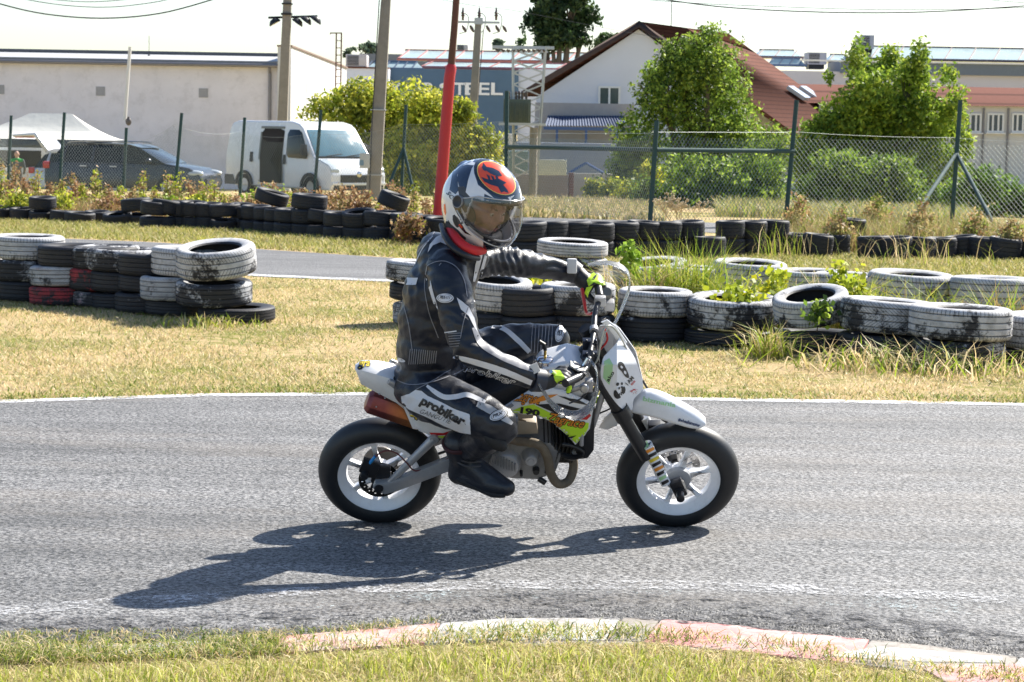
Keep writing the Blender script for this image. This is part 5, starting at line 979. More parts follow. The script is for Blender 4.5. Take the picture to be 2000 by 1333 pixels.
# ================================================================ MOTORCYCLE (built in its own leaned frame)
LEAN = R(27); RW, RT = .247, .052
def wc(px, py):
    p = gflat(px, py); Y = p.y - (RW - RT) * math.sin(LEAN); return Vector((p.x * Y / p.y, Y, (RW - RT) * math.cos(LEAN) + RT))
Cr, Cf = wc(741, 1021), wc(1321, 1029)
BX = (Cf - Cr).normalized(); BZ = Vector((0, -math.sin(LEAN), math.cos(LEAN))); BZ = (BZ - BX * BZ.dot(BX)).normalized(); BY = BZ.cross(BX)
WB = (Cf - Cr).length; BO = Cr - BZ * RW
MBK = Matrix.Identity(4)
for i, c in enumerate((BX, BY, BZ)): MBK.col[i] = (*c, 0)
MBK.col[3] = (*BO, 1); MBI = MBK.inverted()
bike = empty('motorcycle', MBK, 'small white racing minibike leaning into the corner on slick tyres, carrying the rider', 'motorcycle')
def BL(px, py, ly=0):
    d = ray(px, py); t = (BO + BY * ly - CP).dot(BY) / d.dot(BY); return MBI @ (CP + d * t)
def bt(pts, r, m, name, n=12, sp=5, parent=None, b=None):
    """tube through (px,py,lateral) points"""
    P = [BL(*p) for p in pts]
    if b is not None: b.tube(P, r, n, smooth_path=sp); return b
    q = MB(); q.tube(P, r, n, smooth_path=sp if len(P) > 2 else 0); return q.build(name, m, parent or bike, local=True)
def spt(ctrl, n=5): # closed smooth outline through pixel points
    out = []; m = len(ctrl)
    for i in range(m):
        p0, p1, p2, p3 = [np.array(ctrl[(i + k) % m], float) for k in (-1, 0, 1, 2)]
        for k in range(n): t = k / n; out.append(tuple(.5 * (2 * p1 + (p2 - p0) * t + (2 * p0 - 5 * p1 + 4 * p2 - p3) * t * t + (3 * p1 - p0 - 3 * p2 + p3) * t ** 3)))
    return out
def cdt(poly, g, extra=None):
    """triangulate a 2D polygon with a grid of inner points"""
    a = np.array(poly, float); lo, hi = a.min(0), a.max(0); dens = []
    for i in range(len(a)):
        p, q = a[i], a[(i + 1) % len(a)]; k = max(1, int(np.linalg.norm(q - p) / g))
        for j in range(k): dens.append(p + (q - p) * j / k)
    nb = len(dens); gx, gy = np.meshgrid(np.arange(lo[0] + g * .5, hi[0], g), np.arange(lo[1] + g * .5, hi[1], g)); P = np.stack([gx.ravel(), gy.ravel()], 1); 
    if len(P): P = P[pip(P, a)]
    D = np.array(dens)
    if len(P): dm = np.sqrt(((P[:, None] - D[None]) ** 2).sum(2)).min(1); P = P[dm > g * .4]
    pts = [Vector(p) for p in dens] + [Vector(p) for p in P]
    v, e, f, _, _, _ = delaunay_2d_cdt(pts, [(i, (i + 1) % nb) for i in range(nb)], [], 1, 1e-7)
    return v, f, D
def panel(name, poly, ly, m, thick=.006, bulge=.012, wd=.03, bend=None, parent=None, g=.014, smooth=True, mirror=False, b=None):
    loc = [BL(x, y, ly) for x, y in poly]; p2 = [(p.x, p.z) for p in loc]; v, f, D = cdt(p2, g); n = len(v); vs = []; 
    dd = [float(np.sqrt(((D - np.array(q)) ** 2).sum(1)).min()) for q in v]; by = bend or (lambda x, z: 0)
    for q, d in zip(v, dd): t = min(d / wd, 1); o = bulge * math.sqrt(max(0, 1 - (1 - t) ** 2)); vs.append((q[0], ly - o + by(q[0], q[1]), q[1]))
    for q, d in zip(v, dd): t = min(d / wd, 1); o = bulge * math.sqrt(max(0, 1 - (1 - t) ** 2)); vs.append((q[0], ly - o * .9 + thick + by(q[0], q[1]), q[1]))
    fs = [tuple(x) for x in f] + [tuple(n + k for k in reversed(x)) for x in f]; from collections import Counter; cnt = Counter()
    for x in f:
        for i in range(len(x)): cnt[tuple(sorted((x[i], x[(i + 1) % len(x)])))] += 1
    fs += [(a, c, c + n, a + n) for (a, c), k in cnt.items() if k == 1]
    own = b is None; b = b or MB(); b.add(vs, fs)
    if mirror: b.add([(x, -y, z) for x, y, z in vs], fs)
    return b.build(name, m, parent or bike, local=True) if own else b
WP = mat('white_bike_plastic', (.76, .77, .79), .32, 0, .03, 4, coat=.3, dirt=.10); WRIM = mat('white_rim_paint', (.80, .81, .84), .4, 0, .05, 8, dirt=.12)
SLK = mat('slick_rubber', (.015, .016, .018), .5, 0, .2, 10, .4, 220, .001); ALU = mat('brushed_aluminium', (.42, .42, .43), .45, .5, .12, 12, .2, 120, .001, dirt=.15); ALUD = mat('cast_engine_alloy', (.27, .27, .27), .5, .5, .2, 14, dirt=.35)
BLP = mat('bike_black', (.016, .016, .018), .38); SEATM = mat('black_seat_vinyl', (.02, .02, .023), .6, 0, .1, 20, .3, 150); NEON = mat('neon_yellow_green', (.50, .78, .03), .4, 0, .03); REDS = mat('red_sticker', (.52, .02, .02), .35, 0, .03); ORG = mat('orange_sticker', (.72, .25, .02), .35, 0, .12, 30); YEL = mat('yellow_sticker', (.72, .55, .04), .35, 0, .1, 30); BLKS = mat('black_sticker', (.012, .012, .013), .4, 0, .05)
PALEG = mat('pale_green_sticker', (.38, .62, .32), .4, 0, .03); HOSE = mat('clear_hose', (.42, .42, .36), .35, 0, .05); BRONZ = None
t = NT('anodised_exhaust'); c = t.co(); x_, y_, z_ = t.sep(c); col = t.mix(t.mth('MULTIPLY', t.mth('SUBTRACT', x_, .02), 4.5, clamp=True), (.20, .05, .05), (.66, .29, .05)); t.out(t.mul(col, t.mth('ADD', t.noise(20, 3, .6, c), .6)), .38, .6); BRONZ = t.m
t = NT('header_pipe_rust'); c = t.co(); n = t.noise(18, 5, .75, c); t.bump(t.noise(60, 3, .7, c), .6, .003); HEAD = t.out(t.mix(n, (.07, .05, .03), (.26, .21, .15)), .8, .2)
# wheels
def wheel_build(cx, kind):
    c = Vector((cx, 0, RW)); Mw = Matrix.Translation(c) @ Matrix.Rotation(R(90), 4, 'X')  # lathe axis -> -Y
    rr = .168; rim = MB(); w = .043
    prof = [(rr - .004, -w), (rr + .004, -w - .002), (rr + .004, -w + .006), (rr - .010, -w + .014), (rr - .024, -w * .4), (rr - .027, 0), (rr - .024, w * .4), (rr - .010, w - .014), (rr + .004, w - .006), (rr + .004, w + .002), (rr - .004, w), (rr - .016, w - .012), (rr - .034, w * .4), (rr - .038, 0), (rr - .034, -w * .4), (rr - .016, -w + .012)]
    rim.lathe(prof, 96, Mw, closed=True)
    rim.lathe([(.012, .036), (.036, .036), (.042, .026), (.043, 0), (.042, -.026), (.036, -.036), (.012, -.036)], 32, Mw)
    ns = 6
    for k in range(ns):
        a = 2 * math.pi * k / ns + (.25 if kind == 'front' else .7); d = Vector((math.cos(a), 0, math.sin(a))); sd = Vector((-math.sin(a), 0, math.cos(a)))
        def ring(r_, wt, y): return [c + d * r_ + sd * wt + Vector((0, y, 0)), c + d * r_ - sd * wt + Vector((0, y, 0)), c + d * r_ - sd * wt * .7 + Vector((0, -y, 0)), c + d * r_ + sd * wt * .7 + Vector((0, -y, 0))]
        A, B, C2 = ring(.036, .017, -.022), ring(.09, .0085, -.013), ring(rr - .03, .012, -.012); rim.prism(A, B); rim.prism(B, C2)
    wheel = rim.build('wheel', WRIM, bike, local=True)
    b = MB(); n = 26; pr = []
    for k in range(n + 1): a = R(-122 + 244 * k / n); pr.append((RW - RT * 1.0 + RT * math.cos(a) * 1.0, RT * 1.06 * math.sin(a)))
    pr = [(rr + .002, pr[0][1] * .93)] + pr + [(rr + .002, pr[-1][1] * .93)]; b.lathe(pr, 128, Mw); b.build('tyre', SLK, wheel, local=True)
    return wheel, c, Mw
wf, cF, MF = wheel_build(WB, 'front'); wr, cR, MR = wheel_build(0, 'rear')
DISC = mat('brake_disc_steel', (.30, .29, .28), .3, .8, .15, 30)
def disc(wheel, M, ro, y, holes, m, black=False):
    """drilled disc: annulus with real holes"""
    b = MB(); th = .0025; ri = ro * .68; pts = []; n = holes
    # rings of quads leaving a hole in every second cell
    for side in (-1, 1):
        z = y + side * th; N = n * 4
        for ring_, (r0, r1) in enumerate(((ri, ri + (ro - ri) * .30), (ri + (ro - ri) * .30, ri + (ro - ri) * .62), (ri + (ro - ri) * .62, ro))):
            for k in range(N):
                if ring_ == 1 and k % 4 == 1: continue
                if ring_ == 0 and k % 4 == 3: continue
                a0, a1 = 2 * math.pi * k / N, 2 * math.pi * (k + 1) / N; b.add([(r0 * math.cos(a0), r0 * math.sin(a0), z), (r1 * math.cos(a0), r1 * math.sin(a0), z), (r1 * math.cos(a1), r1 * math.sin(a1), z), (r0 * math.cos(a1), r0 * math.sin(a1), z)], [(0, 1, 2, 3)], M)
    b.lathe([(ro, y - th), (ro, y + th)], 64, M); b.lathe([(ri, y - th), (ri, y + th)], 64, M)
    for k in range(5): a = 2 * math.pi * k / 5; b.tube([(.03 * math.cos(a), .03 * math.sin(a), y), (ri * math.cos(a + .3), ri * math.sin(a + .3), y)], .006, 6, M)
    return b.build('brake_disc', m, wheel, local=True)
disc(wr, MR, .083, .062, 16, mat('dark_disc', (.03, .03, .03), .4, .6)); disc(wf, MF, .095, -.058, 18, DISC)
# rear hub details: near side axle, caliper, chain side hidden
b = MB(); b.lathe([(0, .125), (.017, .125), (.02, .12), (.02, .07), (.034, .066), (.034, .05)], 20, MR); b.build('axle_nut', BLP, wr, local=True)
b = MB(); b.lathe([(0, .165), (.012, .165), (.0165, .163), (.0165, .11), (.026, .11), (.026, .06)], 20, MF); b.build('axle_slider', BLP, wf, local=True)
b = MB(); b.lathe([(.0, .04), (.03, .042), (.05, .036), (.055, .02)], 28, MF); b.build('hub_cap', mat('cast_white_hub', (.35, .36, .38), .5, .2), wf, local=True)
b = MB(); cpos = BL(722, 912, -.09); b.box(cpos, (.07, .03, .06), rot=Matrix.Rotation(R(20), 3, 'Y')); b.box(BL(738, 920, -.085), (.10, .03, .05)); b.lathe([(0, .03), (.016, .03), (.016, -.01)], 14, Matrix.Translation(BL(712, 924, -.1)) @ Matrix.Rotation(R(90), 4, 'X')); b.build('rear_caliper', BLP, bike, local=True, bevel=.006)
bt([(722, 905, -.10), (733, 892, -.105)], .0065, mat('blue_hose', (.02, .25, .6), .4), 'hose_fitting'); bt([(733, 892, -.105), (752, 881, -.1), (775, 886, -.1), (795, 905, -.12), (812, 920, -.115), (850, 910, -.115), (880, 893, -.11)], .0032, mat('dark_red_hose', (.12, .03, .03), .5), 'brake_hose', 8)
# swingarm
b = MB()
for s in (-1, 1):
    o = s * .105
    loc = lambda x, y: (BL(x, y, -.105).x, BL(x, y, -.105).z)
    low = [loc(*p) for p in ((728, 950), (733, 941), (765, 938), (872, 895), (905, 884), (912, 905), (880, 916), (778, 955), (752, 962))]
    th = .016; b.prism([(x, o - th * 1.0, z) for x, z in low], [(x, o + th * 1.0, z) for x, z in low])
    p, q = loc(759, 944), loc(848, 856); b.tube([(p[0], o, p[1]), (q[0], o, q[1])], [.014, .019], 14)
q = loc(848, 856); b.tube([(q[0], -.12, q[1]), (q[0], .12, q[1])], .018, 12); q = loc(890, 900); b.box((q[0], 0, q[1]), (.05, .2, .05))
b.build('swingarm', ALU, bike, local=True, bevel=.004)
b = MB(); q = loc(843, 850); b.tube([(q[0] - .02, -.03, q[1] + .02), (q[0] - .055, -.03, q[1] + .06)], .02, 12); b.build('bracket', mat('dark_bracket', (.03, .03, .05), .5), bike, local=True)
b = MB(); q0, q1 = BL(850, 860, 0), BL(905, 800, 0); b.tube([q0, q1], .016, 10); b.tube([q0.lerp(q1, k / 24 * .8 + .1) + Vector((math.cos(k * 1.6) * .028, math.sin(k * 1.6) * .028, 0)) for k in range(25)], .005, 6); b.build('shock_absorber', BLP, bike, local=True)
b = MB(); b.tube([BL(742, 947, .06), BL(905, 885, .06)], .006, 6); b.tube([BL(742, 925, .06), BL(905, 870, .06)], .006, 6); b.lathe([(.02, -.068), (.07, -.068), (.07, -.063), (.02, -.063)], 36, MR, closed=True); b.build('chain', mat('chain_steel', (.10, .09, .08), .5, .6), bike, local=True)
# frame tubes
b = MB()
for s in (-.07, .07):
    for pts in ([(1172, 745), (1120, 760), (1010, 800), (930, 830), (900, 880)], [(1180, 760), (1150, 850), (1120, 885)], [(905, 880), (830, 800), (760, 745)], [(1010, 800), (880, 790), (760, 745)]):
        P = [BL(x, y, -.07) for x, y in pts]; P = [Vector((p.x, s, p.z)) for p in P]; b.tube(P, .0125, 10, smooth_path=4)
b.build('frame', mat('frame_silver', (.40, .40, .41), .45, .4), bike, local=True)
# engine
eng = MB(); loce = lambda x, y, l=-.09: BL(x, y, l)
def prismpx(b, poly, l0, l1): A = [BL(x, y, l0) for x, y in poly]; return b.prism(A, [Vector((p.x, l1, p.z)) for p in A])
prismpx(eng, [(935, 892), (965, 868), (1010, 862), (1075, 866), (1098, 890), (1085, 925), (1050, 938), (1000, 936), (950, 925)], -.085, .09)
engine = eng.build('engine', ALUD, bike, local=True, bevel=.01)
b = MB(); Mc = lambda x, y, l: Matrix.Translation(BL(x, y, l)) @ Matrix.Rotation(R(90), 4, 'X')
b.lathe([(0, .032), (.03, .032), (.052, .026), (.062, .012), (.064, -.02)], 36, Mc(987, 905, -.09)); b.build('clutch_cover', ALU, engine, local=True)
b = MB()
for k in range(9): b.box(BL(962 + k * 5.5, 896 + k * 2.2, -.125), (.0045, .006, .052 - abs(k - 4) * .004))
b.build('cover_fins', ALUD, engine, local=True)
b = MB(); b.lathe([(0, .04), (.022, .04), (.026, .034), (.03, .01), (.036, 0), (.038, -.03)], 24, Mc(1037, 890, -.09)); b.lathe([(0, .042), (.012, .044), (.012, .03)], 16, Mc(1037, 890, -.09)); b.build('ignition_cover', ALU, engine, local=True)
b = MB(); b.lathe([(0, .02), (.012, .02), (.014, .01), (.014, -.02)], 16, Mc(1047, 918, -.09)); b.lathe([(0, .015), (.006, .015), (.007, -.02)], 12, Mc(1018, 925, -.1)); b.tube([BL(1052, 935, -.08), BL(1066, 944, -.09)], .012, 10); b.tube([BL(1066, 920, -.08), BL(1076, 926, -.09)], .011, 10); b.build('engine_bolts', BLP, engine, local=True)
b = MB()
for k in range(9):
    f = k / 8; cx, cy = 1058 + 62 * f, 858 + 6 * f; p = BL(cx, cy, 0); b.box(p, (.0055, .17 - .02 * abs(f - .5), .092), rot=Matrix.Rotation(R(10), 3, 'Y'))
p = BL(1088, 872, 0); b.box(p, (.15, .10, .09)); cyl = b.build('cylinder_fins', mat('black_cylinder', (.035, .033, .03), .5, .3), engine, local=True)
b = MB(); prismpx(b, [(1012, 822), (1048, 826), (1052, 848), (1010, 850)], -.07, -.02); prismpx(b, [(1010, 806), (1040, 806), (1042, 818), (1012, 820)], -.07, -.03); b.build('carburettor', mat('cream_alloy', (.36, .31, .25), .5, .2, .2, 20), bike, local=True, bevel=.006)
b = MB()
for p in ([(1010, 862, -.10), (1050, 868, -.115), (1068, 890, -.12), (1076, 925, -.12), (1090, 945, -.11), (1110, 940, -.08), (1120, 915, -.05), (1118, 890, -.03)],): b.tube([BL(*q) for q in p], .0185, 16, smooth_path=7)
b.build('exhaust_header', HEAD, bike, local=True)
b = MB(); b.tube([BL(1098, 868, -.1), BL(1120, 872, -.1), BL(1138, 883, -.1), BL(1128, 893, -.1), BL(1100, 888, -.1)], .0085, 10, smooth_path=6)
for k in range(26):
    f = k / 25; p = BL(1096 + 42 * f, 889 + 5 * math.sin(f * 3.1), -.11); b.lathe([(.009, -.0025), (.012, 0), (.009, .0025)], 10, Matrix.Translation(p) @ Matrix.Rotation(R(80), 4, 'Y'))
b.build('corrugated_hose', BLP, bike, local=True)
# oil cooler / radiator on the front
b = MB(); prismpx(b, [(1128, 790), (1148, 786), (1162, 800), (1160, 880), (1148, 896), (1132, 898), (1122, 880)], -.10, .10); ra = b.build('radiator', BLP, bike, local=True, bevel=.005)
b = MB()
for k in range(10): y = 796 + k * 6; p = BL(1156, y, 0); b.box(p, (.012, .15, .004))
b.build('radiator_fins', mat('mud_splashed_alloy', (.50, .47, .43), .7, .2, .3, 30, dirt=.5), ra, local=True)
bt([(1135, 800, -.11), (1137, 830, -.11), (1136, 870, -.11)], .0085, ALU, 'radiator_pipe', sp=3)
# silencer (hexagonal, anodised)
b = MB(); sx = [((716, 782), .030), ((724, 784), .050), ((822, 816), .052), ((836, 820), .03)]
def ringhex(p, r, sc=1.0):
    d = (BL(822, 812, -.02) - BL(724, 779, -.02)).normalized(); u = Vector((0, 1, 0)); v = d.cross(u); return [p + (u * math.cos(k * math.pi / 3) * 1.0 + v * math.sin(k * math.pi / 3)) * r for k in range(6)]
P = [BL(*q, -.02) for q, r in sx]; Rg = [ringhex(p, r) for p, (q, r) in zip(P, sx)]
Rg[0] = ringhex(P[0], .036); vs = [v for r_ in Rg for v in r_]; b.add(vs, [(i * 6 + k, i * 6 + (k + 1) % 6, i * 6 + 6 + (k + 1) % 6, i * 6 + 6 + k) for i in range(3) for k in range(6)] + [tuple(range(6)), tuple(range(18, 24))]); sil = b.build('silencer', BRONZ, bike, local=True, bevel=.003)
b = MB()
for x, y in ((741, 770), (735, 795), (752, 778), (806, 820)): b.ell(BL(x, y, -.065), .0035, nu=8, nv=6)
b.build('rivets', ALU, sil, local=True)
bt([(836, 818, -.02), (900, 835, -.05), (960, 850, -.09), (1010, 862, -.10)], .017, HEAD, 'exhaust_pipe')
# seat, tank
b = MB(); P = [BL(x, y, 0) for x, y in ((770, 742), (850, 760), (930, 778), (1000, 765), (1060, 735))]
for p, w_ in zip(P, (.05, .075, .08, .07, .06)): pass
prismpx(b, [(765, 742), (800, 752), (870, 770), (940, 776), (1000, 752), (1045, 728), (1055, 750), (980, 800), (870, 800), (790, 770)], -.07, .07); b.build('seat', SEATM, bike, local=True, bevel=.015, bseg=3)
b = MB(); prismpx(b, [(1036, 752), (1056, 722), (1110, 708), (1150, 718), (1160, 760), (1120, 790), (1040, 800), (1030, 780)], -.075, .075); tank = b.build('fuel_tank', WP, bike, local=True, bevel=.02, bseg=3)
b = MB(); Mk = Matrix.Translation(BL(1064, 716, -.03)) @ Matrix.Rotation(R(-8), 4, 'X') @ Matrix.Scale(1.25, 4); b.lathe([(0, .030), (.02, .030), (.026, .026), (.028, .02), (.028, .0), (.036, -.002)], 28, Mk)
for k in range(10): a = k * .628; b.tube([Vector((.029 * math.cos(a), .029 * math.sin(a), .002)), Vector((.029 * math.cos(a), .029 * math.sin(a), .022))], .0038, 6, Mk)
b.build('fuel_cap', mat('polished_alloy', (.6, .6, .62), .18, .95), tank, local=True)
b = MB(); b.tube([Vector((0, 0, .03)), Vector((0, 0, .055))], .0045, 8, Mk); b.build('vent_fitting', mat('brass', (.6, .42, .1), .25, .9), tank, local=True)
b = MB(); b.tube([Vector((0, 0, .055)), Vector((-.004, 0, .075)), Vector((-.02, 0, .085))], .006, 8, Mk); b.build('breather_hose', BLP, tank, local=True)
# side panels
SHR = [(964, 808), (1020, 772), (1054, 755), (1100, 764), (1150, 785), (1160, 792), (1152, 838), (1140, 852), (1124, 869), (1104, 848), (1080, 826), (1048, 812), (1012, 808)]
shroud = panel('side_shroud', SHR, -.105, WP, bulge=.014); panel('side_shroud', SHR, .092, WP, bulge=-.014)
SIDE = [(786, 768), (800, 757), (850, 775), (900, 800), (960, 842), (930, 850), (905, 856), (880, 862), (845, 852), (818, 842), (803, 822)]
sidep = panel('side_number_panel', SIDE, -.085, WP, bulge=.02); panel('side_number_panel', SIDE, .075, WP, bulge=-.02)
# tail
b = MB()
TA = [((694, 716), .020), ((706, 712), .045), ((735, 716), .062), ((775, 726), .075), ((800, 745), .08)]
TB = [((699, 728), .018), ((706, 738), .045), ((735, 749), .062), ((775, 766), .075), ((800, 785), .08)]
top = [(BL(*p, 0), w_) for p, w_ in TA]; bot = [(BL(*p, 0), w_) for p, w_ in TB]; ringsT = []
for (p, w1), (q, w2) in zip(top, bot): ringsT.append([(q.x, -w2, q.z), (p.x, -w1 * .8, p.z - .004), (p.x, -w1 * .45, p.z + .004), (p.x, w1 * .45, p.z + .004), (p.x, w1 * .8, p.z - .004), (q.x, w2, q.z)])
vs = [v for r_ in ringsT for v in r_]; fs = [(i * 6 + k, i * 6 + k + 1, i * 6 + 7 + k, i * 6 + 6 + k) for i in range(4) for k in range(5)] + [(0, 1, 2, 3, 4, 5)]; b.add(vs, fs)
tail = b.build('rear_mudguard', WP, bike, local=True); ms = tail.modifiers.new('t', 'SOLIDIFY'); ms.thickness = .003
panel('tail_side', [(776, 758), (790, 764), (810, 800), (824, 840), (806, 838), (790, 800)], -.09, WP, bulge=.006)
# fork
axF = cF; b = MB(); steer = None
FK = [(1160, 716), (1180, 752), (1250, 878)]
for s in (-1, 1):
    P = [BL(x, y, -.095) for x, y in ((1150, 700), (1263, 893))]; P = [Vector((p.x, s * .095, p.z)) for p in P]; up = (P[0] - P[1]).normalized()
    b = MB(); b.tube([P[0] + up * .02, P[1]], .0275, 18); q = BL(1214, 806, -.095); q = Vector((q.x, s * .095, q.z)); b.tube([q + up * .025, q - up * .03], .036, 18); fk = b.build('fork_leg', BLP, bike, local=True)
    A = [BL(x, y, -.095) for x, y in ((1262, 868), (1300, 944))]; A = [Vector((p.x, s * .095, p.z)) for p in A]
    b = MB(); b.tube([A[0], A[1]], [.024, .021], 18); sl = b.build('fork_sleeve', None or WP, fk, local=True)
    b = MB(); b.box(Vector((cF.x - .005, s * .098, cF.z + .01)), (.05, .036, .075), rot=Matrix.Rotation(R(-25), 3, 'Y')); b.tube([Vector((cF.x, s * .07, cF.z)), Vector((cF.x, s * .125, cF.z))], .02, 14); b.build('axle_clamp', BLP, fk, local=True, bevel=.006)
    if s == -1: sleeve_near = sl; fork_near = fk
    else: sleeve_far = sl
b = MB(); q0 = BL(1214, 800, -.095); b.box(Vector((q0.x - .01, 0, q0.z + .02)), (.06, .2, .03), rot=Matrix.Rotation(R(-24), 3, 'Y')); q1 = BL(1156, 705, -.095); b.box(Vector((q1.x, 0, q1.z)), (.06, .23, .022), rot=Matrix.Rotation(R(-24), 3, 'Y')); b.tube([Vector((q0.x - .03, 0, q0.z)), Vector((q1.x - .03, 0, q1.z))], .022, 12); b.build('fork_clamp', BLP, bike, local=True, bevel=.004)
b = MB(); q = BL(1278, 838, .05); b.box(q + Vector((0, 0, 0)), (.05, .04, .06)); b.tube([BL(1292, 818, .04), BL(1304, 826, .04), BL(1311, 845, .04)], .006, 8); b.build('front_caliper_bracket', BLP, bike, local=True, bevel=.004)
# handlebar
HB = [(1104, 749, -.36), (1128, 738, -.29), (1147, 716, -.19), (1152, 692, -.08), (1157, 668, 0), (1160, 645, .08), (1163, 610, .19), (1172, 580, .29), (1168, 560, .36)]
bt(HB, .0115, BLP, 'handlebar', 12, 6)
b = MB()
for y in (668, 693): 
    b = MB(); p = BL(1156, y, (668 - y) / 290); b.box(p + Vector((-.008, 0, -.01)), (.055, .028, .04))
    for dx in (-.022, .014): b.ell(p + Vector((dx, -.012, .012)), .0055, nu=8, nv=6)
    b.build('bar_clamp', mat('black_clamp', (.025, .03, .045), .3, .4), bike, local=True, bevel=.005)
b = MB(); p = BL(1160, 645, .075); b.tube([p + Vector((0, -.012, 0)), p + Vector((0, .012, 0))], .018, 14); b.build('bar_ring', ALU, bike, local=True)
for pts in (HB[:2], HB[-2:]): bt([pts[0], pts[1]], .0165, BLP, 'grip')
# levers, controls
b = MB(); b.tube([BL(1148, 700, -.19), BL(1132, 722, -.21), BL(1108, 735, -.25), BL(1088, 733, -.30), BL(1076, 726, -.34)], [.008, .008, .006, .006, .007], 8, smooth_path=5); b.build('brake_lever', mat('polished_alloy', (.6, .6, .62), .18, .95), bike, local=True)
b = MB(); p = BL(1128, 724, -.24); b.box(p, (.062, .05, .035), rot=Matrix.Rotation(R(35), 3, 'Y')); mc_ = b.build('master_cylinder', BLP, bike, local=True, bevel=.006)
b = MB(); b.box(p + Vector((-.012, -.012, .026)), (.042, .036, .006), rot=Matrix.Rotation(R(35), 3, 'Y')); b.build('lid', mat('grey_lid', (.3, .3, .3), .5), mc_, local=True)
b = MB(); b.lathe([(0, .022), (.014, .022), (.018, .016), (.018, -.02), (.01, -.024)], 20, Matrix.Translation(BL(1141, 758, -.24)) @ Matrix.Rotation(R(70), 4, 'X')); b.box(BL(1150, 752, -.22), (.03, .03, .05)); b.build('throttle_housing', ALU, bike, local=True, bevel=.003)
b = MB(); p = BL(1184, 578, .33); b.lathe([(0, .030), (.020, .030), (.022, .026), (.022, 0)], 24, Matrix.Translation(p) @ Matrix.Rotation(R(25), 4, 'X')); b.build('switch_knob', mat('speckled_dark_plastic', (.12, .12, .11), .6, 0, .4, 60), bike, local=True)
b = MB(); b.lathe([(.0215, 0), (.0215, -.018), (.016, -.022), (0, -.022)], 24, Matrix.Translation(p) @ Matrix.Rotation(R(25), 4, 'X')); b.build('orange_band', ORG, bike, local=True)
b = MB(); b.box(BL(1190, 596, .30), (.04, .04, .04)); b.box(BL(1172, 588, .26), (.045, .03, .04)); b.build('switch_block', mat('grey_lid', (.3, .3, .3), .5), bike, local=True, bevel=.006)
b = MB(); b.tube([BL(1137, 565, .36), BL(1141, 590, .30), BL(1146, 612, .26), BL(1156, 612, .2)], [.008, .007, .006, .005], 8, smooth_path=5); b.build('clutch_lever', REDS, bike, local=True)
# handguards: bent strips
GCL = mat('scratched_clear_plastic', (.55, .56, .57), .25, 0, .1, 6, trans=.75, ior=1.2); GWH = mat('grey_guard_plastic', (.42, .43, .44), .35, 0, .1, 8)
def ribbon(pts, widths, m, name, th=.003, axis=Vector((0, 1, 0)), sp=6):
    P = [BL(*p) for p in pts]; b = MB(); b.tube(P, 1, 4, smooth_path=sp); n = len(b.v) // 4; C = [sum((Vector(b.v[i * 4 + k]) for k in range(4)), Vector()) / 4 for i in range(n)]; vs = []; fs = []
    for i, c in enumerate(C):
        f = i / (n - 1) * (len(widths) - 1); k = min(int(f), len(widths) - 2); w_ = widths[k] + (widths[k + 1] - widths[k]) * (f - k); t_ = (C[min(i + 1, n - 1)] - C[max(i - 1, 0)]).normalized(); nn = t_.cross(axis).normalized(); a_ = axis * w_
        vs += [c + a_ + nn * th, c - a_ + nn * th, c - a_ - nn * th, c + a_ - nn * th]
    for i in range(n - 1):
        for k in range(4): fs.append((i * 4 + k, i * 4 + (k + 1) % 4, i * 4 + 4 + (k + 1) % 4, i * 4 + 4 + k))
    fs += [(0, 1, 2, 3), tuple((n - 1) * 4 + k for k in range(4))]; b = MB(); b.add(vs, fs); return b.build(name, m, bike, local=True)
ribbon([(1148, 517, .37), (1190, 514, .37), (1222, 528, .36), (1230, 556, .34), (1220, 590, .31), (1204, 625, .26), (1192, 648, .2)], [.008, .014, .018, .020, .018, .012, .008], GCL, 'handguard', .0025)
ribbon([(1052, 748, -.37), (1080, 792, -.36), (1120, 812, -.35), (1152, 796, -.33), (1166, 758, -.30), (1164, 722, -.24), (1150, 700, -.14)], [.012, .022, .03, .032, .030, .02, .012], GCL, 'handguard', .0025)
# number plate / front cowl
def cowl():
    poly = [(1178, 748), (1176, 706), (1184, 680), (1206, 655), (1214, 640), (1200, 632), (1206, 627), (1222, 640), (1242, 690), (1256, 735), (1262, 760), (1240, 785), (1234, 803), (1222, 804), (1204, 784)]
    x0 = BL(1190, 720, 0).x; return poly
CW = [(1175, 742), (1178, 704), (1188, 690), (1205, 672), (1212, 660), (1222, 672), (1240, 700), (1252, 735), (1256, 760), (1238, 780), (1235, 800), (1222, 803), (1202, 786)]
cx0 = BL(1170, 740, -.1).x
def pxpanel(name, poly, lyf, m, th=.004, g=7):
    v, f, D = cdt(poly, g); n = len(v); F_ = [BL(x, y, lyf(x, y)) for x, y in v]; from collections import Counter; cnt = Counter(tuple(sorted((x[i], x[(i + 1) % len(x)]))) for x in f for i in range(len(x)))
    fs = [tuple(x) for x in f] + [tuple(n + k for k in reversed(x)) for x in f] + [(a, c, c + n, a + n) for (a, c), k in cnt.items() if k == 1]
    b = MB(); b.add(F_ + [p + Vector((-.002, th, 0)) for p in F_], fs); return b.build(name, m, bike, local=True)
cowlp = pxpanel('front_number_plate', spt(CW, 3), lambda x, y: -.14 + max(0, x - 1205) * .0023 + max(0, 712 - y) * .0017, WP)
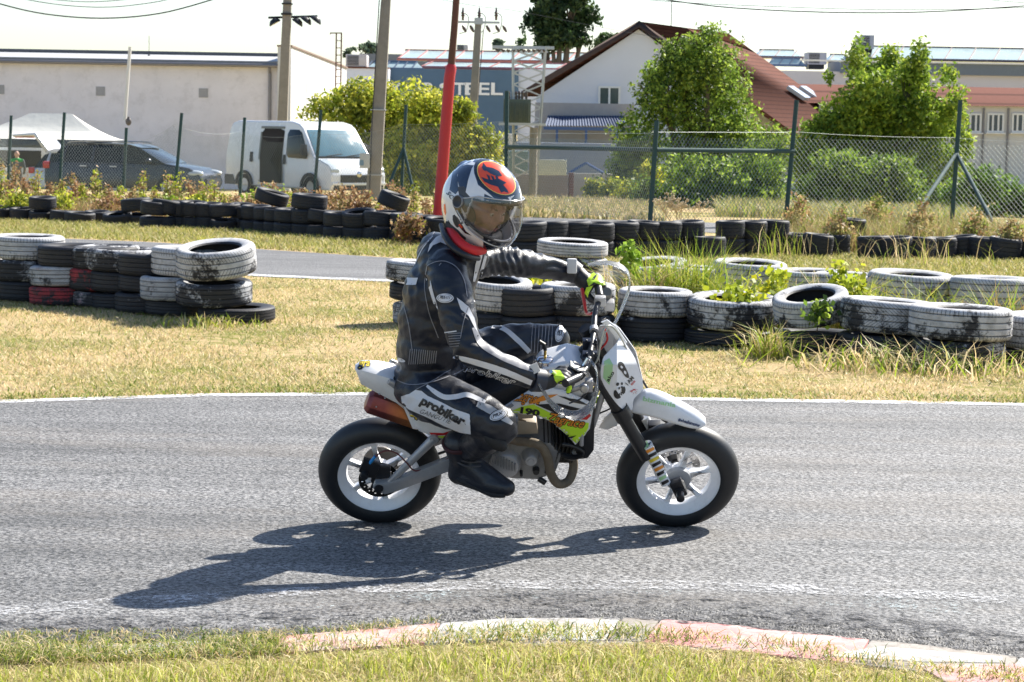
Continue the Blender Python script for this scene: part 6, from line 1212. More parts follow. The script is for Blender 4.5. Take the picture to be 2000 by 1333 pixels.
# mirrored far half meets the near one at the nose
far = MB(); me = cowlp.data; vs = [(v.co.x, -v.co.y, v.co.z) for v in me.vertices]; far.add(vs, [tuple(p.vertices) for p in me.polygons]); far.build('front_number_plate', WP, bike, local=True)
prt = MB(); P = [BL(x, y, -.07) for x, y in ((1205, 672), (1196, 640), (1178, 632), (1174, 634))]
panel('windscreen_edge', [(1174, 630), (1186, 628), (1204, 646), (1226, 684), (1214, 694), (1200, 664), (1186, 642)], -.075, WP, thick=.004, bulge=.004, bend=lambda x, z: .5 * max(0, x - cx0))
# clear cables over the cowl
bt([(1157, 715, -.12), (1168, 700, -.12), (1175, 660, -.12), (1184, 638, -.10), (1200, 642, -.08), (1218, 670, -.05), (1236, 712, -.03), (1246, 728, 0)], .0035, HOSE, 'brake_hose', 8, 7)
bt([(1160, 712, -.08), (1172, 680, -.08), (1186, 645, -.06), (1206, 655, -.04), (1226, 690, -.02), (1242, 726, 0.02)], .003, HOSE, 'clutch_cable', 8, 7)
bt([(1246, 728, 0.03), (1256, 745, .03), (1266, 762, .03)], .0045, BLP, 'lower_cable'); bt([(1150, 812, -.05), (1170, 808, -.05), (1200, 795, -.05)], .0035, BLP, 'throttle_cable')
bt([(1165, 690, .02), (1186, 665, .03), (1180, 640, .05)], .004, REDS, 'red_wire'); bt([(1112, 788, -.3), (1140, 775, -.26), (1160, 740, -.2)], .003, BLP, 'lever_cable')
# front mudguard
def fender():
    b = MB(); prof = [((1226, 806), (1232, 782), .040), ((1262, 812), (1258, 757), .052), ((1300, 822), (1300, 770), .056), ((1340, 836), (1340, 792), .052), ((1368, 840), (1365, 806), .042), ((1379, 830), (1378, 818), .022)]
    rings = []
    for lo, hi, w_ in prof:
        p, q = BL(*lo, -w_), BL(*hi, 0); rings.append([(p.x, -w_, p.z), (q.x * .5 + p.x * .5, -w_ * .96, p.z * .45 + q.z * .55), (q.x, -w_ * .55, q.z - .004), (q.x, 0, q.z + .003), (q.x, w_ * .55, q.z - .004), (q.x * .5 + p.x * .5, w_ * .96, p.z * .45 + q.z * .55), (p.x, w_, p.z)])
    vs = [v for r_ in rings for v in r_]; b.add(vs, [(i * 7 + k, i * 7 + k + 1, i * 7 + 8 + k, i * 7 + 7 + k) for i in range(len(rings) - 1) for k in range(6)]); o = b.build('front_mudguard', WP, bike, local=True)
    m1 = o.modifiers.new('s', 'SUBSURF'); m1.levels = m1.render_levels = 2; m2 = o.modifiers.new('t', 'SOLIDIFY'); m2.thickness = .003; return o
fend = fender()
panel('mudguard_rear_flap', [(1170, 836), (1180, 818), (1196, 804), (1210, 815), (1205, 832), (1186, 840)], .03, WP, bulge=.01)
panel('far_shroud_strip', [(1150, 780), (1180, 774), (1180, 785), (1152, 791)], .06, NEON, bulge=.004)
# foot pegs
for s in (-1, 1): b = MB(); p = BL(912, 925, -.12); b.tube([Vector((p.x, s * .08, p.z)), Vector((p.x, s * .19, p.z - .005))], .012, 10); b.build('foot_peg', ALU, bike, local=True)

# ---------------------------------------------------------------- stickers laid on surfaces
def bvh(objs):
    V = []; Fc = []; dg = bpy.context.evaluated_depsgraph_get()
    for o in objs:
        ev = o.evaluated_get(dg); me = ev.to_mesh(); M = wm(o); k = len(V); V += [M @ v.co for v in me.vertices]; Fc += [tuple(k + i for i in p.vertices) for p in me.polygons]; ev.to_mesh_clear()
    return BVHTree.FromPolygons(V, Fc)
def cast(T, x, y, off):
    d = ray(x, y); h = T.ray_cast(CP, d)
    if h[0] is None: return None
    n = h[1] if h[1].dot(d) < 0 else -h[1]; return h[0] + n * off
def sticker(name, pts2, faces, T, m, parent, off=.0012):
    P = [cast(T, x, y, off) for x, y in pts2]; ok = [tuple(f) for f in faces if all(P[i] is not None for i in f)]
    dref = [p for p in P if p is not None]
    if not dref: return None
    ok = [f for f in ok if max((P[f[i]] - P[f[i - 1]]).length for i in range(len(f))) < .05]
    b = MB(); b.add([p if p is not None else dref[0] for p in P], ok); o = b.build(name, m, parent)
    bm = bmesh.new(); bm.from_mesh(o.data); bmesh.ops.delete(bm, geom=[v for v in bm.verts if not v.link_faces], context='VERTS'); bm.to_mesh(o.data); bm.free()
    for p in o.data.polygons: p.use_smooth = True
    return o
def decal(name, poly, T, m, parent, off=.0012, g=5): v, f, D = cdt(poly, g); return sticker(name, [tuple(p) for p in v], f, T, m, parent, off)
_txt = {}
def text2d(txt, offset=0.0, shear=0.0, bold=0):
    cu = bpy.data.curves.new('t', 'FONT'); cu.body = txt; cu.size = 1; cu.offset = offset; cu.shear = shear; cu.resolution_u = 3; ob = bpy.data.objects.new('t', cu); COL.objects.link(ob); bpy.context.view_layer.update(); me = bpy.data.meshes.new_from_object(ob.evaluated_get(bpy.context.evaluated_depsgraph_get()))
    bm = bmesh.new(); bm.from_mesh(me); bmesh.ops.triangulate(bm, faces=bm.faces); bmesh.ops.subdivide_edges(bm, edges=[e for e in bm.edges if e.calc_length() > .25], cuts=1); bmesh.ops.triangulate(bm, faces=bm.faces); bm.to_mesh(me); bm.free()
    V = [(v.co.x, v.co.y) for v in me.vertices]; Fc = [tuple(p.vertices) for p in me.polygons]; bpy.data.objects.remove(ob); return V, Fc
def tdecal(name, txt, x0, y0, x1, y1, h, T, m, parent, off=.0018, offset=.02, shear=0.0, outline=None, om=None, curve=0):
    V0, _ = text2d(txt, 0, shear); xm = min(v[0] for v in V0); xM = max(v[0] for v in V0); L = math.hypot(x1 - x0, y1 - y0); u = ((x1 - x0) / L, (y1 - y0) / L); n = (u[1], -u[0])
    hh = max(v[1] for v in V0)
    def put(V): return [(x0 + u[0] * (v[0] - xm) / (xM - xm) * L + n[0] * (v[1] / hh * h + curve * math.sin(math.pi * (v[0] - xm) / (xM - xm))), y0 + u[1] * (v[0] - xm) / (xM - xm) * L + n[1] * (v[1] / hh * h + curve * math.sin(math.pi * (v[0] - xm) / (xM - xm)))) for v in V]
    if outline: V, Fc = text2d(txt, outline, shear); sticker(name, put(V), Fc, T, om or BLKS, parent, off - .0006)
    V, Fc = text2d(txt, offset, shear); return sticker(name, put(V), Fc, T, m, parent, off)
TS = bvh([shroud]); SUIT_G = mat('grey_sticker', (.3, .3, .31), .4); 
decal('red_sticker', [(968, 806), (980, 797), (984, 796), (974, 808)], TS, REDS, shroud)
decal('green_sticker', [(992, 806), (1020, 794), (1042, 790), (1070, 804), (1108, 822), (1150, 826), (1149, 836), (1140, 851), (1125, 866), (1104, 846), (1080, 824), (1050, 810), (1012, 807)], TS, NEON, shroud)
decal('red_sticker', [(1118, 818), (1150, 806), (1154, 812), (1146, 820)], TS, REDS, shroud, .002)
decal('dark_sticker', [(1046, 790), (1092, 788), (1140, 800), (1156, 794), (1152, 806), (1118, 818), (1100, 814)], TS, BLKS, shroud, .002)
tdecal('number_text', '190', 1017, 806, 1052, 812, 11, TS, BLKS, shroud, .003, .05)
tdecal('script_text', 'Zagrace', 1004, 783, 1054, 790, 19, TS, ORG, shroud, .003, .01, .5, .06, curve=2); decal('yellow_sticker', [(1012, 764), (1030, 761), (1046, 764), (1028, 768)], TS, YEL, shroud, .002)
tdecal('script_text', 'Zagrace', 1066, 822, 1140, 836, 17, TS, ORG, shroud, .003, .01, .5, .07)
decal('zigzag_sticker', [(1094, 852), (1112, 848), (1110, 853), (1126, 850), (1112, 859), (1110, 854)], TS, BLKS, shroud, .003)
TP = bvh([sidep]); decal('red_stripe', [(838, 845), (866, 846), (890, 838), (902, 832), (895, 842), (870, 850), (844, 851)], TP, REDS, sidep); decal('green_sticker', [(850, 852), (872, 851), (896, 841), (905, 835), (932, 848), (900, 857), (880, 861)], TP, NEON, sidep)
tdecal('script_text', 'Zagr', 786, 772, 806, 822, 14, TP, YEL, sidep, .003, .02, .4, .09)
TT = bvh([tail]); tdecal('script_text', 'gra', 700, 717, 722, 716, 9, TT, YEL, tail, .003, .02, .4, .09)
TC = bvh([cowlp]);
decal('green_sticker', [(1180, 706), (1190, 700), (1197, 712), (1196, 730), (1190, 752), (1178, 738)], TC, PALEG, cowlp)
tdecal('sponsor_text', 'ako', 1189, 746, 1200, 728, 7, TC, BLKS, cowlp, .002, .02)
for pts, mm in (([(1030, 790), (1060, 772), (1090, 770), (1064, 782)], ORG), ([(1088, 772), (1130, 782), (1150, 792), (1120, 786)], BLKS), ([(984, 800), (1000, 788), (1004, 792), (990, 802)], SUIT_G)): decal('graphic', pts, TS, mm, shroud, .0035)
# panda mark: black patches on the white plate
for pts in (spt([(1203, 751), (1206, 747), (1209, 750), (1206, 754)], 3), spt([(1213, 747), (1216, 748), (1215, 752), (1212, 751)], 3), spt([(1207, 758), (1210, 756), (1210, 760), (1208, 761)], 3), spt([(1214, 754), (1216, 756), (1214, 759), (1212, 757)], 3), spt([(1199, 764), (1203, 762), (1207, 769), (1212, 776), (1205, 779), (1199, 773)], 3), spt([(1214, 759), (1219, 755), (1221, 763), (1217, 770), (1214, 766)], 3)):
    decal('panda_mark', pts, TC, BLKS, cowlp, .002, 3)
tdecal('sponsor_text', 'WWF', 1206, 779, 1222, 766, 6, TC, BLKS, cowlp, .002, .03)
decal('helmet_mark', spt([(1207, 710), (1212, 707), (1218, 712), (1226, 728), (1228, 738), (1221, 736), (1214, 726), (1208, 720)], 3), TC, BLKS, cowlp, .0016, 3); decal('helmet_mark', spt([(1212, 714), (1216, 717), (1214, 720), (1211, 717)], 3), TC, WP, cowlp, .0024, 3); decal('helmet_mark', spt([(1218, 724), (1222, 726), (1222, 731), (1218, 729)], 3), TC, WP, cowlp, .0024, 3)
tdecal('sponsor_text', 'I AM', 1226, 753, 1238, 739, 7, TC, BLKS, cowlp, .002, .03); tdecal('sponsor_text', 'RIDER', 1234, 753, 1241, 745, 3.5, TC, REDS, cowlp, .002, .03)
tdecal('star_text', '*', 1234, 776, 1246, 774, 14, TC, REDS, cowlp, .002, .06)
TFn = bvh([fend]); tdecal('sponsor_text', 'bizmania', 1256, 783, 1318, 796, 8, TFn, PALEG, fend, .003, .03); tdecal('sponsor_text', '#wheeliemaster', 1324, 822, 1366, 834, 6, TFn, mat('navy_sticker', (.02, .04, .12), .4), fend, .003, .03)
TSl = bvh([sleeve_near]); 
for i in range(9):
    f = i / 9; x, y = 1262 + 42 * f, 872 + 78 * f; m_ = [BLKS, ORG, BLKS, YEL, BLKS, ORG, BLKS, PALEG, BLKS][i]; decal('wrap_sticker', [(x - 16, y + 5), (x + 12, y - 9), (x + 15, y - 4), (x - 13, y + 11)], TSl, m_, sleeve_near, .0015, 4)
decal('wrap_sticker', [(1258, 866), (1264, 862), (1268, 872), (1256, 880)], TSl, PALEG, sleeve_near, .0026, 4)
# ================================================================ RIDER
prs = empty('person', gflat(870, 1021) , 'rider in black and white racing leathers and full face helmet on the white minibike', 'person')
HD = 8.45; HC = W(940, 396, HD)
yaw_, pit_ = R(-40), R(25)
HM = Matrix.Translation(HC) @ Matrix.Rotation(yaw_, 4, 'Z') @ Matrix.Rotation(pit_, 4, 'Y') # local x = face direction, y = rider's left, z = crown
hp = lambda x, y, z: HM @ Vector((x, y, z))
b = MB()
PEL = W(838, 742, 8.62); b.ell(PEL, (.14, .19, .14)); b.ell(W(818, 755, 8.62), (.10, .18, .09))
b.ell(W(838, 680, 8.58), (.130, .165, .14)); b.ell(W(846, 625, 8.56), (.138, .175, .15)); b.ell(W(858, 575, 8.54), (.142, .19, .16)); b.ell(W(876, 525, 8.52), (.125, .19, .12))
b.ell(W(852, 500, 8.52), (.075, .13, .09)); b.ell(W(905, 500, 8.50), (.10, .14, .08))
cap(b, [W(893, 500, 8.50), W(918, 462, 8.47), HC + Vector((-.02, 0, -.04))], [.085, .075, .068])
# head: skull, jaw, nose, brows (one surface with the body)
b.ell(hp(0, 0, .01), (.094, .094, .112)); b.ell(hp(.035, 0, -.055), (.058, .055, .06)); cap(b, [hp(.088, 0, .005), hp(.104, 0, -.022)], [.011, .014], 10); b.ell(hp(.102, 0, -.024), .0155); b.ell(hp(.082, .030, .012), (.02, .03, .012)); b.ell(hp(.082, -.030, .012), (.02, .03, .012)); b.ell(hp(.07, -.04, -.03), .026); b.ell(hp(.07, .04, -.03), .026); b.ell(hp(.09, 0, -.06), (.014, .024, .012))
# arms
cap(b, [W(872, 528, 8.36), W(880, 560, 8.30), W(896, 625, 8.24), W(912, 680, 8.20)], [.082, .080, .070, .057], 18)
cap(b, [W(912, 682, 8.20), W(955, 704, 8.20), W(1010, 728, 8.23), W(1055, 743, 8.27)], [.057, .056, .048, .040], 18)
cap(b, [W(925, 510, 8.64), W(970, 508, 8.72), W(1040, 518, 8.84), W(1085, 526, 8.90), W(1125, 536, 8.93)], [.076, .062, .054, .045, .037], 18)
# legs
KN = W(972, 828, 8.27)
cap(b, [W(838, 772, 8.50), W(880, 788, 8.42), W(935, 811, 8.32), KN], [.104, .098, .086, .074], 20); b.ell(W(982, 838, 8.27), (.058, .06, .062))
cap(b, [KN, W(945, 858, 8.42), W(915, 878, 8.58), W(905, 888, 8.66)], [.074, .064, .054, .046], 16)
cap(b, [W(860, 735, 8.72), W(940, 690, 8.76), W(1020, 668, 8.80), W(1072, 668, 8.84)], [.115, .095, .076, .068], 20); b.ell(W(1080, 668, 8.84), .068)
cap(b, [W(1075, 670, 8.85), W(1060, 740, 8.97), W(1020, 830, 9.02), W(985, 870, 9.03)], [.066, .062, .052, .042], 14)
t = NT('suit_leather'); c = t.co(); n = t.noise(9, 5, .6, c); ww = t.n.new('ShaderNodeTexNoise'); ww.inputs['Scale'].default_value = 15; ww.inputs['Detail'].default_value = 4; t.l.new(t.mapv(c, (1, 1, .8)), ww.inputs['Vector'])
t.bump(t.mth('ADD', t.mth('MULTIPLY', ww.outputs[0], 1.0), t.mth('MULTIPLY', t.noise(300, 2, .5, c), .12)), .55, .012); SUIT = t.out(t.mix(n, (.005, .006, .011), (.009, .012, .021)), .42, spec=.5)
t = NT('perforated_leather'); c = t.co(); v = t.vor(260, c).outputs['Distance']; t.bump(v, .5, .002); SUITB = t.out(t.mul((.017, .017, .019), t.mth('ADD', t.mth('MULTIPLY', v, .8), .7)), .55)
SKN = mat('face_skin', (.30, .155, .12), .5, 0, .08, 30)
body = remesh('body', b, .0085, [SUIT, SUITB, SKN], prs, 4)
me = body.data; nv = len(me.vertices); co = np.empty(nv * 3, np.float32); me.vertices.foreach_get('co', co); co = co.reshape(-1, 3); no = np.empty(nv * 3, np.float32); me.vertex_normals.foreach_get('vector', no); no = no.reshape(-1, 3)
Wp = co + np.array(WM['person.001'].translation if 'person.001' in WM else prs.location); hc = np.array(HC); dh = np.linalg.norm(Wp - hc, axis=1)
fold = np.array([pnoise(Vector((p[0] * 12, p[1] * 8, p[2] * 20))) * .6 + (.5 - abs(pnoise(Vector((p[0] * 17 + p[2] * 8, p[1] * 12, p[2] * 24 - p[0] * 6)))) * 2.6) * .55 + pnoise(Vector((p[0] * 45, p[1] * 35, p[2] * 50))) * .08 for p in Wp]); amp = np.clip((dh - .14) / .06, 0, 1) * .0075
# deeper pleats on the far sleeve near the shoulder and at the knees' stretch panels
sx_ = np.array(W(960, 500, 8.75)); d1 = np.exp(-((Wp - sx_) ** 2).sum(1) / .012); fold += d1 * 1.2 * np.sin(Wp[:, 0] * 230 + Wp[:, 2] * 60)
for kc in ((1040, 660, 8.80), (930, 805, 8.28)):
    q = np.array(W(*kc)); d1 = np.exp(-((Wp - q) ** 2).sum(1) / .0022); fold += d1 * .9 * np.sin(Wp[:, 0] * 560 + Wp[:, 2] * 180 * (1 if kc[0] < 1000 else .2))
co += no * (fold * amp)[:, None]; me.vertices.foreach_set('co', co.ravel()); me.update()
for p in me.polygons:
    w_ = Vector(p.center) + prs.location; l = HM.inverted() @ w_; p.material_index = 2 if (l.length < .125 and l.z > -.11 and l.x > -.02) or l.length < .10 else 0
def sph(name, c, r, m, parent): b = MB(); b.ell(c, r, nu=16, nv=10); return b.build(name, m, parent)
for s in (-1, 1):
    e = sph('eye', hp(.0850, s * .031, -.003), .0115, mat('eye_white', (.34, .30, .28), .3, 0, .02), body); sph('iris', hp(.0925, s * .031, -.004), .0055, mat('dark_iris', (.05, .03, .02), .1), e)
    b = MB(); b.tube([hp(.095, s * .014, .014), hp(.0985, s * .030, .019), hp(.089, s * .050, .014)], [.003, .0038, .002], 8, smooth_path=4); b.build('eyebrow', mat('brow_hair', (.06, .035, .02), .8), body)
# ---- helmet
def hr(d):
    x, y, z = d; a = .168 if x > 0 else .164; bb = .139; c_ = .166 if z > 0 else .178
    r = 1 / math.sqrt((x / a) ** 2 + (y / bb) ** 2 + (z / c_) ** 2)
    if z < .2: k = max(0, min(1, (.2 - z) / .6)); r += .026 * k * max(0, x) ** 1.5   # chin bar
    if x < 0: r -= .012 * max(0, -z) * (-x)
    return r
def port(az, el): # inside the eye port
    lim = R(68); top = R(24) - .10 * (az / lim) ** 2; bot = R(-26) + .16 * (az / lim) ** 2; return abs(az) < lim and bot < el < top
def hpt(az, el, off=0): d = Vector((math.cos(el) * math.cos(az), math.cos(el) * math.sin(az), math.sin(el))); return d * (hr(d) + off)
HW = mat('helmet_white_gloss', (.72, .73, .75), .12, 0, .02, 4, coat=1.0); HB_ = mat('helmet_black_gloss', (.010, .012, .020), .10, 0, .05, 4, coat=1.0); HNV = mat('helmet_navy_gloss', (.016, .030, .062), .12, 0, .1, 6, coat=1.0); HOR = mat('helmet_orange', (.85, .09, .03), .2, 0, .05, 8, coat=.6); HYE = mat('helmet_yellow_line', (.85, .65, .15), .3)
NA, NE = 144, 96; vs = []; idx = {}
b = MB(); emin = R(-62)
for j in range(NE + 1):
    for i in range(NA): az = 2 * math.pi * i / NA - math.pi; el = emin + (math.pi / 2 - emin) * j / NE; b.v.append(tuple(hpt(az, el)))
for j in range(NE):
    for i in range(NA):
        az = 2 * math.pi * (i + .5) / NA - math.pi; el = emin + (math.pi / 2 - emin) * (j + .5) / NE
        if port(az, el): continue
        b.f.append((j * NA + i, j * NA + (i + 1) % NA, (j + 1) * NA + (i + 1) % NA, (j + 1) * NA + i)); b.m.append(0)
b.v = [tuple(HM @ Vector(v)) for v in b.v]; helm = b.build('helmet', HW, prs); so = helm.modifiers.new('s', 'SOLIDIFY'); so.thickness = .014; so.offset = -1
# spoiler ridge at the back of the crown
b = MB(); vs = []
for k in range(13):
    a = -1 + 2 * k / 12; y = a * .085; x = -.085 - .02 * (1 - a * a); z = .128 - .03 * a * a; vs.append((Vector((x, y, z)), Vector((x - .045, y * .85, z - .012)), Vector((x - .03, y * .9, z - .045))))
for k in range(12): A, B = vs[k], vs[k + 1]; b.add([hp(*A[0]), hp(*A[1]), hp(*A[2]), hp(*B[0]), hp(*B[1]), hp(*B[2])], [(0, 1, 4, 3), (1, 2, 5, 4), (2, 0, 3, 5)] + ([(0, 2, 1)] if k == 0 else []) + ([(3, 4, 5)] if k == 11 else []))
b.v = [tuple(Vector(v).lerp(HC, .07)) for v in b.v]; b.build('spoiler', HNV, helm)
# lining
b = MB()
for j in range(12):
    for i in range(40):
        pass
for s in (-1, 1): b.ell(hp(.022, s * .098, -.045), (.045, .03, .055)); 
b.tube([hp(.105 * math.cos(a), .1 * math.sin(a), -.105) for a in np.linspace(-1.9, 1.9, 14)], .022, 10); b.build('lining', mat('grey_lining', (.035, .035, .038), .8), helm)
b = MB(); b.tube([hp(*hpt(a, R(-26) + .16 * (a / R(68)) ** 2, -.005)) for a in np.linspace(-R(66), R(66), 30)], .006, 8); b.tube([hp(*hpt(a, R(24) - .1 * (a / R(68)) ** 2, -.005)) for a in np.linspace(-R(66), R(66), 30)], .006, 8); b.build('eye_port_seal', mat('rubber_seal', (.02, .02, .02), .5), helm)
# visor, tinted clear
t = NT('visor_polycarbonate'); t.n.remove(t.b); tr_ = t.n.new('ShaderNodeBsdfTransparent'); tr_.inputs[0].default_value = (.74, .75, .78, 1); gl = t.n.new('ShaderNodeBsdfGlossy'); gl.inputs['Roughness'].default_value = .04; lw = t.n.new('ShaderNodeLayerWeight'); lw.inputs[0].default_value = .35; mx = t.n.new('ShaderNodeMixShader')
t.l.new(t.mth('ADD', t.mth('MULTIPLY', lw.outputs['Fresnel'], .6), .05, clamp=True), mx.inputs[0]); t.l.new(tr_.outputs[0], mx.inputs[1]); t.l.new(gl.outputs[0], mx.inputs[2]); t.l.new(mx.outputs[0], t.n['Material Output'].inputs[0]); VIS = t.m
b = MB(); na, ne = 60, 24
for j in range(ne + 1):
    for i in range(na + 1):
        az = -R(86) + R(172) * i / na; q = (az / R(68)) ** 2; top = R(29) - .10 * q; bot = R(-31) + .17 * q; k_ = max(0, abs(az) - R(60)) / R(26); top, bot = top * (1 - k_ * .5), bot * (1 - k_ * .5); el = bot + (top - bot) * j / ne; b.v.append(tuple(hp(*hpt(az, el, .0055))))
for j in range(ne):
    for i in range(na): b.f.append((j * (na + 1) + i, j * (na + 1) + i + 1, (j + 1) * (na + 1) + i + 1, (j + 1) * (na + 1) + i)); b.m.append(0)
visor = b.build('visor', VIS, helm)
b = MB(); w1 = []
for f_, st in ((0, 0), (1, ne)): b.tube([Vector(visor.data.vertices[0].co) * 0 + (prs.location + Vector(0 * Vector((1, 1, 1)))) for _ in range(0)] or [hp(*hpt(-R(84) + R(168) * i / 40, (R(-31) + .17 * ((-R(84) + R(168) * i / 40) / R(68)) ** 2 if f_ == 0 else R(29) - .10 * ((-R(84) + R(168) * i / 40) / R(68)) ** 2) * (1 - max(0, abs(-R(84) + R(168) * i / 40) - R(60)) / R(26) * .5), .0065)) for i in range(41)], .0022, 6)
b.build('visor_rim', mat('visor_edge', (.45, .46, .48), .15, 0, .05), helm)
for s in (-1, 1):
    c0 = hpt(s * R(87), R(4), .004); nn = Vector((0, s, .08)).normalized(); Mq = HM @ Matrix.Translation(c0) @ nn.to_track_quat('Z', 'Y').to_matrix().to_4x4()
    b = MB(); b.lathe([(0, .004), (.012, .005), (.019, .008), (.0215, .008), (.0215, -.006)], 28, Mq); pv_ = b.build('visor_pivot', mat('matt_black_plastic', (.02, .02, .022), .5), helm)
    b = MB(); b.lathe([(.0205, .0075), (.0225, .0088), (.0245, .0075), (.0245, -.006)], 28, Mq); b.build('pivot_ring', mat('grey_ring', (.25, .26, .28), .3, .3), pv_)
# helmet artwork
TH = bvh([helm]); O = .0009
decal('navy_paint', [(878, 372), (884, 338), (896, 320), (908, 308), (925, 302), (950, 306), (985, 322), (1008, 350), (1018, 392), (1012, 405), (990, 411), (962, 409), (946, 402), (944, 380), (930, 360), (926, 335), (930, 318), (922, 316), (905, 322), (893, 342), (895, 365), (900, 372), (896, 372), (890, 380)], TH, HNV, helm, O, 4)
decal('navy_paint', [(897, 326), (912, 322), (927, 324), (920, 340), (912, 374), (899, 372), (893, 350)], TH, HNV, helm, O, 4)
decal('black_paint', [(946, 379), (965, 388), (995, 388), (1016, 376), (1016, 404), (1000, 411), (972, 409), (945, 401)], TH, HB_, helm, O * 1.7, 4)
decal('white_paint', [(930, 318), (926, 338), (934, 362), (952, 376), (965, 388), (946, 379), (945, 401), (925, 392), (910, 376), (915, 352), (922, 330)], TH, HW, helm, O * 2.4, 4)
ov = [(969 + 41 * math.cos(a) * .79 - 24 * math.sin(a) * .62, 349 + 41 * math.cos(a) * .62 + 24 * math.sin(a) * .79) for a in np.linspace(0, 2 * math.pi, 30)[:-1]]
grow = lambda P, k, c=(968, 350): [(c[0] + (x - c[0]) * k, c[1] + (y - c[1]) * k) for x, y in P]
decal('black_ring', grow(ov, 1.22), TH, HB_, helm, O * 3, 4); decal('yellow_ring', grow(ov, 1.04), TH, HYE, helm, O * 3.6, 4); decal('orange_emblem', ov, TH, HOR, helm, O * 4.2, 4)
for pts in ([(943, 326), (944, 320), (950, 328), (962, 330), (974, 336), (980, 345), (970, 346), (958, 341), (948, 334)], [(940, 347), (950, 351), (962, 353), (972, 350), (988, 358), (982, 362), (990, 372), (992, 378), (984, 375), (978, 377), (972, 366), (958, 362), (946, 356)], [(950, 342), (956, 345), (958, 353), (954, 352)], [(958, 344), (964, 347), (966, 354), (962, 353)], [(967, 345), (972, 347), (974, 356), (969, 354)], [(943, 326), (947, 332), (950, 337), (944, 334), (941, 328)]):
    decal('scorpion_mark', pts, TH, HNV, helm, O * 5, 3)
decal('white_mark', [(991, 386), (1004, 382), (998, 388), (996, 400), (994, 390)], TH, HW, helm, O * 3, 3)
decal('black_side', [(884, 384), (892, 396), (904, 420), (916, 442), (908, 440), (894, 420), (885, 402)], TH, HB_, helm, O, 4); decal('visor_side_plate', [(894, 366), (906, 364), (924, 382), (946, 398), (952, 404), (946, 436), (962, 468), (944, 456), (926, 440), (912, 424), (901, 404)], TH, mat('smoke_grey_plastic', (.05, .05, .052), .35), helm, O * 1.2, 4)
decal('black_edge', [(872, 440), (880, 452), (892, 470), (910, 486), (930, 497), (930, 492), (912, 480), (897, 463), (884, 444), (876, 430)], TH, HB_, helm, O, 4)
decal('black_swoosh', [(892, 422), (902, 438), (910, 452), (922, 461), (908, 456), (896, 442)], TH, HB_, helm, O, 4)
decal('black_chin', [(944, 463), (968, 474), (992, 470), (1002, 462), (996, 482), (975, 500), (945, 500), (930, 496), (944, 486)], TH, HB_, helm, O, 4)
decal('orange_back', [(867, 400), (870, 398), (872, 416), (870, 422), (867, 412)], TH, HOR, helm, O, 3)
tdecal('helmet_text', 'SCORPION', 872, 378, 901, 438, 8, TH, HB_, helm, .0022, .02, 0, curve=5)
tdecal('helmet_text', 'exo', 896, 440, 902, 446, 4, TH, HOR, helm, .0022, .02)
# collar / neck roll
b = MB(); b.tube([W(878, 446, 8.42), W(888, 464, 8.36), W(905, 482, 8.33), W(925, 490, 8.34), W(945, 490, 8.40)], [.014, .020, .022, .020, .014], 12, smooth_path=5); b.build('red_neck_collar', mat('red_fabric', (.55, .015, .02), .6), prs)
b = MB(); b.tube([W(862, 440, 8.46), W(870, 462, 8.36), W(886, 484, 8.31), W(910, 500, 8.30), W(935, 505, 8.36)], [.010, .013, .014, .013, .010], 12, smooth_path=5); b.build('jacket_collar', SUIT, prs)
# ---- suit patches
TB_ = bvh([body]); SW = mat('suit_white_leather', (.62, .62, .64), .5, 0, .04, 8, .3, 60, .002); SG = mat('suit_grey_leather', (.20, .20, .22), .5, 0, .06, 10)
def sp_(n, pts, m=SW, off=.0022, g=6, sm=0): return decal(n, spt(pts, 4) if sm else pts, TB_, m, body, off, g)
def band(name, line, w, m=SW, off=.0022, g=6):
    L = []; Rr = []; ctr = []; n = len(line); m_ = 6
    for i in range(n - 1):
        p0, p1, p2, p3 = [np.array(line[max(0, min(n - 1, i + k))], float) for k in (-1, 0, 1, 2)]
        for k in range(m_): t_ = k / m_; ctr.append(.5 * (2 * p1 + (p2 - p0) * t_ + (2 * p0 - 5 * p1 + 4 * p2 - p3) * t_ * t_ + (3 * p1 - p0 - 3 * p2 + p3) * t_ ** 3))
    ctr.append(np.array(line[-1], float)); ww_ = w if isinstance(w, (list, tuple)) else [w, w]
    for i, c_ in enumerate(ctr):
        t_ = ctr[min(i + 1, len(ctr) - 1)] - ctr[max(i - 1, 0)]; t_ = t_ / np.linalg.norm(t_); nn = np.array([-t_[1], t_[0]]); f = i / (len(ctr) - 1) * (len(ww_) - 1); k = min(int(f), len(ww_) - 2); q = (ww_[k] + (ww_[k + 1] - ww_[k]) * (f - k)) / 2; L.append(tuple(c_ + nn * q)); Rr.append(tuple(c_ - nn * q))
    return decal(name, L + Rr[::-1], TB_, m, body, off, g)
sp_('shoulder_patch', [(836, 494), (840, 478), (852, 464), (868, 456), (880, 466), (894, 486), (892, 496), (878, 482), (860, 474), (846, 480)])
sp_('back_patch', [(788, 543), (817, 543), (813, 557), (787, 557)])
sp_('side_patch', [(832, 543), (841, 547), (848, 575), (857, 605), (858, 622), (850, 600), (842, 575)])
sp_('back_piping', [(784, 565), (787, 566), (784, 590), (781, 590)])
sp_('elbow_patch', [(892, 582), (903, 590), (915, 600), (926, 622), (932, 650), (926, 640), (915, 618), (900, 605)])
band('upper_arm_seam', [(869, 650), (892, 647)], 2.2); band('back_piping', [(806, 520), (820, 488), (838, 470), (850, 452)], [1.5, 3, 3, 1.5], SG); band('back_piping', [(812, 515), (826, 486), (846, 462)], [1, 2, 1], SW)
band('chest_stripe', [(938, 496), (932, 520), (925, 550)], [8, 9, 4]); band('chest_stripe', [(948, 500), (940, 530), (932, 560), (926, 590)], [5, 6, 5, 3])
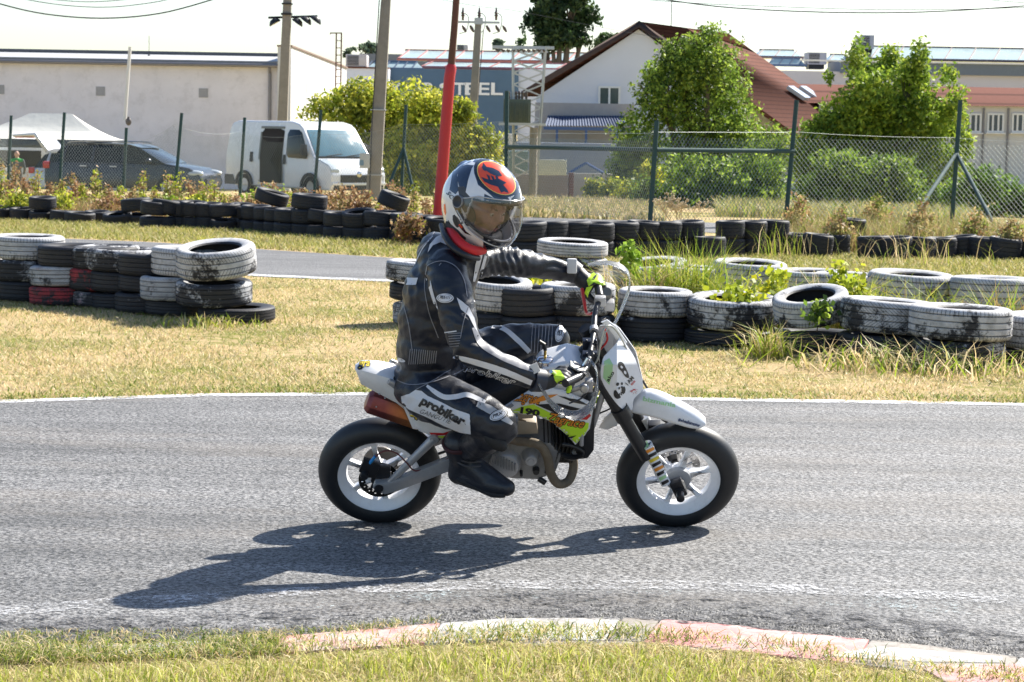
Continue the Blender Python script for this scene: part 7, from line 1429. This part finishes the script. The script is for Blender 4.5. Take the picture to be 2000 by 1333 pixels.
band('waist_patch', [(776, 700), (784, 704), (792, 706)], [4, 7, 2]); band('forearm_stripe', [(884, 696), (930, 708), (985, 726), (1038, 748)], [7, 11, 12, 10])
band('forearm_grey_edge', [(925, 640), (940, 672), (975, 695), (1010, 712), (1045, 725)], [8, 12, 12, 10, 8], SG)
tdecal('suit_text', 'probiker', 905, 722, 1004, 752, 13, TB_, SW, body, .004, .04, .25); tdecal('suit_text', 'probiker', 905, 722, 1004, 752, 13, TB_, SUITB, body, .0048, -.008, .25)
def badge(cx, cy, rx, ry, ang, txt, T=TB_, par=body):
    ca, sa = math.cos(R(ang)), math.sin(R(ang)); E = lambda k: [(cx + rx * k * math.cos(a) * ca - ry * k * math.sin(a) * sa, cy + rx * k * math.cos(a) * sa + ry * k * math.sin(a) * ca) for a in np.linspace(0, 6.283, 22)[:-1]]
    decal('badge', E(1.18), T, SUITB, par, .0030, 4); decal('badge', E(1), T, SW, par, .0040, 4); decal('badge', E(.86), T, BLKS, par, .0044, 4); decal('badge', E(.80), T, SW, par, .0050, 4); tdecal('badge_text', txt, cx - rx * .62 * ca, cy - rx * .62 * sa + ry * .2, cx + rx * .62 * ca, cy + rx * .62 * sa + ry * .2, ry * .62, T, BLKS, par, .0058, .03, .3)
badge(870, 583, 16, 9, 3, 'PRX-111'); badge(1092, 653, 8, 16, 10, 'PRX'); badge(973, 812, 17, 9, -22, 'PRX')
# seams, knit panels
for ln in ([(835, 520), (852, 512), (872, 512), (892, 524), (906, 548), (912, 580)], [(835, 520), (830, 560), (838, 610), (856, 660)], [(858, 520), (862, 515)], [(914, 600), (905, 630), (900, 660)], [(790, 600), (800, 640), (806, 690)], [(776, 742), (800, 752), (840, 748), (880, 735), (905, 722)], [(812, 762), (850, 742), (880, 722)]): band('seam', ln, 1.6, SG, .0026, 5)
for k in range(13): band('knit_rib', [(802 + k * 4.2, 682 + k * .3), (799 + k * 4.2, 712 - k * .2)], 1.5, SG, .0026, 5)
for k in range(6): band('stretch_pleat', [(876 + k * .6, 652 + k * 5), (902 - k, 652 + k * 5 - 1)], 1.3, SG, .0026, 5)
for k in range(7): band('stretch_pleat', [(1040 + k * 6.5, 636), (1036 + k * 6.5, 690)], 1.5, SG, .0026, 5)
# thigh
sp_('thigh_white', [(784, 774), (800, 770), (812, 762), (824, 764), (836, 774), (862, 786), (890, 800), (918, 810), (920, 848), (900, 845), (868, 832), (835, 815), (800, 800), (786, 790)], off=.0026, g=4)
band('thigh_stripe', [(834, 754), (850, 766), (868, 776), (890, 776), (912, 772), (934, 780), (948, 786)], [5, 9, 10, 10, 9, 6])
tdecal('suit_text', 'probiker', 822, 788, 904, 830, 15, TB_, BLKS, body, .0052, .05, .1); tdecal('signature', 'GANGUTIE', 821, 806, 882, 828, 9, TB_, BLKS, body, .0052, -.012, .3)
band('knee_grey', [(932, 790), (955, 800), (985, 818), (1000, 828)], [10, 16, 12, 6], mat('knee_light_leather', (.40, .40, .41), .5, 0, .1, 12)); 
band('far_thigh_stripe', [(930, 640), (960, 638), (985, 644), (1010, 664), (1034, 688)], [6, 8, 9, 10, 9])
# knee slider
b = MB(); p = W(968, 862, 8.24); b.ell(p, (.052, .024, .030), rot=Matrix.Rotation(R(38), 3, 'Y')); b.build('knee_slider', mat('slider_plastic', (.008, .008, .008), .7), prs)
# boots
BOOT = mat('boot_leather', (.016, .018, .025), .42, 0, .2, 20, .5, 90, .002)
def boot(an, heel, ball, toe, shaft, r=1.0, name='boot'):
    b = MB(); cap(b, [shaft, an], [.066 * r, .058 * r], 18); cap(b, [an, heel], [.056 * r, .044 * r], 16); cap(b, [heel, ball, toe], [.042 * r, .046 * r, .034 * r], 16); cap(b, [an, ball], [.052 * r, .044 * r], 16); cap(b, [an + Vector((.01, 0, -.01)), toe], [.045 * r, .032 * r], 12)
    o = remesh(name, b, .006, [BOOT], prs, 3); return o
bt1 = boot(W(906, 895, 8.62), W(896, 925, 8.64), W(958, 945, 8.58), W(990, 953, 8.55), W(899, 868, 8.58))
bt2 = boot(W(985, 872, 9.03), W(975, 900, 9.05), W(1030, 905, 9.05), W(1050, 905, 9.05), W(1000, 840, 9.03), .95)
b = MB(); ax_ = (W(899, 862, 8.575) - W(906, 895, 8.62)).normalized(); b.lathe([(.056, -.01), (.070, -.01), (.072, .002), (.066, .006), (.056, .004)], 30, Matrix.Translation(W(898, 862, 8.57)) @ ax_.to_track_quat('Z', 'Y').to_matrix().to_4x4(), closed=True); b.build('boot_cuff', mat('maroon_lining', (.05, .012, .014), .7), bt1)
TBt = bvh([bt1])
b = MB(); b.tube([W(893, 937, 8.60), W(925, 950, 8.58), W(960, 966, 8.55), W(986, 969, 8.53)], [.010, .011, .012, .007], 8, smooth_path=5); b.build('sole', RUB, bt1)
b = MB()
for k in range(3): q = k * 9; b.tube([W(882 + q * .2, 880 + q, 8.57), W(905 + q * .3, 893 + q, 8.545), W(935 + q * .6, 893 + q, 8.57)], .004, 6, smooth_path=5)
b.build('boot_seam', mat('grey_stitch', (.06, .06, .065), .5), bt1)
# gloves gripping the bar
GLV = mat('glove_leather', (.014, .015, .018), .5, 0, .1, 20, .4, 80, .002)
def glove(C, ax, fwd, wrist, side):
    """C grip centre, ax along the bar (outwards), fwd forward, fingers curl over the front"""
    ax = ax.normalized(); fwd = (fwd - ax * fwd.dot(ax)).normalized(); up = ax.cross(fwd) * side; up = up if up.z > 0 else -up
    b = MB(); pt = lambda o, a, r: C + ax * o + (fwd * math.cos(R(a)) + up * math.sin(R(a))) * r
    offs = [-.033, -.011, .011, .033]; ln = [0, 8, 4, -10]
    for i, o in enumerate(offs):
        fr = [.0105, .011, .0108, .0095][i]
        for P, rr_ in (([pt(o, 118, .044), pt(o, 84, .039), pt(o, 48, .032)], [fr * 1.25, fr * 1.15, fr * 1.05]), ([pt(o, 48, .032), pt(o, 10, .029), pt(o, -22, .028)], [fr * 1.05, fr, fr * .98]), ([pt(o, -22, .028), pt(o, -58 - ln[i], .027)], [fr * .98, fr * .85])): cap(b, P, rr_, 10)
        cap(b, [pt(o, 118, .044), pt(o * .8, 165, .046), wrist.lerp(C, .35)], [fr * 1.35, .018, .024], 10)
    cap(b, [wrist, wrist.lerp(pt(0, 150, .044), .5), pt(0, 140, .043)], [.036, .036, .026], 14)
    cap(b, [pt(-.035, 190, .045), pt(-.055, 235, .036), pt(-.05, 290, .031)], [.017, .013, .011], 10)
    g = remesh('glove', b, .0042, [GLV], prs, 2)
    b = MB(); t_ = (wrist - C).normalized(); b.tube([wrist + t_ * .005, wrist + t_ * .05], [.043, .047], 18); b.build('cuff', mat('cuff_leather', (.03, .035, .05), .5), g)
    return g, pt
G1_, pt1 = glove(W(1103, 748, 8.30), MBK.to_3x3() @ Vector((-.25, -1, 0)), Vector((1, .1, .15)), W(1064, 744, 8.27), 1)
G2_, pt2 = glove(W(1166, 562, 8.92), MBK.to_3x3() @ Vector((-.1, 1, 0)), Vector((1, -.1, .1)), W(1130, 538, 8.93), 1)
TG1, TG2 = bvh([G1_]), bvh([G2_])
decal('neon_patch', [(1078, 724), (1094, 724), (1103, 738), (1116, 754), (1118, 766), (1110, 772), (1096, 760), (1084, 744)], TG1, NEON, G1_, .0015, 3)
decal('neon_patch', [(1054, 764), (1068, 762), (1078, 772), (1070, 780)], TG1, NEON, G1_, .0015, 3)
decal('neon_patch', [(1146, 548), (1154, 536), (1168, 528), (1177, 530), (1180, 542), (1188, 556), (1176, 558), (1160, 552), (1150, 560)], TG2, NEON, G2_, .0015, 3); decal('neon_patch', [(1142, 572), (1146, 562), (1158, 558), (1150, 572), (1148, 582)], TG2, NEON, G2_, .0015, 3)
decal('dark_line', [(1156, 546), (1166, 534), (1169, 535), (1160, 548)], TG2, GLV, G2_, .0022, 3)
b = MB(); c_ = W(1040, 722, 8.22); b.box(c_, (.05, .01, .035), rot=Matrix.Rotation(R(-25), 3, 'Y')); b.build('strap', mat('pale_strap', (.55, .55, .55), .6), G1_)
b = MB(); c_ = W(1117, 520, 8.87); b.box(c_, (.04, .03, .06)); b.build('strap', mat('pale_strap', (.55, .55, .55), .6), G2_, bevel=.008)
